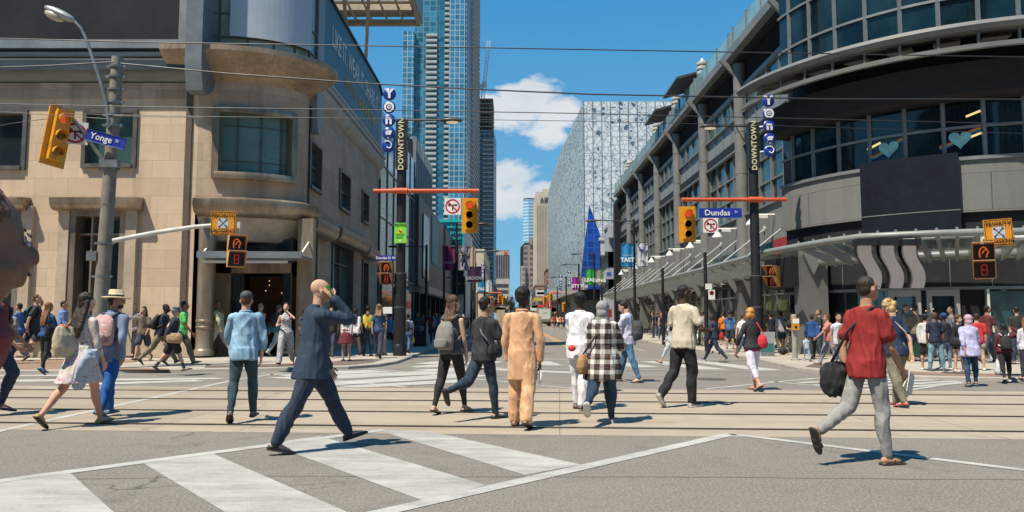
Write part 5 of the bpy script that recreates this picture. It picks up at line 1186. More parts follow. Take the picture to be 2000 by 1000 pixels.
def pedsig(label, c, rz=0, mir=1, dim=False):
    t = thing('pedestrian_signal', label, 'signal', c, rz, 'pedestrian signals')
    for k, (z, nm) in enumerate(((.2,'hand'),(-.2,'count'))):
        mb = MB(); mb.box(-.21,.21,0,.2,z-.19,z+.19); b_ = mb.build('housing', MSIGY, t, local=True)
        mb = MB(); mb.box(-.195,.195,-.012,0,z-.175,z+.175); fc = mb.build('face', M('signal_face', (.012,.01,.01), .5,.2,6), t, local=True)
        mb = MB(); 
        for sx_ in (-1,1): mb.add([(sx_*.21,-.01,z+.19),(sx_*.21,-.32,z+.19),(sx_*.21,-.01,z-.17),(sx_*.22,-.01,z+.19),(sx_*.22,-.32,z+.19),(sx_*.22,-.01,z-.17)],[(0,1,2),(3,5,4),(0,3,4,1),(1,4,5,2),(2,5,3,0)])
        mb.add([(-.21,0,z+.2),(.21,0,z+.2),(.21,-.33,z+.195),(-.21,-.33,z+.195),(-.21,0,z+.21),(.21,0,z+.21),(.21,-.33,z+.205),(-.21,-.33,z+.205)],[(0,1,2,3),(4,7,6,5),(0,4,5,1),(1,5,6,2),(2,6,7,3),(3,7,4,0)])
        mb.build('visor', MPEACH, t, local=True)
        mb = MB()
        if k == 0:
            mb.tube([(-.07,-.02,z-.12),(-.085,-.02,z),(-.06,-.02,z+.08),(0,-.02,z+.12),(.05,-.02,z+.08),(.09,-.02,z-.0),(.06,-.02,z-.06),(.05,-.02,z-.12)], .018, 6)
            mb.tube([(.05,-.02,z+.06),(0,-.02,z+.03),(-.03,-.02,z-.04)], .015, 6); mb.build('lit_hand', MORLED, t, local=True)
        else:
            for a,c_ in (((-.05,.11),(.05,.11)),((-.05,0),(.05,0)),((-.05,-.11),(.05,-.11)),((.05,.11),(.05,-.11)),((-.05,.11),(-.05,-.11))): mb.bar((a[0],-.02,z+a[1]),(c_[0],-.02,z+c_[1]),.022,.012)
            mb.build('lit_digit', M('dim_red_led', (.3,.02,.02), .5,0, emit=(1,.04,.04,.22)) if dim else MREDLED, t, local=True)
    return t
# --- left utility pole
PY = 20.0; pb = at(193,640,PY); pb.z = KZ; ptop = at(230,112,PY); zz = ptop.z
up = thing('utility_pole', 'tall leaning concrete utility pole on the left pavement carrying signal, lamp and street sign', 'pole', (pb.x,PY,KZ))
base = at(197,600,PY); k = (ptop.x-base.x)/(ptop.z-base.z); bx = base.x-k*(base.z-KZ)
def pole_x(z): return bx+k*(z-KZ)
mb = MB(); mb.tube([(pole_x(z),PY,z) for z in (KZ,2,4,6,zz)], .2, 16, .15); mb.build('shaft', MPOLEC, up, auto=50)
for py in (130,150,175,200,225,245,322,330,475,540):
    z = ZZ(py,PY); mb = MB(); mb.tube([(pole_x(z-.03),PY,z-.03),(pole_x(z+.03),PY,z+.03)], .19, 16); mb.box(pole_x(z)-.27,pole_x(z)-.15,PY-.06,PY+.02,z-.03,z+.03); mb.box(pole_x(z)+.15,pole_x(z)+.26,PY-.06,PY+.02,z-.03,z+.03); mb.build('clamp', MPOLEG, up)
mb = MB(); z = ZZ(322,PY); mb.box(pole_x(z)-.17,pole_x(z)+.3,PY-.24,PY-.1,z-.1,z+.1); mb.build('junction_box', MPOLEG, up); mb = MB(); mb.box(pole_x(2.6)-.36,pole_x(2.6)-.1,PY-.2,PY,ZZ(495,PY)-.2,ZZ(495,PY)+.05); mb.build('junction_box', MPOLEG, up)
# lamp
lp = thing('street_lamp', 'silver cobra head street lamp on a curved bracket above the far left', 'lamp', at(212,230,PY))
pts = [at(214,250,PY-.15),at(208,200,PY-.15),at(195,155,PY-.15),at(180,110,PY-.15),at(168,75,PY-.15),at(158,55,PY-.15),at(146,42,PY-.15)]
mb = MB(); mb.tube(pts, .055, 10, .035); mb.build('arm', MPOLEG, lp, auto=50)
hc = at(117,27,PY-.15); e1 = at(146,42,PY-.15); e0 = at(86,14,PY-.15); ax = (e1-e0); L = ax.length; ang = math.atan2(ax.z, ax.x)
mb = MB(); mb.ell(hc, (L/2,.17,.12), 16, 10, Matrix.Rotation(-ang,3,'Y')); mb.build('head', M('lamp_casting', (.34,.36,.36), .45,.2,6,metal=.4), lp, smooth=True)
mb = MB(); mb.ell(hc+V((-.13,-.02,-.07)), (L/3.2,.14,.12), 14, 8, Matrix.Rotation(-ang,3,'Y')); mb.build('lens', M('lamp_lens', (.42,.38,.30), .25,.15,6), lp, smooth=True)
sg_ = signal('traffic_light', 'yellow traffic light with red lit hung at an angle from the left utility pole', at(111,266,PY-.5), rz=1.0, w_=.62, h=1.62); sg_.rotation_euler.y = R(8)
mb = MB(); mb.tube([at(214,330,PY),at(185,290,PY-.1),at(150,240,PY-.3),at(118,207,PY-.5)], .05, 8, .04); mb.build('signal_arm', MPOLEG, up, auto=50)
nt_ = noturn('no left or right turn sign behind the angled traffic light on the left pole', at(147,260,PY-.25), rz=.35, s=.6)
ys = thing('street_name_sign', 'blue street name sign reading Yonge St on the left utility pole', 'sign', at(206,272,PY-.35), 0); ys.rotation_euler = (0,R(14.5),R(6))
mb = MB(); mb.box(-.52,.52,-.015,.015,-.155,.155); mb.build('plate', MBLUE, ys, local=True)
mb = MB()
for a,b_,c_,d in ((-.51,.51,.140,.15),(-.51,.51,-.15,-.140)): mb.box(a,b_,-.019,-.015,c_,d)
mb.build('border', M('thin_border', (.25,.35,.6), .5,0), ys, local=True)
plate_text(ys, 'Yonge', .24, MWHITE, -.0, x=-.1, sx=.92, bold=.003); plate_text(ys, 'St', .11, MWHITE, .03, x=.31)
# lower arm with the priority crossing sign and pedestrian signal
mb = MB(); mb.tube([at(222,470,PY-.1),at(300,455,PY-.4),at(380,443,PY-.7),at(415,440,PY-.8),at(465,440,PY-.8)], .065, 10, .045); mb.tube([at(468,440,PY-.8),at(466,460,PY-.8)], .03, 8); mb.box(at(458,440,PY-.85).x,at(470,440,PY-.85).x,PY-.9,PY-.75,ZZ(446,PY-.8),ZZ(434,PY-.8)); mb.build('lower_arm', MGALV, up, auto=50)
priority('amber PRIORITY CROSSING sign on the arm of the left utility pole', at(436,436,PY-.95), rz=.1)
pedsig('pedestrian signal with orange hand below the left PRIORITY CROSSING sign', at(462,491,PY-.9), rz=.5, dim=True)
# --- right arm coming in from a pole outside the frame
RY = 17.0; xp = at(2090,600,RY).x
rp = thing('signal_arm_pole', 'pale steel signal arm reaching in from the right edge', 'pole', (xp,RY,KZ))
mb = MB(); mb.tube([(xp,RY,KZ),(xp,RY,4.5)], .12, 12); mb.build('shaft', MPOLEG, rp)
mb = MB(); mb.tube([(xp,RY,ZZ(462,RY)),at(2000,464,RY),at(1975,465,RY),at(1917,467,RY)], .055, 10); mb.tube([at(1918,467,RY),at(1919,484,RY)], .035, 8); mb.build('arm', MGALV, rp)
priority('amber PRIORITY CROSSING sign on the arm at the right edge', at(1950,454,RY-.15), rz=-.12, ry=R(-4))
pedsig('pedestrian signal with orange hand and yellow side below the right PRIORITY CROSSING sign', at(1922,510,RY-.1), rz=-.55, mir=-1, dim=True)
# --- downtown masts
def disc_sign(parent, x, y, z, ch, r=.235):
    mb = MB(); mb.lathe([(.001,-.05),(r*.8,-.045),(r,0),(r*.8,.045),(.001,.05)], (x,y,z), 26, axis='Y'); d = mb.build('letter_disc', M('disc_blue', (.008,.035,.26), .35,.15,4), parent, auto=50)
    if ch == 'o':
        n=26
        for r0,r1 in ((.45,.78),(.12,.28)):
            vs=[]
            for j in range(n): a=2*pi*j/n; vs += [(x+r*r0*cos(a),y-.06,z+r*r0*sin(a)-.02*r0),(x+r*r1*cos(a),y-.06,z+r*r1*sin(a))]
            mb = MB(); mb.add(vs,[(2*j,2*j+1,(2*j+3)%(2*n),(2*j+2)%(2*n)) for j in range(n)]); mb.build('letter', MWHITE, d)
    elif ch == 'e':
        pts = [(x+r*q*cos(a),y-.06,z+r*q*sin(a)) for a,q in [(R(200+t*22),.12+.055*t) for t in range(14)]][::-1]
        mb = MB(); mb.tube(pts, r*.1, 6); mb.build('letter', MWHITE, d)
    else:
        text('letter', ch, facing((x,y-.055,z)), r*2.0, MWHITE, d, ext=.01, bold=.018, sx=1.05)
    return d
def mast(px, Y, side, label):
    """side = -1: discs left of the pole, lamp right; +1 mirrored"""
    X = at(px,640,Y).x; zt = ZZ(237,Y) if side < 0 else ZZ(243,Y)
    t = thing('downtown_mast', label, 'mast', (X,Y,KZ), 0, 'black downtown masts on the two corners')
    mb = MB(); mb.tube([(X,Y,KZ),(X,Y,3.0)], .215, 20); mb.tube([(X,Y,3.0),(X,Y,zt-.0)], .17, 20); mb.lathe([(.24,KZ),(.24,KZ+.35),(.215,KZ+.4)], (X,Y,0), 20); mb.build('shaft', MBLACK, t, auto=50)
    for z in (3.0,ZZ(600,Y)): mb = MB(); mb.tube([(X,Y,z-.02),(X,Y,z+.02)], .22, 20); mb.build('collar', M('band_grey', (.10,.10,.10), .4,.1,3), t)
    zt2, zb2 = zt, zt-1.75
    mb = MB(); mb.box(X-.2,X+.2,Y-.22,Y+.1,zb2,zt2+.02); pl_ = mb.build('name_panel', MBLACK, t)
    Mx = Matrix.Translation((X-.0,Y-.225,(zb2+zt2)/2)) @ Matrix.Rotation(-pi/2,4,'Y') @ Matrix.Rotation(pi/2,4,'X')
    Mx = Matrix.Translation((X,Y-.225,(zb2+zt2)/2)) @ Matrix(((0,-1,0,0),(0,0,-1,0),(1,0,0,0),(0,0,0,1)))
    text('lettering', 'DOWNTOWN', Mx, .27, M('cream_letter', (.66,.58,.34), .5,0), pl_, bold=.006, ext=.006, space=1.12)
    dx = side*.38
    for j, ch in enumerate('Yonge'):
        if side < 0: p = at(763+(-.6)*j, 188+25.2*j, Y)
        else: p = at(1496+.9*j, 201+24.3*j, Y)
        disc_sign(t, p.x, Y-.25, p.z, ch)
    mb = MB()
    for j in (2,4): z = (at(763,188+25.2*j,Y) if side<0 else at(1496,201+24.3*j,Y)).z; mb.bar((X,Y-.1,z),(X+side*.35,Y-.22,z),.05)
    mb.build('disc_bracket', MWHITE, t)
    # lamp arm and head
    zl = ZZ(236,Y) if side < 0 else ZZ(248,Y); xe = at(870,240,Y).x if side < 0 else at(1408,248,Y).x
    mb = MB(); mb.tube([(X,Y,zl+.02),(xe,Y,zl+.03)], .032, 8); mb.tube([(X,Y,zl-.9),(X-side*.35,Y,zl-.5),(X-side*.6,Y,zl-.02)], .02, 6); la = mb.build('lamp_arm', MBLACK, t)
    xh = (at(882,240,Y).x if side < 0 else at(1388,248,Y).x)
    mb = MB(); mb.ell((xh,Y,zl+.02), (.42,.2,.09), 16, 8); mb.build('lamp_head', M('dark_lamp_metal', (.06,.055,.05), .4,.2,3), t, smooth=True)
    mb = MB(); mb.ell((xh+side*-.02,Y,zl-.05), (.24,.15,.05), 14, 6); mb.build('lamp_lens', M('warm_lit_lens', (.75,.65,.5), .4,0, emit=(1,.8,.5,.25)), t, smooth=True)
    # orange arm
    za = ZZ(375,Y) if side < 0 else ZZ(392,Y); a0, a1 = (732,936) if side < 0 else (1328,1531)
    mb = MB(); mb.tube([(at(a0,375,Y).x,Y-.24,za),(at(a1,375,Y).x,Y-.24,za)], .075, 10); mb.tube([(X-.26,Y-.24,za),(X+.26,Y-.24,za)], .11, 12); mb.build('orange_arm', MORANGE, t, auto=50)
    return t, X
MY1, MY2 = 27.0, 28.6
m1, X1 = mast(781, MY1, -1, 'black mast with blue Yonge discs and DOWNTOWN lettering on the left corner')
m2, X2 = mast(1479, MY2, 1, 'black mast with blue Yonge discs and DOWNTOWN lettering on the right corner')
signal('traffic_light', 'yellow traffic light with red lit on the orange arm of the left mast', at(918,421,MY1-.35), h=1.24, w_=.58)
signal('traffic_light', 'yellow traffic light with red lit on the orange arm of the right mast', at(1342,438,MY2-.35), h=1.34, w_=.62)
noturn('no left or right turn sign hanging beside the left mast signal', at(884,403,MY1-.35), s=.58)
noturn('no left or right turn sign hanging below the blue Dundas sign', at(1388,440,MY2-.35), s=.56)
ds = thing('street_name_sign', 'blue street name sign reading Dundas St on the right orange arm', 'sign', at(1407,416,MY2-.35))
mb = MB(); mb.box(-.8,.8,-.015,.015,-.18,.18); mb.build('plate', MBLUE, ds, local=True); plate_text(ds, 'Dundas', .3, MWHITE, 0, x=-.12, bold=.004, sx=1.05); plate_text(ds, 'St', .13, MWHITE, .04, x=.58)
ds2 = thing('street_name_sign', 'small blue Dundas St W sign seen against glass left of the left mast', 'sign', at(754,504,MY1+.1))
mb = MB(); mb.box(-.36,.36,-.015,.015,-.09,.09); mb.build('plate', MBLUE, ds2, local=True); plate_text(ds2, 'Dundas St W', .13, MWHITE, 0, bold=.002)
gn = thing('notice_sign', 'bright green NOTICE sign with a yellow triangle strapped to the left mast', 'sign', at(782,455,MY1-.28))
mb = MB(); mb.box(-.215,.215,-.012,.012,-.36,.36); mb.build('plate', M('lime_plate', (.20,.62,.05), .5,.06,3), gn, local=True)
plate_text(gn, 'NOTICE', .11, MBLACK, .29, bold=.003)
mb = MB(); mb.add([(-.12,-.02,0),(.12,-.02,0),(0,-.02,.2),(-.12,-.012,0),(.12,-.012,0),(0,-.012,.2)],[(0,1,2),(3,5,4),(0,3,4,1),(1,4,5,2),(2,5,3,0)]); mb.build('triangle', M('yellow_triangle', (.75,.6,.02), .5,0), gn, local=True)
mb = MB(); mb.cbox((0,-.03,.06),(.13,.004,.035),ry=.5); mb.build('symbol', MBLACK, gn, local=True)
mb = MB()
for k_ in range(4): mb.box(-.16,.16-.03*k_,-.018,-.012,-.06-.045*k_,-.05-.045*k_)
mb.build('small_print', MBLACK, gn, local=True); mb = MB(); mb.lathe([(.001,0),(.04,0),(.04,.01),(.001,.01)],(0,-.02,-.28),14,axis='Y'); mb.build('stud', MWHITE, gn, local=True)
pedsig('pedestrian signal with red hand mounted left of the left mast', at(755,534,MY1-.1), rz=-.2)
pedsig('pedestrian signal seen side on, mounted right of the right mast', at(1508,540,MY2-.1), rz=-.9, mir=-1, dim=True)
mb = MB(); mb.tube([(X1,MY1,ZZ(552,MY1)),at(752,552,MY1)], .03, 8); mb.build('signal_bracket', MBLACK, m1)
mb = MB(); mb.tube([(X2,MY2,ZZ(540,MY2)),at(1502,540,MY2)], .03, 8); mb.build('signal_bracket', MBLACK, m2)
# --- push button posts
def post(px, fy, top, label, tilt=0):
    Y = depth_of(fy, KZ); b0 = gr(px,fy,KZ); t = thing('push_button_post', label, 'post', b0, 0, 'steel push button posts'); h = ZZ(top,Y)-KZ
    mb = MB(); mb.tube([(0,0,0),(tilt,0,h)], .085, 14); mb.lathe([(.14,0),(.14,.03),(.09,.05)], (0,0,0), 14); mb.lathe([(.085,h),(.05,h+.03),(.001,h+.035)], (tilt,0,0), 14); mb.build('shaft', M('post_steel', (.38,.36,.31), .5,.15,4,metal=.3), t, auto=50, local=True)
    mb = MB(); mb.box(-.11,.11,-.16,-.08,.95,1.32); mb.build('button_box', MSIGY, t, local=True)
    mb = MB(); mb.lathe([(.001,0),(.045,0),(.04,.03),(.001,.035)], (0,-.165,1.04), 12, axis='Y'); mb.build('button', MBLACK, t, local=True)
    mb = MB(); mb.box(-.1,.1,-.17,-.16,1.15,1.3); mb.build('instruction_plate', MWHITE, t, local=True); return t
post(750, 693.5, 612, 'steel push button post beside the left mast')
post(1553, 703, 616, 'steel push button post on the right corner kerb')
mb = MB(); pbx = thing('sign_box', 'small yellow and white signal boxes above the left push button post', 'sign', at(752,608,25.5))
mb.cbox(at(747,607,25.5),(.17,.1,.22)); mb.build('yellow_box', MSIGY, pbx); mb = MB(); mb.cbox(at(757,606,25.45),(.3,.04,.22)); mb.build('white_plate', MWHITE, pbx)
# --- litter bin
bY = depth_of(676,KZ); b0 = gr(821,676,KZ); tb = thing('litter_bin', 'dark boxy litter bin standing in shade on the left pavement', 'bin', b0)
mb = MB(); mb.box(-.3,.3,-.3,.3,0,1.12); mb.build('body', MBLACK, tb, local=True)
mb = MB(); mb.box(.302,.33,-.27,.27,.15,.95); mb.build('side_panel', M('bin_panel', (.32,.31,.28), .6,.15,3), tb, local=True); mb = MB(); mb.box(-.33,.33,-.33,.33,1.12,1.2); mb.build('lid', MBLACK, tb, local=True)
mb = MB(); mb.box(-.2,.2,-.315,-.302,.75,.95); mb.build('label_plate', M('bin_label', (.2,.22,.24), .5,.2,9), tb, local=True)
# --- overhead wires
def wire(pts, Y, label, r=.012, ys_=None):
    w3 = [at(x,y,(ys_[i] if ys_ else Y)) for i,(x,y) in enumerate(pts)]
    fine = []
    for i in range(len(w3)-1):
        for k_ in range(8): fine.append(w3[i].lerp(w3[i+1], k_/8))
    fine.append(w3[-1]); t = MB(); t.tube(fine, r, 6)
    o = t.build('overhead_wire', M('wire_black', (.02,.02,.022), .5,.1,3), loc=fine[0]); return tag(o, label, 'wire', 'overhead wires across the street')
wire([(-40,74),(300,83),(700,89),(1100,96),(1500,103),(2040,112)], 12, 'topmost overhead wire running across the whole street', .0095)
wire([(236,124),(450,144),(700,162),(900,173),(1150,184),(1600,193),(2040,194)], 16, 'thick overhead wire from the utility pole to the right edge', .016)
wire([(-40,133),(100,128),(222,121)], 19, 'short overhead wire running left from the utility pole', .018)
wire([(-40,202),(300,209),(700,214),(1100,221),(1500,230),(2040,243)], 13, 'third overhead wire crossing behind the street signs', .008)
wire([(120,222),(420,228),(800,232),(1100,236),(1500,245),(2040,262)], 15, 'thin lowest overhead wire crossing the street', .006)
wire([(-40,215),(60,222),(222,233)], 19, 'low guy wire at the far left edge', .008)
wire([(222,226),(300,228),(395,229)], 19, 'short guy wire with insulators right of the utility pole', .010)
wire([(-40,252),(30,240),(100,231)], 19, 'slack cable drooping at the far left edge', .008)
# --- street lamp posts and banners down the street
def lamp_post(px, fy, top, label, arm=0, Y=None, z0=KZ, r=.085):
    Y = Y or depth_of(fy, z0); x = at(px,600,Y).x; t = thing('lamp_post', label, 'lamp post', (x,Y,z0), 0, 'black lamp posts along the street'); h = ZZ(top,Y)-z0
    mb = MB(); mb.tube([(0,0,0),(0,0,h)], r, 10, r*.8); mb.build('shaft', MBLACK, t, local=True, auto=50)
    if arm:
        mb = MB(); mb.tube([(0,0,h-.12),(arm,0,h-.08)], .035, 6); mb.build('arm', MBLACK, t, local=True)
        mb = MB(); mb.ell((arm*1.12,0,h-.1),(.38,.16,.08),12,6); mb.build('lamp_head', M('dark_lamp_metal', (.06,.055,.05), .4,.2,3), t, local=True, smooth=True)
    return t, x, Y, h
LPS = [(832,0,478,-1.6,42.5,'left post with a lamp in front of the dark shop wall'),(891,0,434,1.4,45,'tall left post carrying the purple banner'),(927,0,488,1.5,62,'left post behind the purple banner with a lamp over the road'),
       (867,0,440,0,50,'slim left post without a lamp beside the purple banner'),(907,0,540,-1.2,70,'short left post between banners'),(946,0,525,0,80,'left post with blue TASTE banner'),(921,0,552,-1.1,60,'left post with small lamp pointing left'),
       (1240,0,428,-2.2,44,'tall right post carrying the blue TASTE banner'),(1379,0,493,0,30.5,'nearest plain black post on the right pavement'),(1295,0,524,0,38,'second plain black post on the right pavement'),
       (1161,0,494,-1.6,68,'right post carrying the green LEARNING banner'),(1131,0,515,-1.4,84,'right post carrying the magenta STYLE banner'),(1106,0,540,-1.6,100,'right post beyond the magenta STYLE banner'),
       (1089,0,560,0,125,'farthest right post near the orange signal arm'),(1202,0,548,0,58,'short right post below the canopy end'),(1176,0,562,0,70,'short black post with a traffic box beyond the canopy')]
LPO = {}
for px, _, top, arm, Y, lab in LPS: LPO[px] = lamp_post(px, 0, top, 'black '+lab, arm, Y, r=.085 if Y<60 else .12)
def banner(x0, x1, y0, y1, Y, label, col, body=None, tc=(.75,.75,.75), extra=None):
    p = at((x0+x1)/2,(y0+y1)/2,Y); t = thing('street_banner', label, 'banner', p, 0, 'street banners on lamp posts'); a, b_ = at(x0,y1,Y), at(x1,y0,Y); w_ = (b_.x-a.x)/2; h = (b_.z-a.z)/2
    vs = []; n = 8
    for j in range(n+1):
        u = -w_+2*w_*j/n; yy_ = .05*sin(j*1.1)
        vs += [(u,yy_,-h),(u,yy_,h),(u,yy_+.012,-h),(u,yy_+.012,h)]
    mb = MB(); mb.add(vs, [f_ for j in range(n) for f_ in ((4*j,4*j+4,4*j+5,4*j+1),(4*j+2,4*j+3,4*j+7,4*j+6))]); mb.build('cloth', M('ban_%.2f_%.2f_%.2f'%col, col, .6,.12,1.5), t, local=True)
    mb = MB(); mb.tube([(-w_,.0,h+.02),(w_,0,h+.02)], .02, 6); mb.tube([(-w_,.0,-h-.02),(w_,0,-h-.02)], .02, 6); mb.build('rod', MBLACK, t, local=True)
    if body: plate_text(t, body[0], body[1], M('bt_%.2f_%.2f_%.2f'%tc, tc, .6,0), -h*body[2], y=-.07, bold=.012*body[1]*3)
    return t, w_, h
t, w_, h = banner(1213,1237,476,520,43.8,'blue banner reading TAST on the tall right post',(.02,.22,.48),('TAST',.34,.45)); plate_text(t, 'DUNDAS SQUARE', .07, MWHITE, -.02, y=-.07)
t, w_, h = banner(1243,1265,475,520,43.8,'white banner with a dark swoosh right of the blue TAST banner',(.50,.52,.56)); mb = MB(); mb.tube([(-.22,-.07,.5),(-.1,-.07,.3),(.08,-.07,.28),(.2,-.07,.5)], .04, 6); mb.tube([(.0,-.07,.25),(-.15,-.07,-.2),(.2,-.07,-.5)], .02, 6); mb.build('swoosh', MBLUE, t, local=True)
plate_text(t, 'ING', .3, MWHITE, -.3, y=-.08)
t, w_, h = banner(864,888,481,527,44.6,'plum purple banner on the tall left post',(.17,.015,.08),('PLANET',.22,.4),(.4,.2,.3)); plate_text(t, 'IS A STAGE', .1, M('bt_s', (.4,.2,.3), .6,0), -.75, y=-.07)
t, w_, h = banner(895,917,481,527,44.6,'lilac grey banner with a leaping dancer on the tall left post',(.26,.24,.32)); mb = MB()
mb.tube([(-.2,-.07,.45),(-.05,-.07,.2),(.02,-.07,0),(.15,-.07,-.3),(.05,-.07,-.6)], .05, 6); mb.tube([(-.28,-.07,.15),(-.05,-.07,.2),(.18,-.07,.35),(.25,-.07,.55)], .035, 6); mb.tube([(.02,-.07,0),(-.2,-.07,-.25)], .05, 6); mb.ell((.02,-.07,.33),(.07,.03,.08),8,6); mb.build('dancer', MBLACK, t, local=True)
banner(913,941,521,551,60,'dark purple banner reading GROOVE on the left pavement',(.035,.01,.045),('GROOVE',.36,.5),(.3,.3,.35))
banner(917,928,482,522,61,'small orange and white banner behind the dancer banner',(.45,.33,.22))
banner(933,945,546,571,78,'blue banner reading TAS on the far left post',(.02,.25,.50),('TAS',.42,.5)); banner(948,960,547,570,78,'white banner right of the blue TAS banner on the left',(.52,.54,.58))
banner(1144,1160,526,556,67,'green banner reading LEAR on the right pavement',(.03,.33,.06),('LEAR',.42,.4)); banner(1163,1180,527,557,67,'green and white banner reading NING on the right',(.20,.25,.16),('NING',.42,.4))
banner(1118,1130,542,566,83,'magenta banner reading STY on the right pavement',(.30,.01,.22),('STY',.5,.4)); banner(1134,1147,541,566,83,'grey banner reading YLE right of the magenta banner',(.30,.26,.30),('YLE',.5,.4))
# far Yonge disc columns on distant posts
for px, y0, Y, lab in ((1112,545,84,'distant column of Yonge discs on the right beside the magenta banner'),(1095,552,100,'most distant column of Yonge discs on the right'),(943,530,80,'distant column of Yonge discs on the left above the blue banner')):
    t = thing('disc_column', lab, 'sign', at(px,y0,Y), 0, 'distant columns of Yonge discs')
    for j, ch in enumerate('Yonge'): p = at(px, y0-13+6.2*j, Y-.3); disc_sign(t, p.x, p.y, p.z, ch, r=.17*Y/84*1.1)
# parking signs on the near right post
for (px, y0, y1, lab) in ((1384,554,565,'small white plate above the no stopping sign on the right post'),(1390,566,585,'white no stopping sign with a red circle on the right post')):
    p = at(px,(y0+y1)/2,30.3); t = thing('parking_sign', lab, 'sign', p); hh = (y1-y0)/F*30.3/2; mb = MB(); mb.box(-.13,.13,-.01,.01,-hh,hh); mb.build('plate', MWHITE, t, local=True)
    if y1 == 585: mb = MB(); mb.lathe([(.001,0),(.09,0),(.09,.01),(.001,.01)],(0,-.015,.07),16,axis='Y'); mb.build('red_circle', MREDR, t, local=True); mb = MB(); mb.lathe([(.001,0),(.055,0),(.055,.01),(.001,.01)],(0,-.026,.07),16,axis='Y'); mb.build('dark_centre', MBLACK, t, local=True)
# distant signals at the next crossing
def far_arm(x0, x1, y, Y, label):
    t = thing('signal_gantry', label, 'signal gantry', at(x0,y,Y)); mb = MB(); mb.tube([at(x0,y,Y),at(x1,y,Y)], .13, 8); mb.tube([at(x0+1,y,Y)*1,V((at(x0+1,y,Y).x,Y,0))], .12, 8); mb.build('arm', MORANGE, t)
far_arm(931,980,572,126,'orange signal arm of the next crossing on the left'); far_arm(1119,1072,571.5,128,'orange signal arm of the next crossing on the right')
for px, py, Y, lab in ((976,583,125,'left of the two distant yellow signals over the left lane'),(984,587,123,'right of the two distant yellow signals over the left lane'),(1064,586,125,'lower of the two distant yellow signals near the red sign'),(1076,580,127,'upper of the two distant yellow signals near the red sign'),(960,586,135,'far small yellow signal by the left post'),(1102,600,110,'low yellow signal on a far right post')):
    t = signal('traffic_light', lab, at(px,py,Y), group='distant yellow signals', lit=False, w_=.62, h=1.35)
# --- delivery truck
tY = depth_of(637); c = gr(1064,637); t = thing('delivery_truck', 'white box truck driving away down the far right lane', 'truck', (c.x,c.y,0))
W_ = 1.15; s = tY/92.0
def P(mb): return mb
H_ = ZZ(602,tY)
mb = MB(); mb.box(-W_,W_,0,6,1.0,H_); mb.build('cargo_box', M('truck_grey', (.26,.29,.29), .6,.1,1), t, local=True)
mb = MB(); mb.box(-W_+.14,W_-.14,-.06,0,1.25,H_-.2); d_ = mb.build('rear_door', M('truck_door_white', (.50,.52,.50), .5,.08,1.5), t, local=True)
mb = MB(); mb.ell((-.1,-.08,H_-.85),(.3,.01,.1),12,6); mb.ell((.25,-.08,H_-.8),(.2,.01,.12),12,6); mb.build('green_logo', M('green_logo', (.25,.42,.12), .5,0), d_, local=False) if False else mb.build('green_logo', M('green_logo', (.25,.42,.12), .5,0), t, local=True)
mb = MB(); mb.box(-W_,W_,-.25,.1,.75,.95); mb.build('tail_step', M('truck_step', (.16,.15,.10), .6,.2,3), t, local=True)
mb = MB(); mb.box(-W_+.05,W_-.05,.1,7.6,.5,1.0); mb.build('chassis', MBLACK, t, local=True)
mb = MB(); mb.box(-W_+.05,W_-.05,6.2,7.9,.6,2.4); mb.build('cab', M('cab_teal', (.05,.14,.13), .4,.1,1), t, local=True)
for sx_ in (-1,1):
    for y in (.9,6.9):
        mb = MB(); mb.lathe([(.2,-.15),(.42,-.15),(.45,-.05),(.45,.05),(.42,.15),(.2,.15)], (sx_*(W_-.2),y,.45), 16, axis='X'); mb.build('wheel', MBLACK, t, local=True)
    mb = MB(); mb.box(sx_*(W_-.2)-.1,sx_*(W_-.2)+.1,-.28,-.25,.8,.9); mb.build('tail_light', MREDR, t, local=True)
    mb = MB(); mb.box(min(sx_*(W_+.02),sx_*(W_+.3)),max(sx_*(W_+.02),sx_*(W_+.3)),6.9,7.0,1.5,2.1); mb.build('mirror', MBLACK, t, local=True)
# --- parked bicycles on the right pavement
def bike(px, fy, rz, label):
    b0 = gr(px,fy,KZ); t = thing('bicycle', label, 'bicycle', b0, rz, 'bicycles parked by the mall kerb')
    mf = M('bike_frame_pale', (.35,.36,.34), .35,.2,8,metal=.3)
    for x in (-.5,.5):
        mb = MB(); n = 20; mb.tube([(x+.33*cos(2*pi*j/n),0,.34+.33*sin(2*pi*j/n)) for j in range(n+1)], .022, 6); w_ = mb.build('wheel', MBLACK, t, local=True)
        mb = MB()
        for j in range(8): mb.bar((x,0,.34),(x+.32*cos(pi*j/4),0,.34+.32*sin(pi*j/4)),.006)
        mb.build('spoke', mf, w_, local=True)
    mb = MB()
    for a,b_ in (((-.5,0,.34),(-.12,0,.32)),((-.12,0,.32),(-.22,0,.85)),((-.12,0,.32),(.33,0,.75)),((-.2,0,.78),(.35,0,.85)),((-.5,0,.34),(-.2,0,.78)),((.5,0,.34),(.33,0,.98))): mb.tube([a,b_], .02, 6)
    mb.build('frame', mf, t, local=True); mb = MB(); mb.ell((-.23,0,.9),(.13,.06,.03),10,6); mb.build('saddle', MBLACK, t, local=True, smooth=True)
    mb = MB(); mb.tube([(.33,-.25,1.02),(.33,0,1.0),(.33,.25,1.02)], .018, 6); mb.build('handlebar', MBLACK, t, local=True); mb = MB(); mb.box(.4,.7,-.15,.15,.75,.98); mb.build('basket', MREDR, t, local=True) if px==1365 else None
bike(1365, 675, 1.2, 'pale bicycle with a red front basket behind the beige shirt man'); bike(1374, 677, 1.5, 'pale bicycle nearest the red vest man'); bike(1358, 672, 1.0, 'pale bicycle farthest from the kerb beside a dark box')
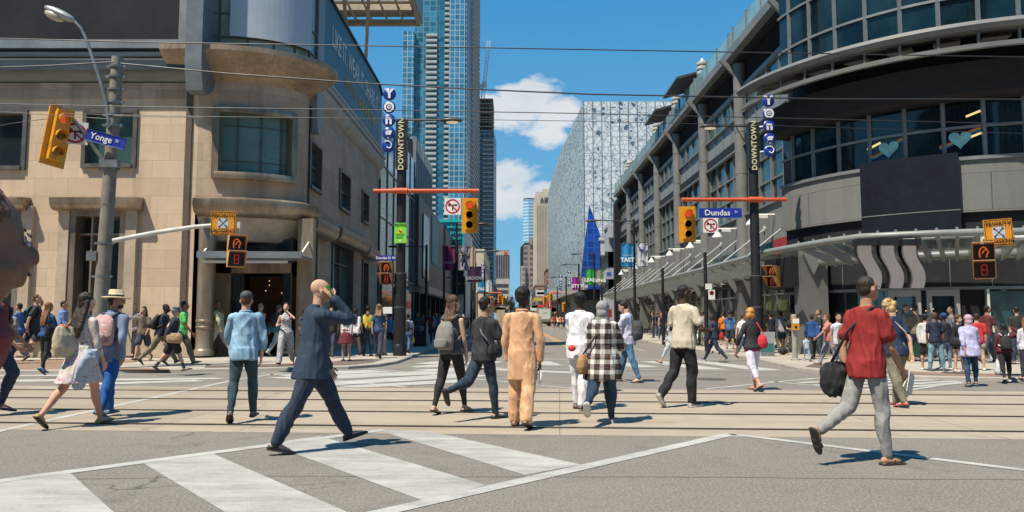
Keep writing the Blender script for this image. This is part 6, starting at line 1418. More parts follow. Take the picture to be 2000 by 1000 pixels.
nb = gr(1352,674,KZ); mb = MB(); mb.box(-.35,.35,-.3,.3,0,1.15); mb.box(-.3,.3,-.25,.25,1.15,1.2); o = mb.build('news_box', MBLACK, None, loc=None); o.location = nb; tag(o, 'black newspaper box standing behind the bicycles', 'newspaper box')
# sandwich board near the redhead, bags
sb_ = thing('sandwich_board', 'grey and teal folding sign board on the right corner pavement', 'sign board', gr(1498,696,KZ)); mb = MB(); mb.cbox((0,0,.42),(.55,.04,.85),rx=.15); mb.build('front_panel', M('board_grey', (.42,.44,.45), .5,.1,2), sb_, local=True); mb = MB(); mb.cbox((0,.25,.42),(.55,.04,.85),rx=-.15); mb.build('rear_panel', MBLACK, sb_, local=True); mb = MB(); mb.cbox((0,-.03,.3),(.45,.012,.3),rx=.15); mb.build('print', M('teal_print', (.03,.2,.2), .5,.2,4), sb_, local=True)
# ---------------------------------------------------------------- people
QUEUE = []     # (object, voxel, smooth iterations, fold amplitude, seed, extra)
def ringpts(p, s, f, rx, ry, n):
    return [p+s*(rx*cos(2*pi*k/n))+f*(ry*sin(2*pi*k/n)) for k in range(n)]
def loft(mb, rings, n=12):
    """rings: (point, side vec, front vec, rx, ry)"""
    vs = []; fs = []; m = len(rings)
    for p,s,f,rx,ry in rings: vs += ringpts(p,s,f,rx,ry,n)
    for i in range(m-1):
        for k in range(n): k2=(k+1)%n; fs.append((i*n+k,i*n+k2,(i+1)*n+k2,(i+1)*n+k))
    fs.append(tuple(range(n-1,-1,-1))); fs.append(tuple((m-1)*n+k for k in range(n)))
    mb.add(vs, fs)
def limb(mb, pts, rs, n=10, ref=None, flat=1.0):
    """tapered limb through points with hemispherical ends"""
    pts = [V(p) for p in pts]; ref = ref or V((1,0,0)); rings = []
    m = len(pts)
    for i,p in enumerate(pts):
        t = (pts[min(i+1,m-1)]-pts[max(i-1,0)]).normalized(); s = (ref-t*ref.dot(t))
        if s.length < 1e-3: s = V((0,1,0))-t*t.y
        s.normalize(); f = t.cross(s)
        if i == 0: rings += [(p-t*rs[0]*.8,s,f,rs[0]*.5,rs[0]*.5*flat),(p-t*rs[0]*.45,s,f,rs[0]*.85,rs[0]*.85*flat)]
        rings.append((p,s,f,rs[i],rs[i]*flat))
        if i == m-1: rings += [(p+t*rs[i]*.45,s,f,rs[i]*.85,rs[i]*.85*flat),(p+t*rs[i]*.8,s,f,rs[i]*.5,rs[i]*.5*flat)]
    loft(mb, rings, n)
def ik(a, target, l1, l2, pole):
    d = target-a; L = min(d.length, (l1+l2)*.995); d = d.normalized() if d.length > 1e-4 else V((0,0,-1))
    ca = (l1*l1+L*L-l2*l2)/(2*l1*L); ca = max(-1,min(1,ca)); p = pole-d*pole.dot(d); p = p.normalized()
    e = a+d*(l1*ca)+p*(l1*sqrt(1-ca*ca)); return e, a+d*L
POSES = {  # legs: (thigh flex, knee flex, abduction, foot pitch down+) L,R ; arms: (flex, abd, elbow) L,R
 'stand': ((2,3,5,0),(-2,3,5,0),(3,9,14),(-3,9,14)),
 'relax': ((10,14,7,0),(-2,2,4,0),(6,10,30),(-4,10,16)),
 'walkL': ((24,6,2,-12),(-20,18,2,34),(-24,8,16),(20,8,28)),      # left leg forward
 'walkR': ((-20,18,2,34),(24,6,2,-12),(20,8,28),(-24,8,16)),
 'passL': ((28,48,2,10),(-4,4,2,0),(-10,8,14),(10,8,20)),
 'passR': ((-4,4,2,0),(28,48,2,10),(10,8,20),(-10,8,14)),
 'pushL': ((14,8,2,0),(-26,52,2,62),(-18,8,16),(14,8,26)),        # right leg pushed off behind, foot up
 'pushR': ((-26,52,2,62),(14,8,2,0),(14,8,26),(-18,8,16)),
 'bigL': ((30,4,2,-18),(-26,20,2,42),(-22,8,20),(22,8,30)),
 'bigR': ((-26,20,2,42),(30,4,2,-18),(22,8,30),(-22,8,20)),
}
SKINS = {'light':(.55,.33,.23),'tan':(.42,.24,.15),'brown':(.23,.12,.075),'dark':(.075,.04,.027),'rose':(.56,.31,.22)}
HAIRS = {'black':(.012,.010,.009),'dark':(.035,.022,.016),'brown':(.10,.05,.025),'auburn':(.19,.075,.03),'ginger':(.50,.24,.07),'blond':(.50,.34,.15),'grey':(.26,.25,.24),'sandy':(.22,.13,.07)}
def cloth(name, col, kind='plain', rough=.8, sheen=0, col2=None, sc_=1.0):
    key = 'cloth_'+name
    if key in MATS: return MATS[key]
    m, nt, b = base_mat(key); MATS[key] = m; tc = nt.new('ShaderNodeTexCoord').outputs['Object']
    b.inputs['Roughness'].default_value = rough
    if sheen: b.inputs['Sheen Weight'].default_value = sheen
    n1 = nt.noise(tc, 3.5, 4); n2 = nt.noise(tc, 120, 2)
    f = nt.math('MULTIPLY_ADD', n2, .3, nt.math('MULTIPLY', n1, .7))
    c = nt.ramp(f, .32, .68, tuple(x*.80 for x in col), tuple(min(1,x*1.14) for x in col))
    s = nt.new('ShaderNodeSeparateXYZ'); nt.l.new(tc, s.inputs[0]); X, Y, Z = s.outputs
    def fr(x, k, o=0): return nt.math('FRACT', nt.math('MULTIPLY_ADD', x, k, o))
    if kind == 'plaid':
        a = nt.math('LESS_THAN', fr(X, 7.5), .42); d = nt.math('LESS_THAN', fr(Z, 7.5), .42); e = nt.math('LESS_THAN', fr(X, 7.5, .35), .1); g = nt.math('LESS_THAN', fr(Z, 7.5, .35), .1)
        q = nt.mix(nt.math('MULTIPLY', nt.math('ADD', a, d), .5), (.02,.012,.012), (.52,.50,.46)); q = nt.mix(nt.math('MULTIPLY', a, d), q, (.68,.66,.62)); q = nt.mix(nt.math('MULTIPLY', nt.math('ADD', e, g), .35), q, (.10,.03,.03)); c = q
    elif kind == 'stripes':
        w_ = nt.math('ADD', nt.math('MULTIPLY', X, 1.0), nt.math('MULTIPLY', Z, .55)); w2 = nt.math('ABSOLUTE', X)
        v = nt.math('ADD', nt.math('MULTIPLY', w2, 1.0), nt.math('MULTIPLY', Z, -.6)); c = nt.mix(nt.math('LESS_THAN', fr(v, 24), .5), col2 or (.02,.02,.03), c)
    elif kind == 'check':
        a = nt.math('LESS_THAN', fr(X, 14), .15); d = nt.math('LESS_THAN', fr(Z, 14), .15); c = nt.mix(nt.math('MULTIPLY', nt.math('MAXIMUM', a, d), .6), c, col2 or (.1,.1,.1))
    elif kind == 'floral':
        vo = nt.new('ShaderNodeTexVoronoi'); vo.inputs['Scale'].default_value = 26*sc_; nt.l.new(tc, vo.inputs[0])
        q = nt.mix(nt.math('LESS_THAN', vo.outputs['Distance'], .34), c, vo.outputs['Color']); q2 = nt.mix(.45, q, col2 or (.3,.1,.12)); c = nt.mix(nt.math('LESS_THAN', vo.outputs['Distance'], .42), c, q2)
    elif kind == 'denim':
        n3 = nt.noise(tc, 5, 3); c = nt.mix(nt.math('MULTIPLY', nt.ramp(n3,.5,.72), .6), c, tuple(min(1,x*2.2+.03) for x in col))
    elif kind == 'vest':
        ax = nt.math('ABSOLUTE', X); dgn = nt.math('ABSOLUTE', nt.math('SUBTRACT', ax, nt.math('ABSOLUTE', nt.math('MULTIPLY', nt.math('SUBTRACT', Z, 1.27), .62))))
        c = nt.mix(nt.math('LESS_THAN', dgn, .035), c, (.62,.20,.05)); hz = nt.math('LESS_THAN', nt.math('ABSOLUTE', nt.math('SUBTRACT', Z, 1.06)), .03); c = nt.mix(hz, c, (.62,.20,.05))
    nt.l.new(c, b.inputs['Base Color'])
    bn = nt.new('ShaderNodeBump'); bn.inputs['Strength'].default_value = .8; bn.inputs['Distance'].default_value = .02
    mp = nt.new('ShaderNodeMapping'); mp.inputs['Scale'].default_value = (1,1,.45); mp.inputs['Rotation'].default_value = (.3,.5,0); nt.l.new(tc, mp.inputs[0])
    h = nt.math('ADD', nt.noise(mp.outputs[0], 11, 4, .55), nt.math('MULTIPLY', nt.noise(tc, 260, 2), .12)); nt.l.new(h, bn.inputs['Height']); nt.l.new(bn.outputs[0], b.inputs['Normal'])
    return m
def C(col, kind='plain', **k):
    if not isinstance(col, tuple): return col
    return cloth('%s_%s'%(kind, '_'.join('%.3f'%x for x in col)), col, kind, **k)
def skinmat(s):
    key='skin_'+s
    if key in MATS: return MATS[key]
    c = SKINS[s]; m = M(key, c, .68, .14, 9, bump=.1, spec=.28); b = m.node_tree.nodes['Principled BSDF']
    b.inputs['Subsurface Weight'].default_value = .06; b.inputs['Subsurface Radius'].default_value = (.02,.008,.004); return m
def hairmat(h):
    return M('hair_'+h, HAIRS[h], .5, .45, 14, bump=.8, bscale=60, stretch=(1,1,.35), spec=.35)
def person(px, fy, ty, face, label, pose='stand', skin='light', hair=('short','dark'), top=('tee',(.1,.1,.1)), bot=('trousers',(.05,.05,.06)), shoes=(.03,.03,.03),
           side=False, sex='m', lean=None, look=0, nod=0, detail=None, armL=None, armR=None, legL=None, legR=None, hat=None, z0=None, twist=0, glasses=False, group=None, extra=None, girth=1.0, depth=None, H=None, sockc=None):
    z0 = KZ if side else 0.0
    loc = gr(px, fy, z0) if depth is None else V((at(px,600,depth).x, depth, z0)); D = loc.y
    want = (at(px, ty, D).z-z0) if H is None else H
    if detail is None: detail = 3 if D < 12 else (2 if D < 22 else (1 if D < 40 else 0))
    P = POSES[pose]; lL = legL or P[0]; lR = legR or P[1]; aL = armL or P[2]; aR = armR or P[3]
    if lean is None: lean = 3 if pose[:4] in ('walk','push','bigL','bigR') else 1
    fem = sex == 'f'; hw = .088 if fem else .101      # shoulder joint half width
    # ---- skeleton in units of height, local: +Y forward, +X person's right
    X_, Y_, Z_ = V((1,0,0)), V((0,1,0)), V((0,0,1)); ln = R(lean); up = V((0, sin(ln), cos(ln))); fw = V((0, cos(ln), -sin(ln)))
    pel = V((0,0,.53))
    tw = R(twist); sx = V((cos(tw), sin(tw), 0)); sf = V((-sin(tw), cos(tw), 0)); sf = (sf-up*sf.dot(up)).normalized()
    def S(h, s=0, f=0): return pel+up*h+sx*s+sf*f
    J = {}
    for nm, sg, L in (('L',-1,lL),('R',1,lR)):
        a, k, ab, fp = [R(q) for q in L[:4]]; hip = pel+V((sg*.047,0,-.01))
        td = V((sg*sin(ab), sin(a)*cos(ab), -cos(a)*cos(ab))); kn = hip+td*.245; b_ = a-k
        sd = V((sg*sin(ab)*.4, sin(b_), -cos(b_))).normalized(); an = kn+sd*.238
        ft = V((sg*.12, cos(fp), -sin(fp))).normalized(); fu = V((0, sin(fp), cos(fp)))
        J[nm] = dict(hip=hip, kn=kn, an=an, ft=ft, fu=fu)
        heel = an-ft*.036-fu*.043; toe = an+ft*.112-fu*.043; J[nm]['low'] = min(heel.z, toe.z)
        aa = aL if sg < 0 else aR; sh = S(.250, sg*hw, 0); J[nm]['sh'] = sh
        if isinstance(aa[0], str):     # IK: ('to', side, fwd, up) relative to the shoulder, side>0 = outwards ; optional pole
            tg = sh+sx*(sg*aa[1])+sf*aa[2]+up*aa[3]; pole = (sx*(sg*.6)-sf*.4-up*.9) if len(aa) < 5 else (sx*(sg*aa[4][0])+sf*aa[4][1]+up*aa[4][2])
            el, wr = ik(sh, tg, .172, .15, pole)
        else:
            f_, ab_, eb = [R(q) for q in aa[:3]]; inw = R(aa[3]) if len(aa) > 3 else R(10)
            ud = (sf*sin(f_)*cos(ab_)+sx*(sg*sin(ab_))-up*cos(f_)*cos(ab_)).normalized(); el = sh+ud*.172
            g = f_+eb; fd = (sf*sin(g)*cos(inw)-sx*(sg*sin(inw)*.8)-up*cos(g)*cos(inw)).normalized() if eb else ud
            fd = (fd*1.0+ud*.15).normalized(); wr = el+fd*.148
        J[nm]['el'] = el; J[nm]['wr'] = wr
    low = min(J['L']['low'], J['R']['low'])
    hy = R(look); hn = R(nod+lean*.3)
    hfw = (sf*cos(hy)+sx*sin(hy)); hside = (sx*cos(hy)-sf*sin(hy)); hup = (Z_*cos(hn)+hfw*sin(hn)).normalized(); hf = (hfw*cos(hn)-Z_*sin(hn)).normalized()
    neck = S(.306); hc = neck+hup*.080+hf*.014+up*.01
    htop = hc.z+.066+(.006 if hair[0] in ('short','long','bun') else 0)+(.02 if hair[0] in ('afro','curly') else 0)+({'cap':.008,'bucket':.014,'straw':.022,'hijab':.01}.get(hat[0],0) if hat else 0)
    k = want/(htop-low)          # metres per unit
    def W(p): return V((p.x*k, p.y*k, (p.z-low)*k))
    foot = 'L' if J['L']['low'] < J['R']['low']+1e-4 else 'R'
    sp = J[foot]['an']; rz = -R(face)
    t = thing('person', label, 'person', (0,0,0), 0, group)
    # ground contact foot at depth D, pelvis over px
    off = Matrix.Rotation(rz,3,'Z') @ (W(sp)); 
    t.rotation_euler = (0,0,rz); t.location = (loc.x, loc.y-off.y, z0)
    t.location.x = at(px, fy, 1).x*0 + (ray(px,600).x/ray(px,600).y)*(loc.y-off.y)
    vox = {3:.0095,2:.013,1:.02,0:.03}[detail]*(1 if detail else 1)
    g = girth
    def hw_(p): return W(p)
    sw = lambda v: v*k
    def mk(nm, mb, mat, voxel=None, sm=3, fold=0, freq=7, parent=None, fingers=None):
        o = mb.build(nm, mat, parent or t, local=True, smooth=True)
        if voxel: QUEUE.append((o, voxel, sm, fold, freq, fingers))
        return o
    # ---- body
    mb = MB(); r = lambda *q: [x*k*g for x in q]
    chest = .080 if fem else .092
    tr = [(-.06,.058,.05),(-.02,.086 if not fem else .092,.064),(.03,.084 if not fem else .09,.06),(.10,.066 if fem else .076,.05),(.17,.074 if fem else .084,.058),(.225,chest*.98,.060),(.252,chest*.95,.054),(.272,.068 if not fem else .058,.044),(.288,.047 if not fem else .040,.037),(.305,.035 if not fem else .029,.032),(.36,.031 if not fem else .026,.031)]
    def torso(mb, rows, inf=0.0, fe=1.0):
        rg = []
        for h, rx, ry in rows:
            u_ = max(0,min(1,(h-.03)/.2)); s_ = (X_*(1-u_)+sx*u_).normalized(); f_ = (Y_*(1-u_)+sf*u_).normalized()
            p = S(h)+(V((0,.006,0)) if fem and .2<h<.26 else V((0,0,0)))
            rg.append((W(p), s_, f_, (rx*g+inf)*k, (ry*g+inf)*k))
        loft(mb, rg, 16)
    torso(mb, tr)
    if fem: 
        for sg in (-1,1): mb.ell(W(S(.205,sg*.036,.048)), (.034*k,.03*k,.034*k), 10, 7)
    # head: skull, face, jaw, nose, ears
    HM = Matrix((hside, hf, hup)).transposed()
    def HP(x,y,z): return W(hc+(hside*x+hf*y+hup*z)*1.05)
    mb.ell(HP(0,-.006,.014),(.0455*k,.056*k,.052*k),14,10,HM); mb.ell(HP(0,.014,-.018),(.038*k,.040*k,.046*k),12,8,HM); mb.ell(HP(0,.028,-.044),(.022*k,.02*k,.016*k),10,6,HM)
    mb.ell(HP(0,-.002,-.02),(.04*k,.045*k,.035*k),10,8,HM)
    if detail >= 1:
        mb.ell(HP(0,.056,-.012),(.0075*k,.011*k,.014*k),8,6,HM)
        for sg in (-1,1): mb.ell(HP(sg*.045,-.004,-.008),(.005*k,.011*k,.016*k),8,6,HM)
    limb(mb, [W(S(.29)), W(neck+hup*.01), W(hc-hup*.03-hf*.012)], r(.034 if not fem else .029,.031 if not fem else .026,.031 if not fem else .027), 12)
    fingers = []
    for nm, sg in (('L',-1),('R',1)):
        j = J[nm]; hi, kn, an = j['hip'], j['kn'], j['an']; sh, el, wr = j['sh'], j['el'], j['wr']
        limb(mb, [W(hi), W(hi.lerp(kn,.4)), W(hi.lerp(kn,.85)), W(kn)], r(.045,.045,.034,.033), 12)
        cb = kn.lerp(an,.3); cb = cb-j['ft']*.008
        limb(mb, [W(kn), W(cb), W(kn.lerp(an,.7)), W(an)], r(.031,.033,.023,.02), 12)
        limb(mb, [W(an-j['ft']*.02-j['fu']*.02), W(an+j['ft']*.03-j['fu']*.022), W(an+j['ft']*.085-j['fu']*.032)], [.019*k,.021*k,.013*k], 10)
        limb(mb, [W(sh), W(sh.lerp(el,.5)), W(el)], r(.029 if not fem else .024,.026 if not fem else .021,.021 if not fem else .018), 12)
        limb(mb, [W(el), W(el.lerp(wr,.35)), W(wr)], r(.021 if not fem else .018,.021 if not fem else .018,.0145), 12)
        fd = (wr-el).normalized(); hs = fd.cross(sf); hs = hs.normalized() if hs.length > .05 else X_.copy(); hn_ = hs.cross(fd).normalized()
        # palm flat plane faces the body: width axis = hn_, thickness axis = hs
        loft(mb, [(W(wr+fd*q), hn_, hs, w_*k, th*k) for q, w_, th in ((-.004,.013,.011),(.01,.016,.010),(.03,.022,.009),(.05,.022,.008),(.056,.018,.006))], 10)
        if detail >= 2:
            for q, (o_, L_) in enumerate(((-.016,.034),(-.0055,.042),(.0055,.040),(.016,.030))):
                a_ = wr+fd*.048+hn_*o_; curl = -sg*hs*.35 if False else (hs*(-sg)*0+V((0,0,0)))
                inn = (sx*(-sg)); inn = (inn-fd*inn.dot(fd)); inn = inn.normalized() if inn.length>.05 else hs
                b1 = a_+(fd+inn*.25).normalized()*L_*.5; b2 = b1+(fd+inn*.9).normalized()*L_*.5; fingers.append(([W(a_-fd*.008),W(a_),W(b1),W(b2)], [.0052*k,.0054*k,.005*k,.0042*k]))
            inn = (sx*(-sg)); a_ = wr+fd*.016+hn_*.014; b1 = a_+(fd*.7+hn_*.75+inn*.2).normalized()*.022; b2 = b1+(fd*1+hn_*.2+inn*.4).normalized()*.018; fingers.append(([W(a_-hn_*.004),W(a_),W(b1),W(b2)], [.007*k,.0068*k,.006*k,.0048*k]))
    fm = MB()
    for pts_, rs in fingers: limb(fm, pts_, rs, 7)
    body = mk('body', mb, skinmat(skin), vox, 3, fingers=fm if fingers else None)
    # face details
    if detail >= 2:
        for sg in (-1,1):
            m2 = MB(); m2.ell(HP(sg*.017,.0475,.004),(.0068*k,.0035*k,.0035*k),8,6,HM); ey = mk('eye', m2, M('eye_white',(.55,.52,.48),.3,0)); m2 = MB(); m2.ell(HP(sg*.017,.0502,.004),(.0032*k,.0022*k,.0032*k),6,5,HM); mk('iris', m2, MBLACK, parent=ey)
            m2 = MB(); m2.ell(HP(sg*.017,.0495,.0145),(.011*k,.003*k,.0022*k),8,4,HM); mk('eyebrow', m2, hairmat('dark'))
        m2 = MB(); m2.ell(HP(0,.0475,-.036),(.0125*k,.004*k,.0035*k),8,5,HM); mk('mouth', m2, M('lip_%s'%skin, tuple(min(1,c*q) for c,q in zip(SKINS[skin],(.8,.5,.5))), .5,0))
    if glasses:
        m2 = MB()
        for sg in (-1,1): m2.ell(HP(sg*.018,.056,.004),(.014*k,.004*k,.010*k),10,6,HM); m2.bar(HP(sg*.032,.05,.006),HP(sg*.046,0,.004),.004)
        mk('sunglasses', m2, MBLACK)
    # ---- hair
    hk, hcx = hair[0], hair[1]
    if hk != 'bald' and not (hat and hat[0] == 'hijab'):
        m2 = MB(); hv = max(vox*.8,.008)
        def cap(cx, cy, cz, rx, ry, rz_): m2.ell(HP(cx,cy,cz),(rx*k,ry*k,rz_*k),14,10,HM)
        if hk == 'short': cap(0,-.014,.022,.048,.054,.052); cap(0,-.028,-.004,.044,.036,.042)
        elif hk == 'crop': cap(0,-.013,.020,.0465,.053,.050); cap(0,-.026,-.006,.0425,.036,.038)
        elif hk == 'afro': cap(0,-.014,.028,.056,.062,.058); cap(0,-.026,.0,.05,.045,.045)
        elif hk == 'curly':
            cap(0,-.014,.026,.055,.060,.055); cap(0,-.03,-.012,.052,.042,.048)
            rn = random.Random(int(px))
            for q in range(34): a1, a2 = rn.random()*6.28, rn.random()*1.9; cap(.054*sin(a2)*cos(a1),-.016-.058*abs(sin(a2)*sin(a1)) if sin(a1)<0 else -.016+.045*sin(a2)*sin(a1),.024+.053*cos(a2),.015,.015,.013)
        elif hk == 'bob': cap(0,-.014,.024,.054,.060,.054); cap(0,-.026,-.018,.056,.044,.046); cap(.03,-.01,-.03,.024,.034,.036); cap(-.03,-.01,-.03,.024,.034,.036)
        elif hk == 'bun': cap(0,-.014,.022,.048,.055,.052); cap(0,-.028,-.004,.044,.036,.042); cap(0,-.058,.022,.024,.022,.024)
        elif hk == 'pony': cap(0,-.014,.022,.048,.055,.052); cap(0,-.028,-.004,.044,.036,.042); limb(m2,[HP(0,-.06,.01),HP(0,-.075,-.03),HP(0,-.066,-.09),W(S(.22,0,-.075))],[.014*k,.018*k,.016*k,.006*k],8)
        elif hk in ('long','mid'):
            cap(0,-.014,.022,.050,.056,.053); cap(0,-.024,-.012,.051,.040,.05)
            for sg in (-1,0,1): limb(m2,[HP(sg*.026,-.026,-.0),HP(sg*.032,-.034,-.045),W(S(.27,sg*.034,-.052)),W(S(.19 if hk=='long' else .25,sg*.036,-.07)),W(S(.13 if hk=='long' else .235,sg*.03,-.072))],[.03*k,.028*k,.026*k,.022*k,.011*k],10,flat=.75)
        if hk == 'beard': cap(0,-.013,.020,.047,.053,.050)
        mk('hair', m2, hairmat(hcx), hv, 1, fold=.005 if hk!='crop' else .002, freq=34)
        if len(hair) > 2 and hair[2] == 'beard': m2 = MB(); m2.ell(HP(0,.027,-.043),(.033*k,.028*k,.022*k),12,8,HM); mk('beard', m2, hairmat(hcx), hv, 1, .003, 40)
    # ---- hats
    if hat:
        kind, hcol = hat[0], C(hat[1]); m2 = MB()
        if kind == 'cap':
            m2.ell(HP(0,-.008,.03),(.05*k,.060*k,.046*k),16,10,HM); br_ = MB(); back = -1 if len(hat)>2 and hat[2]=='back' else 1
            br_.ell(HP(0,back*.066,.022),(.034*k,.036*k,.005*k),12,6,HM); h_ = mk('cap', m2, hcol, max(.009,vox*.7), 1, .001, 20); mk('peak', br_, hcol, parent=h_)
        elif kind == 'bucket':
            loft(m2, [(HP(0,-.004,z),hside,hf,rr_*k,rr_*1.12*k) for z, rr_ in ((.0,.072),(.012,.060),(.018,.051),(.05,.049),(.068,.043),(.072,.02))],16); mk('bucket_hat', m2, hcol)
        elif kind == 'straw':
            loft(m2, [(HP(0,-.004,z),hside,hf,rr_*k,rr_*1.1*k) for z, rr_ in ((.018,.10),(.023,.101),(.028,.085),(.03,.054),(.078,.050),(.086,.042),(.084,.02))],22); h_ = mk('straw_hat', m2, hcol)
            m2 = MB(); loft(m2, [(HP(0,-.004,z),hside,hf,rr_*k,rr_*1.1*k) for z, rr_ in ((.031,.0555),(.046,.055))],22); mk('hat_band', m2, MBLACK, parent=h_)
        elif kind == 'hijab':
            m2.ell(HP(0,-.01,.018),(.056*k,.062*k,.056*k),16,10,HM); m2.ell(HP(0,-.018,-.03),(.052*k,.052*k,.05*k),14,8,HM); limb(m2,[HP(0,-.015,-.04),W(S(.305)),W(S(.27))],[.048*k,.055*k,.07*k],14,flat=.8); mk('headscarf', m2, hcol, max(.01,vox*.8), 2, .006, 12)
    # ---- upper clothing
    kind, tcol = top[0], C(top[1]) if isinstance(top[1],tuple) else top[1]; opt = top[2] if len(top) > 2 else {}
    inf = opt.get('inf', {'tee':.007,'shirt':.010,'jacket':.015,'tank':.005,'hoodie':.017,'robe':.015,'dress':.007,'blouse':.011}.get(kind,.008))
    hem = opt.get('hem', {'tee':-.055,'shirt':-.07,'jacket':-.085,'tank':-.03,'hoodie':-.07,'robe':-.29,'dress':-.06,'blouse':-.05}.get(kind,-.05))
    flare = opt.get('flare', 0)
    slv = opt.get('sleeve', {'tee':'short','shirt':'roll','jacket':'long','tank':None,'hoodie':'long','robe':'long','dress':'short','blouse':'long'}.get(kind,'short'))
    m2 = MB(); hipr = .092 if fem else .087
    rows = [(h,rx,ry) for h,rx,ry in tr if h >= .03 and h <= .295]; low_rows = []
    h = hem
    while h < .02: 
        e = min(1,(0.0-h)/.1); low_rows.append((h, hipr+.013+flare*e, .066+.013+flare*e*.8)); h += .03
    if kind in ('shirt','jacket','hoodie','tee','blouse','robe'): rows = [(h,max(rx, .096 if h < .05 else (.086 if h < .2 else rx)),max(ry,.072 if h < .05 else .060)) for h,rx,ry in rows] if not fem else [(h,max(rx,.074),ry) for h,rx,ry in rows]
    torso(m2, low_rows+rows+[(.302,.034,.034)], inf)
    if fem:
        for sg in (-1,1): m2.ell(W(S(.205,sg*.036,.050)), ((.034+inf)*k,(.028+inf)*k,(.033+inf)*k), 10, 7)
    for nm, sg in (('L',-1),('R',1)):
        j = J[nm]; sh, el, wr = j['sh'], j['el'], j['wr']; r0 = (.029 if not fem else .0245)*g+inf*.85
        if slv is None: continue
        limb(m2, [W(S(.258,sg*hw*.45)), W(sh)], [r0*1.02*k, r0*k], 12)
        if slv == 'short': limb(m2, [W(sh), W(sh.lerp(el,.35)), W(sh.lerp(el,.62))], [r0*k,(r0+.001)*k,(r0+.003)*k], 12)
        elif slv == 'cap': limb(m2, [W(sh), W(sh.lerp(el,.2))], [r0*k,r0*k], 12)
        else:
            limb(m2, [W(sh), W(sh.lerp(el,.5)), W(el)], [r0*k,(r0-.003)*k,(r0-.006)*k], 12)
            q = .42 if slv == 'roll' else (.55 if slv == '34' else .96); limb(m2, [W(el), W(el.lerp(wr,q*.5)), W(el.lerp(wr,q))], [(r0-.006)*k,(r0-.008)*k,(r0-.010 if q > .6 else r0-.007)*k], 12)
    tp = mk({'tee':'t_shirt','shirt':'shirt','jacket':'jacket','tank':'tank_top','hoodie':'hooded_jacket','robe':'tunic','dress':'dress_top','blouse':'blouse'}[kind], m2, tcol, vox, 2, {'robe':.014,'jacket':.009,'shirt':.021,'blouse':.018,'hoodie':.018,'tee':.017}.get(kind,.009), 7)
    if kind in ('jacket','shirt','robe') and not opt.get('nocollar'):
        m2 = MB(); n=16; rr0 = .040*k; pts=[W(S(.300))+sx*(rr0*1.05*cos(2*pi*q/n))+sf*(rr0*sin(2*pi*q/n))+up*(.006*k*(1 if sin(2*pi*q/n)<0 else -1)) for q in range(n+1)]; m2.tube(pts, .009*k, 6); mk('collar', m2, tcol, parent=tp)
    if kind == 'hoodie': m2 = MB(); m2.ell(W(S(.275,0,-.05)),(.065*k,.035*k,.04*k),12,8); mk('hood', m2, tcol, .015, 2, .006, 10, parent=tp)
    # ---- lower clothing
    bk, bcol = bot[0], C(bot[1]) if isinstance(bot[1],tuple) else bot[1]; bo = bot[2] if len(bot) > 2 else {}
    if bk in ('trousers','jeans','shorts','leggings','capri','baggy'):
        inf = {'trousers':.010,'jeans':.006,'shorts':.012,'leggings':.0035,'capri':.007,'baggy':.019}[bk]; m2 = MB()
        torso(m2, [(-.075,.06,.05),(-.05,.078,.058),(-.02,hipr,.066),(.03,hipr-.002,.062),(.065,.078 if not fem else .072,.055)], inf*.7)
        q0 = {'shorts':('th',bo.get('len',.85)),'capri':('sh',.6)}.get(bk,('sh',.97))
        for nm in 'LR':
            j = J[nm]; hi, kn, an = j['hip'], j['kn'], j['an']
            if q0[0] == 'th': limb(m2, [W(hi), W(hi.lerp(kn,.5)), W(hi.lerp(kn,q0[1]))], [(.044*g+inf)*k,(.048*g+inf)*k,(.041*g+inf*1.5)*k], 12)
            else:
                limb(m2, [W(hi), W(hi.lerp(kn,.45)), W(kn)], [(.044*g+inf)*k,(.0445*g+inf)*k,(.034*g+inf)*k], 12)
                e = an if bk not in ('trousers','baggy') else an-j['fu']*.006
                tp0 = {'trousers':.030,'baggy':.036,'jeans':.025,'leggings':.021,'capri':.026}[bk]
                limb(m2, [W(kn), W(kn.lerp(e,.3)-j['ft']*.006), W(kn.lerp(e,.7)), W(kn.lerp(e,q0[1]))], [(.034*g+inf)*k,(.034*g+inf*.9)*k,(tp0+.002+inf*.4)*k,(tp0+inf*.3)*k], 12)
        mk({'jeans':'jeans','shorts':'shorts','leggings':'leggings'}.get(bk,'trousers'), m2, bcol, vox, 2, ({'leggings':.002,'jeans':.013,'baggy':.015}.get(bk,.017), (.465-low)*k), 7.5)
    elif bk in ('skirt','longskirt','dress'):
        ln_ = bo.get('len', .22 if bk != 'longskirt' else .42); fl = bo.get('flare',.03); m2 = MB(); mid = (J['L']['kn']+J['R']['kn'])*.5; dv = (mid-pel); dv = V((0,dv.y*.6,-.24)).normalized()
        rg = []
        for q in range(8):
            u_ = q/7; hh = .07-u_*(.07+ln_); p = pel+(up*hh if hh > 0 else dv*(-hh)); spread = abs(J['L']['kn'].y-J['R']['kn'].y)*.5*min(1,max(0,-hh/.24)); rg.append((W(p), X_, Y_, (.074+.02*min(1,u_*3)+fl*u_+.008)*k, (.056+.014*min(1,u_*3)+fl*u_+spread+.008)*k))
        loft(m2, rg[::-1], 18); mk('skirt', m2, bcol, vox, 2, .012, 9)
    # ---- shoes
    sc2 = shoes if isinstance(shoes, tuple) else (.03,.03,.03); smt = C(sc2, rough=.5) if False else M('shoe_%.2f_%.2f_%.2f'%sc2, sc2, .45, .15, 20)
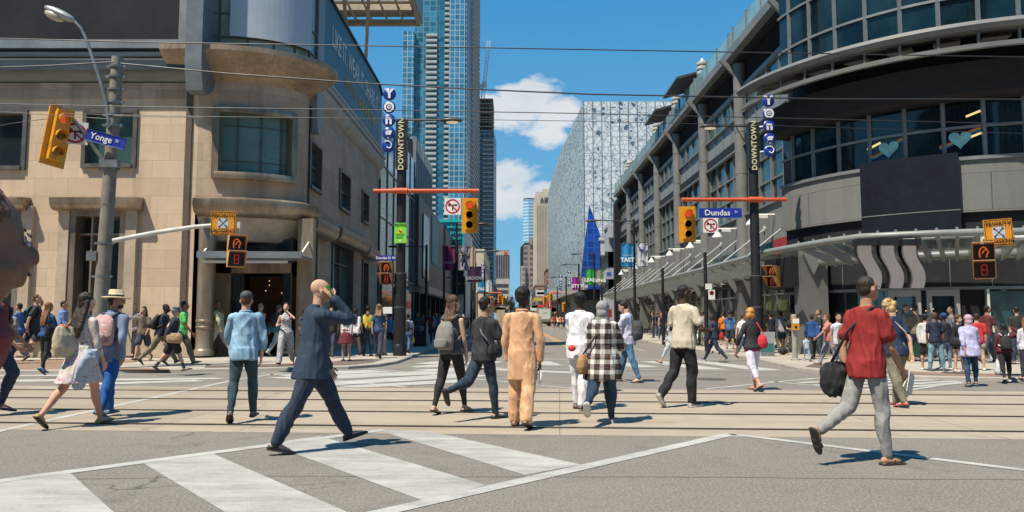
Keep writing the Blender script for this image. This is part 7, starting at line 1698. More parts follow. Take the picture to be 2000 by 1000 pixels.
    for nm in 'LR':
        j = J[nm]; an, ft, fu = j['an'], j['ft'], j['fu']; sd = ft.cross(fu).normalized(); m2 = MB()
        base = an-fu*.043
        sandal = bo.get('sandal')
        hts = ((-.040,.012,.012),(-.034,.022,.030),(-.01,.024,.038),(.02,.025,.030),(.05,.028,.022),(.085,.028,.018),(.108,.020,.014),(.118,.008,.008))
        rg = []
        for q, w_, h_ in hts: rg.append((W(base+ft*q+fu*(h_*(.5 if not sandal else .28))), sd, fu, w_*k, h_*(.55 if not sandal else .3)*k))
        loft(m2, rg, 12); sh_ = mk('shoe' if not sandal else 'sandal', m2, smt)
        if detail >= 1:
            m2 = MB(); loft(m2, [(W(base+ft*q+fu*.004), sd, fu, (w_+.002)*k, .006*k) for q,w_,h_ in hts[:-1]], 12); mk('sole', m2, M('sole_%s'%('white' if bo.get('sole') else 'dark'), (.62,.60,.56) if bo.get('sole') else (.03,.028,.026), .7,.1,9), parent=sh_)
        if sandal:
            m2 = MB()
            for q in (.03,.07): loft(m2, [(W(base+ft*(q+d_)+fu*.014), sd, fu, .028*k, .018*k) for d_ in (-.006,.006)], 12)
            mk('strap', m2, smt, parent=sh_)
        if sockc: m2 = MB(); limb(m2, [W(an), W(an.lerp(j['kn'],.28))], [.024*k,.026*k], 10); mk('sock', m2, C(sockc))
    t['_'] = 0; del t['_']
    info = dict(t=t, k=k, J=J, W=W, S=S, sx=sx, sf=sf, up=up, HP=HP, rz=rz, hc=hc)
    PEOPLE.append(info); return info
PEOPLE = []
def toworld(info, pl):   # local metres -> world
    t = info['t']; return t.location+Matrix.Rotation(info['rz'],3,'Z') @ pl
def bag_obj(info, name, label, cat, build, mat, vox=None, fold=.003):
    """a carried bag: its own top-level object built in the person's local frame"""
    t = info['t']; mb = MB(); build(mb, info); o = mb.build(name, mat, None, smooth=True); o.location = t.location; o.rotation_euler = t.rotation_euler
    if vox: QUEUE.append((o, vox, 2, fold, 10, None))
    return tag(o, label, cat)
def straps(info, mat, wide_=.016):
    k, W, S = info['k'], info['W'], info['S']
def backpack(info, label, col, size=1.0, straps_col=(.03,.03,.03), mat=None, drop=0):
    k, W, S = info['k'], info['W'], info['S']; t = info['t']
    root = thing('backpack', label, 'backpack', t.location, info['rz']); s = size
    m = mat or C(col)
    mb = MB(); X_, Y_, Z_ = info['sx'], info['sf'], info['up']
    loft(mb, [(W(S(h-drop,0,-.095-dd*s)), X_, Y_, w_*s*k, d_*s*k) for h,w_,d_,dd in ((.03,.05,.02,.0),(.045,.075,.036,.01),(.10,.082,.046,.018),(.17,.078,.042,.014),(.23,.066,.032,.006),(.265,.045,.02,0),(.275,.02,.01,0))], 18)
    o = mb.build('pack', m, root, local=True, smooth=True); QUEUE.append((o, .012, 2, .004, 10, None))
    mb = MB(); loft(mb, [(W(S(h-drop,0,-.135-.03*s)), X_, Y_, w_*s*k, .026*s*k) for h,w_ in ((.045,.045),(.06,.06),(.11,.06),(.125,.045))], 14)
    o2 = mb.build('pocket', m, root, local=True, smooth=True); 
    for sg in (-1,1):
        mb = MB(); pts = [W(S(.255,sg*.05,-.085)),W(S(.292,sg*.062,-.03)),W(S(.285,sg*.07,.035)),W(S(.23,sg*.078,.07)),W(S(.15,sg*.088,.05)),W(S(.09,sg*.088,-.03)),W(S(.07,sg*.07,-.09))]
        mb.tube(pts, .013*k, 6); mb.build('strap', C(straps_col), root, local=True, smooth=True)
    mb = MB(); mb.tube([W(S(.262-drop,-.02,-.10)),W(S(.285-drop,0,-.11)),W(S(.262-drop,.02,-.10))], .006*k, 6); mb.build('handle', C(straps_col), root, local=True, smooth=True)
    return root
def sidebag(info, label, col, side=1, size=1.0, h=-.02, f=-.02, cross=True, name='shoulder_bag', w_=.085, hh=.11, d_=.032, out=.125, mat=None, strapc=None, fold=.007):
    k, W, S = info['k'], info['W'], info['S']; t = info['t']; root = thing(name, label, 'bag', t.location, info['rz'])
    c = S(h, side*out, f); s = size; m = mat or C(col)
    mb = MB(); loft(mb, [(W(c+V((0,0,q*hh*s))), info['sf'], info['sx'], w_*s*u*k, d_*s*v*k) for q,u,v in ((-.55,.5,.4),(-.48,.85,.9),(-.2,1,1.2),(.2,.95,1),(.45,.8,.5),(.5,.6,.25))], 16)
    o = mb.build('pouch', m, root, local=True, smooth=True); QUEUE.append((o, .012, 2, fold, 9, None))
    sd = -side if cross else side; top_ = c+V((0,0,.45*hh*s))
    mb = MB(); mb.tube([W(top_-info['sf']*.05), W(S(.16,side*.05 if cross else side*.105,-.085)), W(S(.29,sd*.06,-.035)), W(S(.298,sd*.062,.0)), W(S(.27,sd*.055,.055)), W(S(.15,side*.05 if cross else side*.1,.08)), W(top_+info['sf']*.05)], .008*k, 6); mb.build('strap', C(strapc or col), root, local=True, smooth=True)
    return root
def handitem(info, hand, kind, label, col, cat=None, **kw):
    k, W, J = info['k'], info['W'], info['J'][hand]; t = info['t']; wr, el = J['wr'], J['el']; fd = (wr-el).normalized(); p = wr+fd*.06; P0 = W(p)
    if kind == 'plastic_bag':
        root = thing('carrier_bag', label, cat or 'bag', t.location, info['rz']); L = kw.get('L',.30); wd = kw.get('w',.13)
        mb = MB(); q = P0+V((0,0,-.02)); loft(mb, [(q+V((0,0,-L*u)), V((0,1,0)), V((1,0,0)), wd*a, .05*b_) for u,a,b_ in ((0,.12,.3),(.2,.4,.6),(.45,.8,1),(.85,1,1.2),(1,.85,.8))], 14)
        o = mb.build('sack', C(col), root, local=True, smooth=True); QUEUE.append((o,.012,2,.008,14,None)); mb = MB(); mb.tube([q+V((0,-.02,-.02)),P0+V((0,0,.02)),q+V((0,.02,-.02))], .006, 6); mb.build('handle', C(col), root, local=True, smooth=True); return root
    if kind == 'paper':
        mb = MB(); q = P0+V((0,.03,-.06)); mb.cbox(q, (.01,kw.get('w',.14),kw.get('h',.24)), rz=kw.get('rz',.3), rx=kw.get('rx',-.5)); mb.cbox(q+V((.014,.01,.01)), (.008,.12,.2), rz=.3, rx=-.45); o = mb.build(kw.get('name','paper_leaflet'), C(col), None); o.location = t.location; o.rotation_euler = t.rotation_euler; return tag(o, label, cat or 'leaflet')
    if kind == 'phone':
        mb = MB(); q = W(wr+fd*.045); mb.cbox(q+V(kw.get('d',(0,0,0))), (.075,.012,.15), rx=kw.get('rx',0), rz=kw.get('rz',0)); o = mb.build('phone', C(col), None); o.location = t.location; o.rotation_euler = t.rotation_euler; return tag(o, label, cat or 'phone')
# ---------------------------------------------------------------- who is in the picture, with pixel of the hips, foot row, head row, heading (0 = walking away, 90 = to the right)
DEN = lambda c: C(c,'denim')
# foreground crossing
p = person(-440, 1075, 330, 78, 'head and cheek of a brown haired passer-by leaning in very close at the left edge', 'stand', 'brown', ('short','auburn'), ('tee',(.20,.03,.03)), ('jeans',(.03,.05,.09)), lean=30, look=-35, nod=-16, detail=3, depth=1.75, H=1.73)
hw0 = toworld(p, p['W'](p['hc'])); p['t'].location.x += at(-34, 460, hw0.y).x-hw0.x; p['t'].location.z = 0
p = person(-6, 815, 545, 75, 'person in a burgundy tee walking right at the left edge under a dark backpack', 'passL', 'tan', ('short','dark'), ('tee',(.16,.03,.03)), ('jeans',(.02,.035,.07)), (.03,.04,.08), armR=(22,14,30), armL=(20,10,30))
backpack(p, 'dark charcoal backpack on the burgundy tee person at the left edge', (.03,.026,.026), 1.25)
p = person(163, 828, 572, 18, 'brown haired woman in a white floral dress with a sack bag beside the hat man', 'walkR', 'rose', ('long','dark'), ('dress',C((.55,.48,.45),'floral',col2=(.35,.12,.14)),{'sleeve':'34'}), ('dress',C((.55,.48,.45),'floral',col2=(.35,.12,.14)),{'len':.20,'flare':.03}), (.38,.26,.06), sex='f', legL=(-22,22,2,40), legR=(20,6,2,-8), armL=(8,8,10), armR=(10,10,24), look=8)
root = sidebag(p, 'beige drawstring sack bag with an orange leather flap on the floral dress woman', (.46,.38,.26), side=-1, size=1.9, h=.10, f=-.10, cross=False, name='sack_bag', w_=.06, hh=.115, out=.04, d_=.028, strapc=(.35,.12,.04))
mb = MB(); mb.ell(p['W'](p['S'](.20,-.05,-.135)),(.08,.05,.045),12,8); mb.build('flap', C((.38,.12,.03)), root, local=True, smooth=True)
t_ = p['t']; mb = MB(); W_, S_ = p['W'], p['S']; loft(mb, [(W_(S_(.04,.10,-.01)),V((1,0,0)),V((0,1,0)),.07,.09),(W_(S_(-.02,.11,-.03)),V((1,0,0)),V((0,1,0)),.09,.12),(W_(S_(-.10,.10,-.05)),V((1,0,0)),V((0,1,0)),.05,.12),(W_(S_(-.22,.07,-.06)),V((1,0,0)),V((0,1,0)),.03,.10),(W_(S_(-.25,.07,-.06)),V((1,0,0)),V((0,1,0)),.015,.05)],14)
o = mb.build('folded_jacket', C((.36,.42,.50)), None, smooth=True); o.location = t_.location; o.rotation_euler = t_.rotation_euler; tag(o, 'pale blue denim jacket hanging from the arm between the floral woman and the hat man', 'jacket'); QUEUE.append((o,.012,2,.014,12,None))
p = person(220, 822, 563, 14, 'man in a straw hat and bright blue trousers with a pink patterned backpack', 'walkL', 'tan', ('short','dark','beard'), ('jacket',C((.16,.21,.31),'denim'),{'hem':-.10}), ('trousers',C((.005,.09,.32))), (.05,.12,.22), hat=('straw',(.62,.50,.30)), look=58, armR=(-15,10,30), armL=(10,8,20), legL=(14,6,4,0), legR=(-16,8,4,24), glasses=True, **{})
backpack(p, 'pink and orange floral backpack worn by the straw hat man', (.45,.22,.22), 1.42, (.06,.07,.09), mat=C((.50,.28,.28),'floral',sc_=.9,col2=(.45,.20,.12)))
p = person(480, 829, 567, -12, 'man in a light blue denim shirt and grey cap walking away over the tracks', 'walkL', 'light', ('crop','brown'), ('shirt',C((.20,.34,.46),'denim'),{'hem':-.075}), ('jeans',C((.02,.05,.065),'denim')), (.06,.06,.065), hat=('cap',(.06,.065,.07)), legL=(-6,16,5,30), legR=(10,6,4,-4), armL=(24,12,38), armR=(4,12,18))
p = person(612, 889, 543, 62, 'bald man in a navy blue suit striding right while holding a phone to his ear', 'bigL', 'light', ('bald','grey'), ('jacket',C((.017,.036,.068)),{'hem':-.105,'flare':.014,'inf':.013}), ('trousers',C((.015,.029,.057))), (.012,.011,.012), legL=(31,4,2,-14), legR=(-22,6,2,12), armR=('to',-.02,.07,.105,(.15,.45,-1)), armL=(14,4,22), lean=5, look=4, detail=3)
handitem(p, 'R', 'phone', 'green backed phone held to the ear of the suit man', (.06,.30,.02), rx=.35, rz=.3)
p = person(882, 811, 577, 28, 'woman in a grey tank top and black leggings with a grey drawstring backpack', 'walkR', 'light', ('mid','brown'), ('tank',(.10,.10,.115),{'hem':-.035}), ('leggings',(.012,.012,.014)), (.36,.20,.17), sex='f', legL=(-14,10,3,16), legR=(18,8,3,4), armR=(8,8,22), armL=(10,8,10), look=20, girth=1.06)
backpack(p, 'slack grey drawstring backpack on the grey tank top woman', (.20,.19,.175), 1.1, (.12,.12,.12), drop=.035)
p = person(945, 818, 580, 40, 'person in a black tee and dark jeans just left of the tan robed man', 'pushR', 'tan', ('bun','black'), ('tee',(.022,.023,.028),{'inf':.010}), ('jeans',C((.012,.03,.05),'denim')), (.02,.02,.022), legL=(-30,46,2,60), legR=(12,5,2,0), armR=(20,10,55), look=20)
sidebag(p, 'black cross body bag with a grey strap on the black tee person', (.018,.018,.02), side=1, size=.95, h=.03, f=-.0, strapc=(.12,.14,.16))
p = person(1020, 841, 557, 14, 'man in a satin tan tunic and matching trousers walking away in mid street', 'walkL', 'dark', ('afro','black'), ('robe',C((.60,.34,.18),rough=.42,sheen=.2),{'hem':-.20,'flare':.006,'inf':.009,'sleeve':'long'}), ('baggy',C((.60,.34,.18),rough=.42,sheen=.2)), (.16,.08,.04), legL=(6,6,3,0), legR=(-14,10,3,20), armL=(6,12,14), armR=(-6,14,18), look=24, lean=1, girth=.93)
handitem(p, 'R', 'paper', 'white paper sheet held by the man in the tan tunic', (.66,.66,.66), h=.26)
p = person(1132, 803, 568, 30, 'man dressed all in white carrying something red, behind the plaid shirt woman', 'walkL', 'dark', ('afro','black'), ('shirt',(.70,.69,.72),{'hem':-.10,'inf':.015,'sleeve':'long'}), ('trousers',(.68,.67,.70)), (.10,.06,.04), legL=(8,5,2,0), legR=(-8,8,2,8), armL=(30,10,90), armR=(10,8,20))
mb = MB(); mb.ell((0,0,0),(.06,.06,.05),10,8); o = mb.build('red_cup', C((.55,.05,.03)), None, smooth=True); o.location = at(1117,680,11.6); tag(o, 'small red bundle at the hip of the man in white', 'bundle')
p = person(1176, 826, 585, 18, 'woman in a grey headscarf and large brown and white plaid shirt walking away', 'pushR', 'brown', ('short','dark'), ('shirt',C((.3,.3,.3),'plaid'),{'hem':-.17,'flare':.014,'inf':.019,'sleeve':'long'}), ('jeans',C((.008,.03,.065),'denim'),{'sole':1}), (.38,.36,.34), sex='f', hat=('hijab',(.26,.26,.27)), legL=(-24,40,2,48), legR=(10,5,2,0), armL=(10,10,40), armR=(30,14,80), girth=1.16)
sidebag(p, 'tan leather slouch bag at the left hip of the plaid shirt woman', (.38,.21,.09), side=-1, size=1.55, h=-.05, f=-.02, w_=.08, hh=.10, strapc=(.02,.02,.02), out=.15)
person(1153, 771, 610, 20, 'person mostly hidden behind the plaid shirt woman, only bare calf and black shoe showing', 'walkL', 'light', ('short','brown'), ('tee',(.05,.05,.06)), ('shorts',(.04,.04,.05)), (.02,.02,.022))
p = person(1226, 748, 588, -68, 'man in a lilac shirt and blue jeans looking at his phone while walking left', 'walkR', 'light', ('short','black'), ('shirt',(.52,.50,.64),{'sleeve':'roll'}), ('jeans',C((.05,.14,.23),'denim')), (.20,.17,.13), legR=(18,5,3,-2), legL=(-14,8,3,8), armL=('to',-.05,.22,-.06), armR=('to',-.04,.22,-.08), nod=22)
handitem(p, 'R', 'phone', 'phone held out by the man in the pale lilac shirt', (.02,.02,.02), rx=-1.0)
sidebag(p, 'dark grey sling bag on the back of the lilac shirt man', (.05,.05,.055), side=-1, size=1.5, h=.10, f=-.12, cross=True, name='sling_bag', out=.02, w_=.05, hh=.15)
p = person(1333, 797, 556, 52, 'man in a beige tee and black trousers walking right in profile', 'pushR', 'dark', ('crop','black'), ('tee',(.52,.46,.36),{'inf':.009}), ('trousers',(.010,.010,.012),{'sole':1}), (.30,.27,.23), legL=(-12,30,2,46), legR=(10,14,2,0), armR=('to',.03,.17,-.16), armL=('to',.0,.18,-.16), look=34, lean=2)
handitem(p, 'R', 'phone', 'dark phone in the hands of the man in the beige tee', (.02,.02,.02), rx=-.9)
p = person(1467, 766, 602, -22, 'red haired woman in a black blazer and white trousers with a red shoulder bag', 'walkR', 'rose', ('bob','ginger'), ('jacket',(.018,.018,.02),{'hem':-.035,'sleeve':'34','inf':.012}), ('capri',(.66,.62,.72)), (.45,.24,.16), sex='f', legR=(8,5,2,0), legL=(-14,18,2,30), armL=(10,26,26), armR=(2,10,40), girth=1.05)
sidebag(p, 'bright red leather shoulder bag on the red haired woman', (.50,.02,.035), side=1, size=1.35, h=.05, f=-.04, cross=False, w_=.07, hh=.12, d_=.045, out=.10)
mb = MB(); W_, S_ = p['W'], p['S']; loft(mb, [(W_(S_(h)),V((1,0,0)),V((0,1,0)),rx,.12) for h,rx in ((-.062,.175),(-.03,.172),(.02,.165))],16); mb.build('magenta_hem', C((.30,.01,.16)), p['t'], local=True, smooth=True)
p = person(1688, 908, 540, 66, 'man in a dark red tee and grey jeans walking away with a backpack slung low', 'pushR', 'tan', ('crop','dark'), ('tee',C((.25,.014,.013)),{'inf':.009,'hem':-.075}), ('jeans',C((.26,.26,.25),'denim'),{'sandal':1}), (.05,.035,.025), legL=(-20,42,2,66), legR=(9,5,2,0), armR=(12,8,34), armL=(-10,10,14), look=10, girth=.95)
sidebag(p, 'black jacket and bag bunched at the left hip of the red tee man', (.015,.016,.02), side=-1, size=1.9, h=-.09, f=-.06, w_=.07, hh=.095, d_=.022, out=.13, fold=.03)
handitem(p, 'R', 'paper', 'folded white and tan paper in the hand of the red tee man', (.55,.53,.48), h=.22, rx=-.9)
p = person(1745, 797, 583, -20, 'woman with curly blond hair in navy tee and olive trousers beside the red tee man', 'walkR', 'light', ('curly','blond'), ('tee',(.010,.028,.075)), ('trousers',(.18,.17,.12)), (.40,.08,.07), sex='f', legR=(10,5,2,0), legL=(-10,12,2,10), look=-30, nod=16, girth=1.14, armL=(16,10,20))
sidebag(p, 'cream round shoulder bag behind the navy tee woman', (.52,.46,.38), side=1, size=1.0, h=-.06, f=-.02, w_=.07, hh=.10, out=.13)
# left pavement
p = person(68, 704, 575, 62, 'man in a black tee with a teal backpack striding right on the brick pavement', 'bigR', 'light', ('crop','brown'), ('tee',(.022,.024,.03)), ('jeans',C((.01,.02,.035),'denim'),{'sole':1}), (.02,.02,.025), side=True)
backpack(p, 'teal blue backpack on the black tee man on the brick pavement', (.03,.10,.13), 1.15)
person(82, 699, 585, 60, 'person in a grey tee and dark shorts behind the woman in the blue sweater', 'walkL', 'light', ('short','brown'), ('tee',(.30,.29,.32)), ('shorts',(.04,.045,.06)), (.02,.02,.03), side=True)
p = person(93, 733, 590, 18, 'woman in a blue sweater and black jeans with long wavy brown hair and blue heels', 'walkL', 'light', ('long','auburn'), ('blouse',C((.008,.05,.16)),{'sleeve':'34','hem':-.03}), ('leggings',(.012,.013,.015)), (.08,.25,.50), sex='f', side=True, legL=(6,4,3,18), legR=(-6,14,3,40), armL=(20,24,10))
sidebag(p, 'black shoulder bag on the woman in the blue sweater', (.015,.015,.017), side=1, size=1.4, h=.06, f=.0, cross=False, hh=.13, out=.10)
p = person(122, 702, 587, 70, 'man in a bright blue shirt looking right, just right of the blue sweater woman', 'walkL', 'tan', ('short','black'), ('shirt',(.14,.25,.52)), ('trousers',(.14,.11,.08)), (.02,.02,.025), side=True, look=10)
p = person(262, 697, 593, 170, 'blond woman in a striped top facing the camera in front of the stone wall', 'walkL', 'light', ('long','blond'), ('blouse',C((.6,.58,.58),'stripes'),{'sleeve':'34'}), ('jeans',(.012,.014,.02)), (.4,.35,.3), sex='f', side=True)
p = person(316, 713, 594, 74, 'man in a navy tee and khaki trousers bent under a large black rucksack', 'bigL', 'dark', ('crop','black'), ('tee',(.015,.025,.05)), ('trousers',(.20,.16,.10)), (.02,.02,.022), side=True, lean=10)
backpack(p, 'large black and olive rucksack on the khaki trousers man', (.018,.022,.018), 1.35)
p = person(340, 727, 598, 70, 'person in a denim bucket hat, dark shirt and black shorts walking right', 'walkR', 'light', ('short','grey'), ('shirt',(.025,.028,.04),{'sleeve':'long'}), ('shorts',(.010,.010,.011)), (.03,.03,.035), hat=('bucket',(.03,.05,.09)), side=True, sockc=(.05,.05,.05))
sidebag(p, 'tan messenger bag with a white strap on the bucket hat person', (.36,.24,.12), side=1, size=1.35, h=-.0, f=.03, strapc=(.6,.58,.54), w_=.09, hh=.11)
p = person(357, 715, 588, 72, 'man in a bright green tee pulling a folding trolley', 'walkL', 'brown', ('crop','black'), ('tee',(.10,.50,.13)), ('trousers',(.12,.11,.08)), (.02,.02,.022), side=True, armR=(22,12,20))
tr_ = thing('luggage_trolley', 'small black luggage trolley with wheels by the polished column', 'trolley', gr(371,697,KZ)); mb = MB(); mb.tube([(-.06,0,.1),(-.12,0,1.0)], .015, 6); mb.tube([(.06,0,.1),(-.0,0,1.0)], .015, 6); mb.tube([(-.12,0,1.0),(0,0,1.0)], .015, 6); mb.build('handle', MBLACK, tr_, local=True)
for sx_ in (-.12,.12): mb = MB(); mb.lathe([(.03,-.02),(.09,-.02),(.09,.02),(.03,.02)], (sx_,0,.09), 12, axis='X'); mb.build('wheel', MBLACK, tr_, local=True)
mb = MB(); mb.box(-.12,.12,-.1,.1,.1,.35); mb.build('case', MBLACK, tr_, local=True)
person(429, 697, 588, -80, 'older man with long hair in a pale green shirt walking left past the entrance', 'walkL', 'light', ('mid','sandy'), ('shirt',(.36,.40,.27),{'sleeve':'roll'}), ('trousers',(.30,.31,.34)), (.10,.09,.08), side=True, nod=10)
person(466, 694, 586, 10, 'person in a white cap behind the denim shirt man', 'stand', 'light', ('short','grey'), ('tee',(.5,.5,.5)), ('trousers',(.05,.05,.06)), hat=('cap',(.5,.52,.55)), side=True)
person(508, 697, 592, 20, 'grey haired person with bare arms right of the denim shirt man', 'walkR', 'rose', ('crop','grey'), ('tank',(.42,.24,.22)), ('trousers',(.04,.04,.05)), side=True, girth=1.1)
st_ = C((.70,.69,.70),'stripes')
p = person(560, 711, 592, 176, 'woman in a black and white striped jumpsuit touching her face', 'walkR', 'rose', ('bun','dark'), ('tank',st_,{'hem':-.05,'inf':.007}), ('baggy',st_), (.45,.25,.15), sex='f', side=True, armL=('to',-.03,.09,.06,(.8,0,-.8)), armR=('to',-.02,.12,-.12))
p = person(543, 697, 594, 40, 'person in a teal jacket and cap behind the striped jumpsuit woman', 'walkL', 'light', ('short','brown'), ('hoodie',(.02,.16,.18)), ('trousers',(.32,.33,.34)), (.5,.5,.5), hat=('cap',(.12,.11,.09)), side=True)
backpack(p, 'black backpack on the teal jacket person by the entrance', (.015,.015,.017), 1.1)
p = person(678, 705, 600, 20, 'woman in a flared burgundy skirt half hidden by the suit man', 'stand', 'light', ('long','dark'), ('blouse',(.5,.48,.46)), ('skirt',(.13,.012,.025),{'len':.21,'flare':.06}), (.02,.02,.022), sex='f', side=True)
person(694, 697, 602, 8, 'woman with long black hair in a white blouse and black shorts seen from behind', 'walkR', 'tan', ('long','black'), ('blouse',(.55,.54,.56),{'inf':.016,'flare':.01}), ('shorts',(.012,.012,.014),{'len':.45}), (.02,.02,.022), sex='f', side=True)
p = person(719, 695, 597, 4, 'worker in a yellow high visibility vest with an orange cross on the back', 'stand', 'tan', ('crop','black'), ('tee',(.015,.015,.02)), ('jeans',C((.014,.028,.05),'denim')), (.05,.035,.02), side=True, armR=(4,12,16))
mb = MB(); W_, S_, J_ = p['W'], p['S'], p['J']
loft(mb, [(W_(S_(h)),V((1,0,0)),V((0,1,0)),rx*p['k'],ry*p['k']) for h,rx,ry in ((-.03,.105,.082),(.05,.102,.078),(.12,.096,.075),(.2,.108,.078),(.26,.105,.068),(.292,.06,.05))],18); o = mb.build('safety_vest', C((.42,.62,.02),'vest'), p['t'], local=True, smooth=True)
handitem(p, 'R', 'plastic_bag', 'green plastic bag held by the worker in the yellow vest', (.03,.28,.12))
p = person(797, 690, 613, 2, 'person in a pale blue top and jeans with a small black backpack in the shade', 'walkL', 'light', ('short','dark'), ('tee',(.36,.42,.60)), ('jeans',C((.05,.10,.2),'denim')), side=True)
backpack(p, 'small black backpack on the pale blue top person in the shade', (.015,.015,.02), .8)
handitem(p, 'R', 'plastic_bag', 'yellow plastic bag of the person in the pale blue top', (.5,.42,.03))
p = person(762, 684, 612, 5, 'person in a bright blue top right behind the push button post', 'walkR', 'light', ('short','dark'), ('tee',(.05,.20,.5)), ('shorts',(.02,.02,.03)), side=True)
p = person(905, 700, 613, 178, 'dark clothed person facing the camera between the grey tank top and black tee', 'stand', 'light', ('mid','black'), ('tee',(.018,.018,.02),{'sleeve':'long'}), ('jeans',C((.02,.06,.12),'denim')), sex='f', depth=31)
p = person(988, 657, 617, -10, 'far woman in a dark dress crossing the street left of the tan tunic', 'walkL', 'tan', ('mid','black'), ('tee',(.02,.02,.03)), ('dress',(.02,.03,.06),{'len':.25}), sex='f', depth=58, H=1.62)
# right half, behind
person(1291, 652, 617, 175, 'woman in a black tank top and jeans facing the camera by the far pillars', 'stand', 'rose', ('mid','brown'), ('tank',(.015,.015,.018)), ('jeans',C((.03,.08,.13),'denim')), sex='f', depth=48, side=True, H=1.68)
person(1309, 658, 612, 170, 'person with orange hair in a royal blue top behind the beige tee man', 'stand', 'light', ('curly','ginger'), ('tee',(.02,.07,.3)), ('trousers',(.05,.05,.06)), sex='f', depth=44, side=True, H=1.7)
person(1312, 712, 620, -60, 'woman in white cropped trousers whose legs show behind the beige tee man', 'bigL', 'light', ('mid','brown'), ('blouse',(.42,.45,.52)), ('capri',(.5,.52,.56)), (.02,.02,.022), sex='f')
p = person(1393, 709, 613, -52, 'man in a navy jacket over a red vest striding left across the striped crossing', 'bigR', 'dark', ('crop','black'), ('jacket',(.018,.03,.055),{'hem':-.03,'nocollar':1}), ('jeans',C((.008,.015,.04),'denim'),{'sole':1}), (.04,.06,.12), look=-20, glasses=True, armL=(10,8,30), armR=(-10,10,20))
mb = MB(); W_, S_ = p['W'], p['S']; k_ = p['k']; mb.ell(W_(S_(.12,0,.075)),(.12*k_,.02*k_,.15*k_)[0:3],12,8) if False else loft(mb, [(W_(S_(h,0,.035)),V((1,0,0)),V((0,1,0)),.05*k_,.062*k_) for h in (-.04,.05,.15,.24,.27)],12); mb.build('red_vest', C((.55,.03,.02)), p['t'], local=True, smooth=True)
sidebag(p, 'red bag behind the striding man in the navy jacket', (.45,.015,.02), side=1, size=1.2, h=.02, f=-.05, hh=.12)
p = person(1412, 674, 610, 8, 'man in an orange tee and black shorts seen from behind near the shop windows', 'stand', 'light', ('crop','dark'), ('tee',(.62,.17,.02)), ('shorts',(.012,.012,.014)), side=True)
sidebag(p, 'dark red cross body strap bag on the orange tee man', (.16,.02,.012), side=-1, size=.9, h=.02, f=0)
person(1430, 672, 614, 60, 'person in a pale grey tee just right of the orange tee man', 'walkL', 'light', ('crop','dark'), ('tee',(.45,.46,.44)), ('trousers',(.06,.07,.06)), side=True)
person(1449, 700, 612, 70, 'person in a white tee hidden behind the red haired woman', 'walkL', 'light', ('short','brown'), ('tee',(.62,.61,.62)), ('jeans',(.04,.06,.1)), (.4,.2,.1), side=True)
person(1505, 680, 611, 6, 'person in a navy tee and dark shorts walking away right of the mast', 'walkL', 'light', ('crop','dark'), ('tee',(.012,.02,.05)), ('shorts',(.012,.012,.015)), side=True, hat=('cap',(.02,.02,.03)), girth=1.1, sockc=(.5,.5,.5))
p = person(1525, 685, 609, 12, 'person in a grey and white tee and denim shorts walking away', 'walkR', 'tan', ('crop','black'), ('tee',(.38,.39,.41)), ('shorts',C((.03,.07,.12),'denim'),{'len':.8}), side=True, girth=1.05, hat=('cap',(.015,.015,.02),'back'))
person(1544, 692, 612, 172, 'woman in a black top and dark floral trousers looking at her hands', 'stand', 'tan', ('long','black'), ('tee',(.012,.012,.014)), ('trousers',C((.018,.015,.018),'floral',col2=(.5,.25,.22))), (.5,.3,.18), sex='f', side=True, armL=('to',-.03,.16,-.17), armR=('to',-.03,.16,-.17), nod=18, glasses=True)
person(1585, 702, 614, 10, 'man in a blue sports jacket and black trousers walking away near the pillar', 'walkR', 'brown', ('crop','dark'), ('jacket',(.012,.06,.20),{'hem':-.05}), ('jeans',(.012,.013,.016)), (.02,.02,.022), side=True)
person(1573, 706, 655, 6, 'small child in pale blue beside the man in the blue sports jacket', 'walkL', 'light', ('short','dark'), ('tee',(.35,.42,.5)), ('jeans',C((.2,.28,.4),'denim')), (.5,.5,.5), side=True)
person(1617, 716, 613, -70, 'person in a salmon pink tee stretching an arm to the left', 'walkR', 'tan', ('short','brown'), ('tee',(.52,.20,.16)), ('trousers',(.24,.24,.27)), (.14,.09,.06), side=True, armL=(40,14,12), girth=1.05)
p = person(1636, 728, 612, 178, 'smiling man in a pale vest tee and grey trousers facing the camera', 'relax', 'tan', ('short','black'), ('tee',(.50,.52,.60),{'sleeve':'cap'}), ('trousers',C((.13,.13,.14),'check',col2=(.3,.3,.3))), (.48,.26,.12), side=True)
person(1655, 735, 612, 18, 'person in an olive hooded parka and dark cap seen from behind', 'stand', 'light', ('short','dark'), ('hoodie',(.17,.145,.08),{'hem':-.10}), ('trousers',(.10,.085,.06)), (.08,.06,.05), hat=('cap',(.02,.02,.022)), side=True)
person(1805, 722, 612, 55, 'young man in a white long sleeved top, black cap and black shorts by the doors', 'stand', 'tan', ('short','black'), ('tee',(.58,.57,.54),{'sleeve':'long','inf':.013}), ('shorts',(.012,.012,.014)), (.62,.61,.6), hat=('cap',(.012,.014,.018)), side=True)
person(1824, 725, 610, 8, 'man in a navy tee and light blue jeans seen from behind by the doors', 'stand', 'brown', ('crop','brown'), ('tee',(.012,.018,.042)), ('jeans',C((.13,.24,.30),'denim'),{'sole':1}), (.02,.02,.022), side=True, legL=(2,3,9,0), legR=(-2,3,9,0))
person(1843, 722, 611, -20, 'man in a blue cap and ripped jeans facing the navy tee man', 'relax', 'dark', ('crop','black'), ('tee',(.02,.02,.024)), ('jeans',C((.14,.25,.36),'denim')), (.6,.6,.6), hat=('cap',(.02,.05,.2)), side=True)
p = person(1869, 726, 614, 160, 'woman with curly brown hair in a black top behind the lavender shirt woman', 'stand', 'light', ('curly','brown'), ('tee',(.012,.012,.014),{'sleeve':'long'}), ('shorts',(.02,.02,.022),{'len':.4}), (.5,.45,.4), sex='f', side=True)
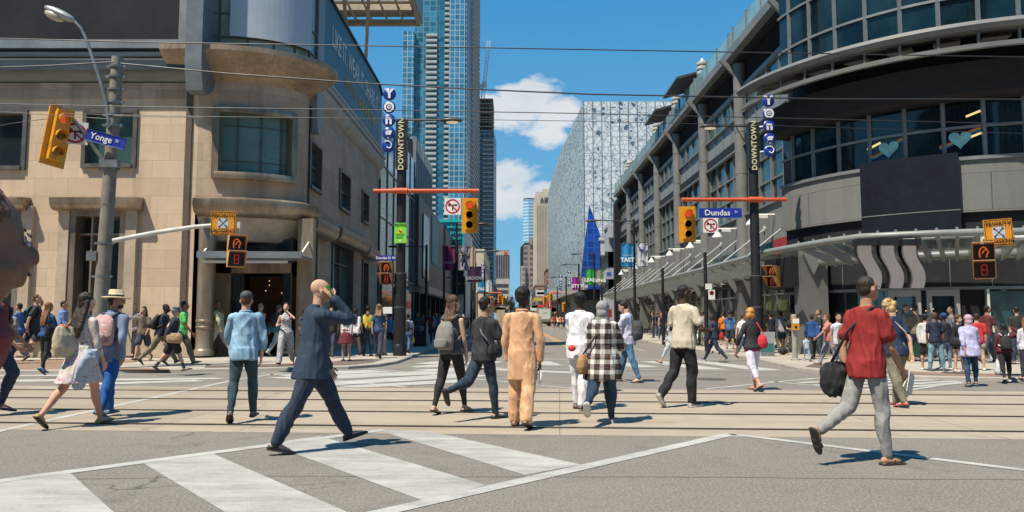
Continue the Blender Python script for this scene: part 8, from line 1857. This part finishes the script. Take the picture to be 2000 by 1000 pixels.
sidebag(p, 'large black tote bag of the curly haired woman by the doors', (.012,.012,.014), side=1, size=1.5, h=-.0, f=.05, cross=False)
person(1906, 723, 612, 20, 'person in a red top almost hidden behind the lavender shirt woman', 'stand', 'light', ('short','dark'), ('tee',(.5,.03,.03)), ('shorts',(.4,.3,.24),{'len':.5}), (.6,.6,.6), side=True)
p = person(1891, 756, 613, 14, 'woman in a pink headscarf, lavender shirt and blue jeans walking away on the road', 'walkL', 'tan', ('short','dark'), ('shirt',(.42,.42,.64),{'hem':-.12,'inf':.017,'sleeve':'roll','flare':.012}), ('jeans',C((.010,.04,.10),'denim'),{'sole':1}), (.04,.04,.05), sex='f', hat=('hijab',(.46,.30,.36)), girth=1.04, legL=(-8,6,4,14), legR=(10,5,4,0))
p = person(1958, 750, 632, 20, 'woman in a maroon top and black leggings with one hand on her head', 'walkL', 'brown', ('long','black'), ('blouse',(.10,.015,.025),{'hem':-.02}), ('leggings',(.010,.010,.012)), (.5,.45,.4), sex='f', armR=('to',.06,.03,.14,(1,0,.1)), armL=(6,14,4), legL=(-14,14,3,32), legR=(10,5,3,0), girth=1.06)
backpack(p, 'black backpack with white straps on the woman in the maroon top', (.014,.014,.016), 1.1, (.5,.5,.5), drop=.02)
handitem(p, 'L', 'plastic_bag', 'white plastic carrier bag with black print held at the right edge', (.52,.54,.56), L=.34, w=.12)
p = person(2001, 742, 620, 10, 'person in white cut off by the right edge', 'stand', 'light', ('long','auburn'), ('blouse',(.55,.56,.6)), ('jeans',(.03,.03,.04)), sex='f', side=True)
# shaded crowd on the left pavement and the far crowd on the right
rn = random.Random(11); tops = [(.02,.05,.12),(.05,.05,.06),(.10,.02,.02),(.25,.25,.28),(.04,.12,.3),(.3,.3,.3),(.02,.02,.02),(.15,.12,.08)]
words = ['navy','charcoal','maroon','grey','blue','pale grey','black','brown']
for i, (px, D) in enumerate(((775,44),(816,36),(838,40),(846,47),(853,55),(861,60),(872,66),(826,52),(881,75),(790,60),(897,88),(915,95))):
    c = i % 8; person(px, 0, 0, rn.choice((0,175,10,-170)), '%s topped walker in the shaded left pavement crowd, %s' % (words[c], ['nearest the left mast','beside the litter bin','behind the bin','under the lamp arm','by the shop display','by the bus stop post','half way down the block','close to the glass wall','far under the banners','against the mirrored glass','near the purple banners','at the far end'][i]),
        rn.choice(('walkL','walkR','stand')), rn.choice(('light','tan','brown')), (rn.choice(('short','mid','crop')),rn.choice(('dark','black','brown'))), ('tee',tops[c]), (rn.choice(('jeans','trousers')),(.02,.03,.05)), sex=rn.choice('mf'), side=True, depth=D, H=1.58+.2*rn.random(), group='shaded crowd on the left pavement')
for i, (px, D) in enumerate(((1083,100),(1090,108),(1094,95),(1099,104),(1104,90),(1109,84),(1087,120),(1114,78),(1118,86),(1101,118),(1079,125),(1128,74),(1148,70),(1165,66))):
    c = i % 8; person(px, 0, 0, rn.choice((0,175,10,-170)), 'tiny %s topped figure in the far right pavement crowd, %s' % (['red','white','orange','pink','dark blue','yellow','grey','cream'][c], '' ) if False else 'tiny %s topped walker, far right pavement, %s' % (['red','white','orange','pink','dark blue','yellow','grey','cream'][c], ['left of the second last post','by the far yellow signal','in front of the white gable','between the two far posts','next to the far traffic post','left of the man in white','deep beside the truck','just left of the white sleeve','behind the white sleeve','under the orange arm','closest to the truck','hidden near the raised white sleeve','behind the grey headscarf','left of the lilac shirt man'][i]),
        rn.choice(('walkL','walkR','stand')), rn.choice(('light','tan','brown')), (rn.choice(('short','mid','crop')),rn.choice(('dark','black','brown'))), ('tee',[(.4,.03,.02),(.55,.54,.52),(.55,.2,.03),(.5,.2,.25),(.02,.04,.12),(.5,.4,.05),(.25,.25,.25),(.5,.42,.32)][c]), (rn.choice(('jeans','shorts')),(.03,.04,.06)), sex=rn.choice('mf'), side=True, depth=D, H=1.58+.2*rn.random(), group='far crowd on the right pavement')
for i, (px, D, c, lb) in enumerate(((1275,52,6,'by the first bay of the far shops'),(1283,57,0,'deep beside the far shop pillars'),(1350,40,3,'left of the newspaper box'),(1372,36,5,'behind the parked bicycles'),(1425,33,4,'near the striped fascia shop window'),(1472,30,2,'behind the right mast'),(1487,29,7,'just right of the right mast'),(1600,26.5,6,'in front of the corner column'),(1668,24,1,'behind the olive parka'),(1702,24,4,'left of the green door poster'),(1768,23.7,5,'by the green door poster'),(1786,23.2,7,'at the left door leaf'),(1858,23.5,3,'inside the open doorway'),(1925,22.5,2,'left of the maroon top woman'),(1985,22,6,'by the blue green window display'),(20,22,3,'behind the burgundy tee at the far left'),(40,23.5,4,'at the left edge by the wall'),(282,24,7,'beside the blond woman'),(596,25,1,'left of the suit man by the entrance'),(648,26,6,'between the suit man and the burgundy skirt'),(740,25,0,'just left of the push button post'))):
    person(px, 0, 0, rn.choice((0,80,-80,175,20)), '%s topped passer-by %s' % (words[c], lb), rn.choice(('walkL','walkR','stand','relax')), rn.choice(('light','tan','brown')), (rn.choice(('short','mid','crop')),rn.choice(('dark','black','brown','sandy'))), ('tee',tops[c]), (rn.choice(('jeans','trousers','shorts')),(.03,.04,.07)), sex=rn.choice('mf'), side=True, depth=D, H=1.6+.2*rn.random())
# dogs / loose things on the right corner
b_ = gr(1502,693,KZ); mb = MB(); mb.ell((0,0,.14),(.18,.12,.14),12,8); o = mb.build('dark_bag', C((.02,.02,.022)), None, smooth=True); o.location = (b_.x+.5,b_.y,b_.z); tag(o, 'dark bag lying on the ground beside the grey sign board', 'bag'); QUEUE.append((o,.015,2,.012,10,None))
# ---------------------------------------------------------------- bake: voxel remesh everything queued in one evaluation
for o, vx, sm, fold, freq, fm in QUEUE:
    m_ = o.modifiers.new('r','REMESH'); m_.mode = 'VOXEL'; m_.voxel_size = vx; m_.use_smooth_shade = True
    s_ = o.modifiers.new('s','SMOOTH'); s_.iterations = sm; s_.factor = .5
bpy.context.view_layer.update(); dg = bpy.context.evaluated_depsgraph_get()
for qi, (o, vx, sm, fold, freq, fm) in enumerate(QUEUE):
    me = bpy.data.meshes.new_from_object(o.evaluated_get(dg), preserve_all_data_layers=False, depsgraph=dg)
    if len(me.vertices) == 0: bpy.data.meshes.remove(me); o.modifiers.clear(); continue
    mat = o.data.materials[0] if o.data.materials else None; nm = o.data.name; o.modifiers.clear(); old = o.data; o.data = me; bpy.data.meshes.remove(old); me.name = nm
    if not me.materials and mat: me.materials.append(mat)
    if isinstance(fold, tuple) or fold > 0:
        fold, zc = fold if isinstance(fold, tuple) else (fold, None)
        off = V((qi*3.1, qi*1.7, 0)); nv = len(me.vertices); co = [0.0]*(nv*3); no = [0.0]*(nv*3)
        me.vertices.foreach_get('co', co); me.vertex_normals.foreach_get('vector', no); f2 = freq*2.3
        for i in range(nv):
            x, y, z = co[3*i:3*i+3]; q = V((x*freq+y*freq*.35, y*freq, z*freq*.42+x*freq*.4))+off
            a = noise.noise(q); rd = 1-abs(noise.noise(q*1.7+off))*2.4; d = fold*(a*1.2+rd*.75-.25)
            if d < -.0035: d = -.0035+(d+.0035)*.3
            if zc is not None and z > zc: d = min(d, .001)
            co[3*i] += no[3*i]*d; co[3*i+1] += no[3*i+1]*d; co[3*i+2] += no[3*i+2]*d
        me.vertices.foreach_set('co', co); me.update()
    for p_ in me.polygons: p_.use_smooth = True
    if fm is not None and fm.v:
        import bmesh
        f2 = bpy.data.meshes.new('f'); f2.from_pydata([tuple(v) for v in fm.v], [], fm.f); bm = bmesh.new(); bm.from_mesh(f2); bmesh.ops.recalc_face_normals(bm, faces=bm.faces)
        for f_ in bm.faces: f_.smooth = True
        bm.from_mesh(me); bm.to_mesh(me); bm.free(); bpy.data.meshes.remove(f2)
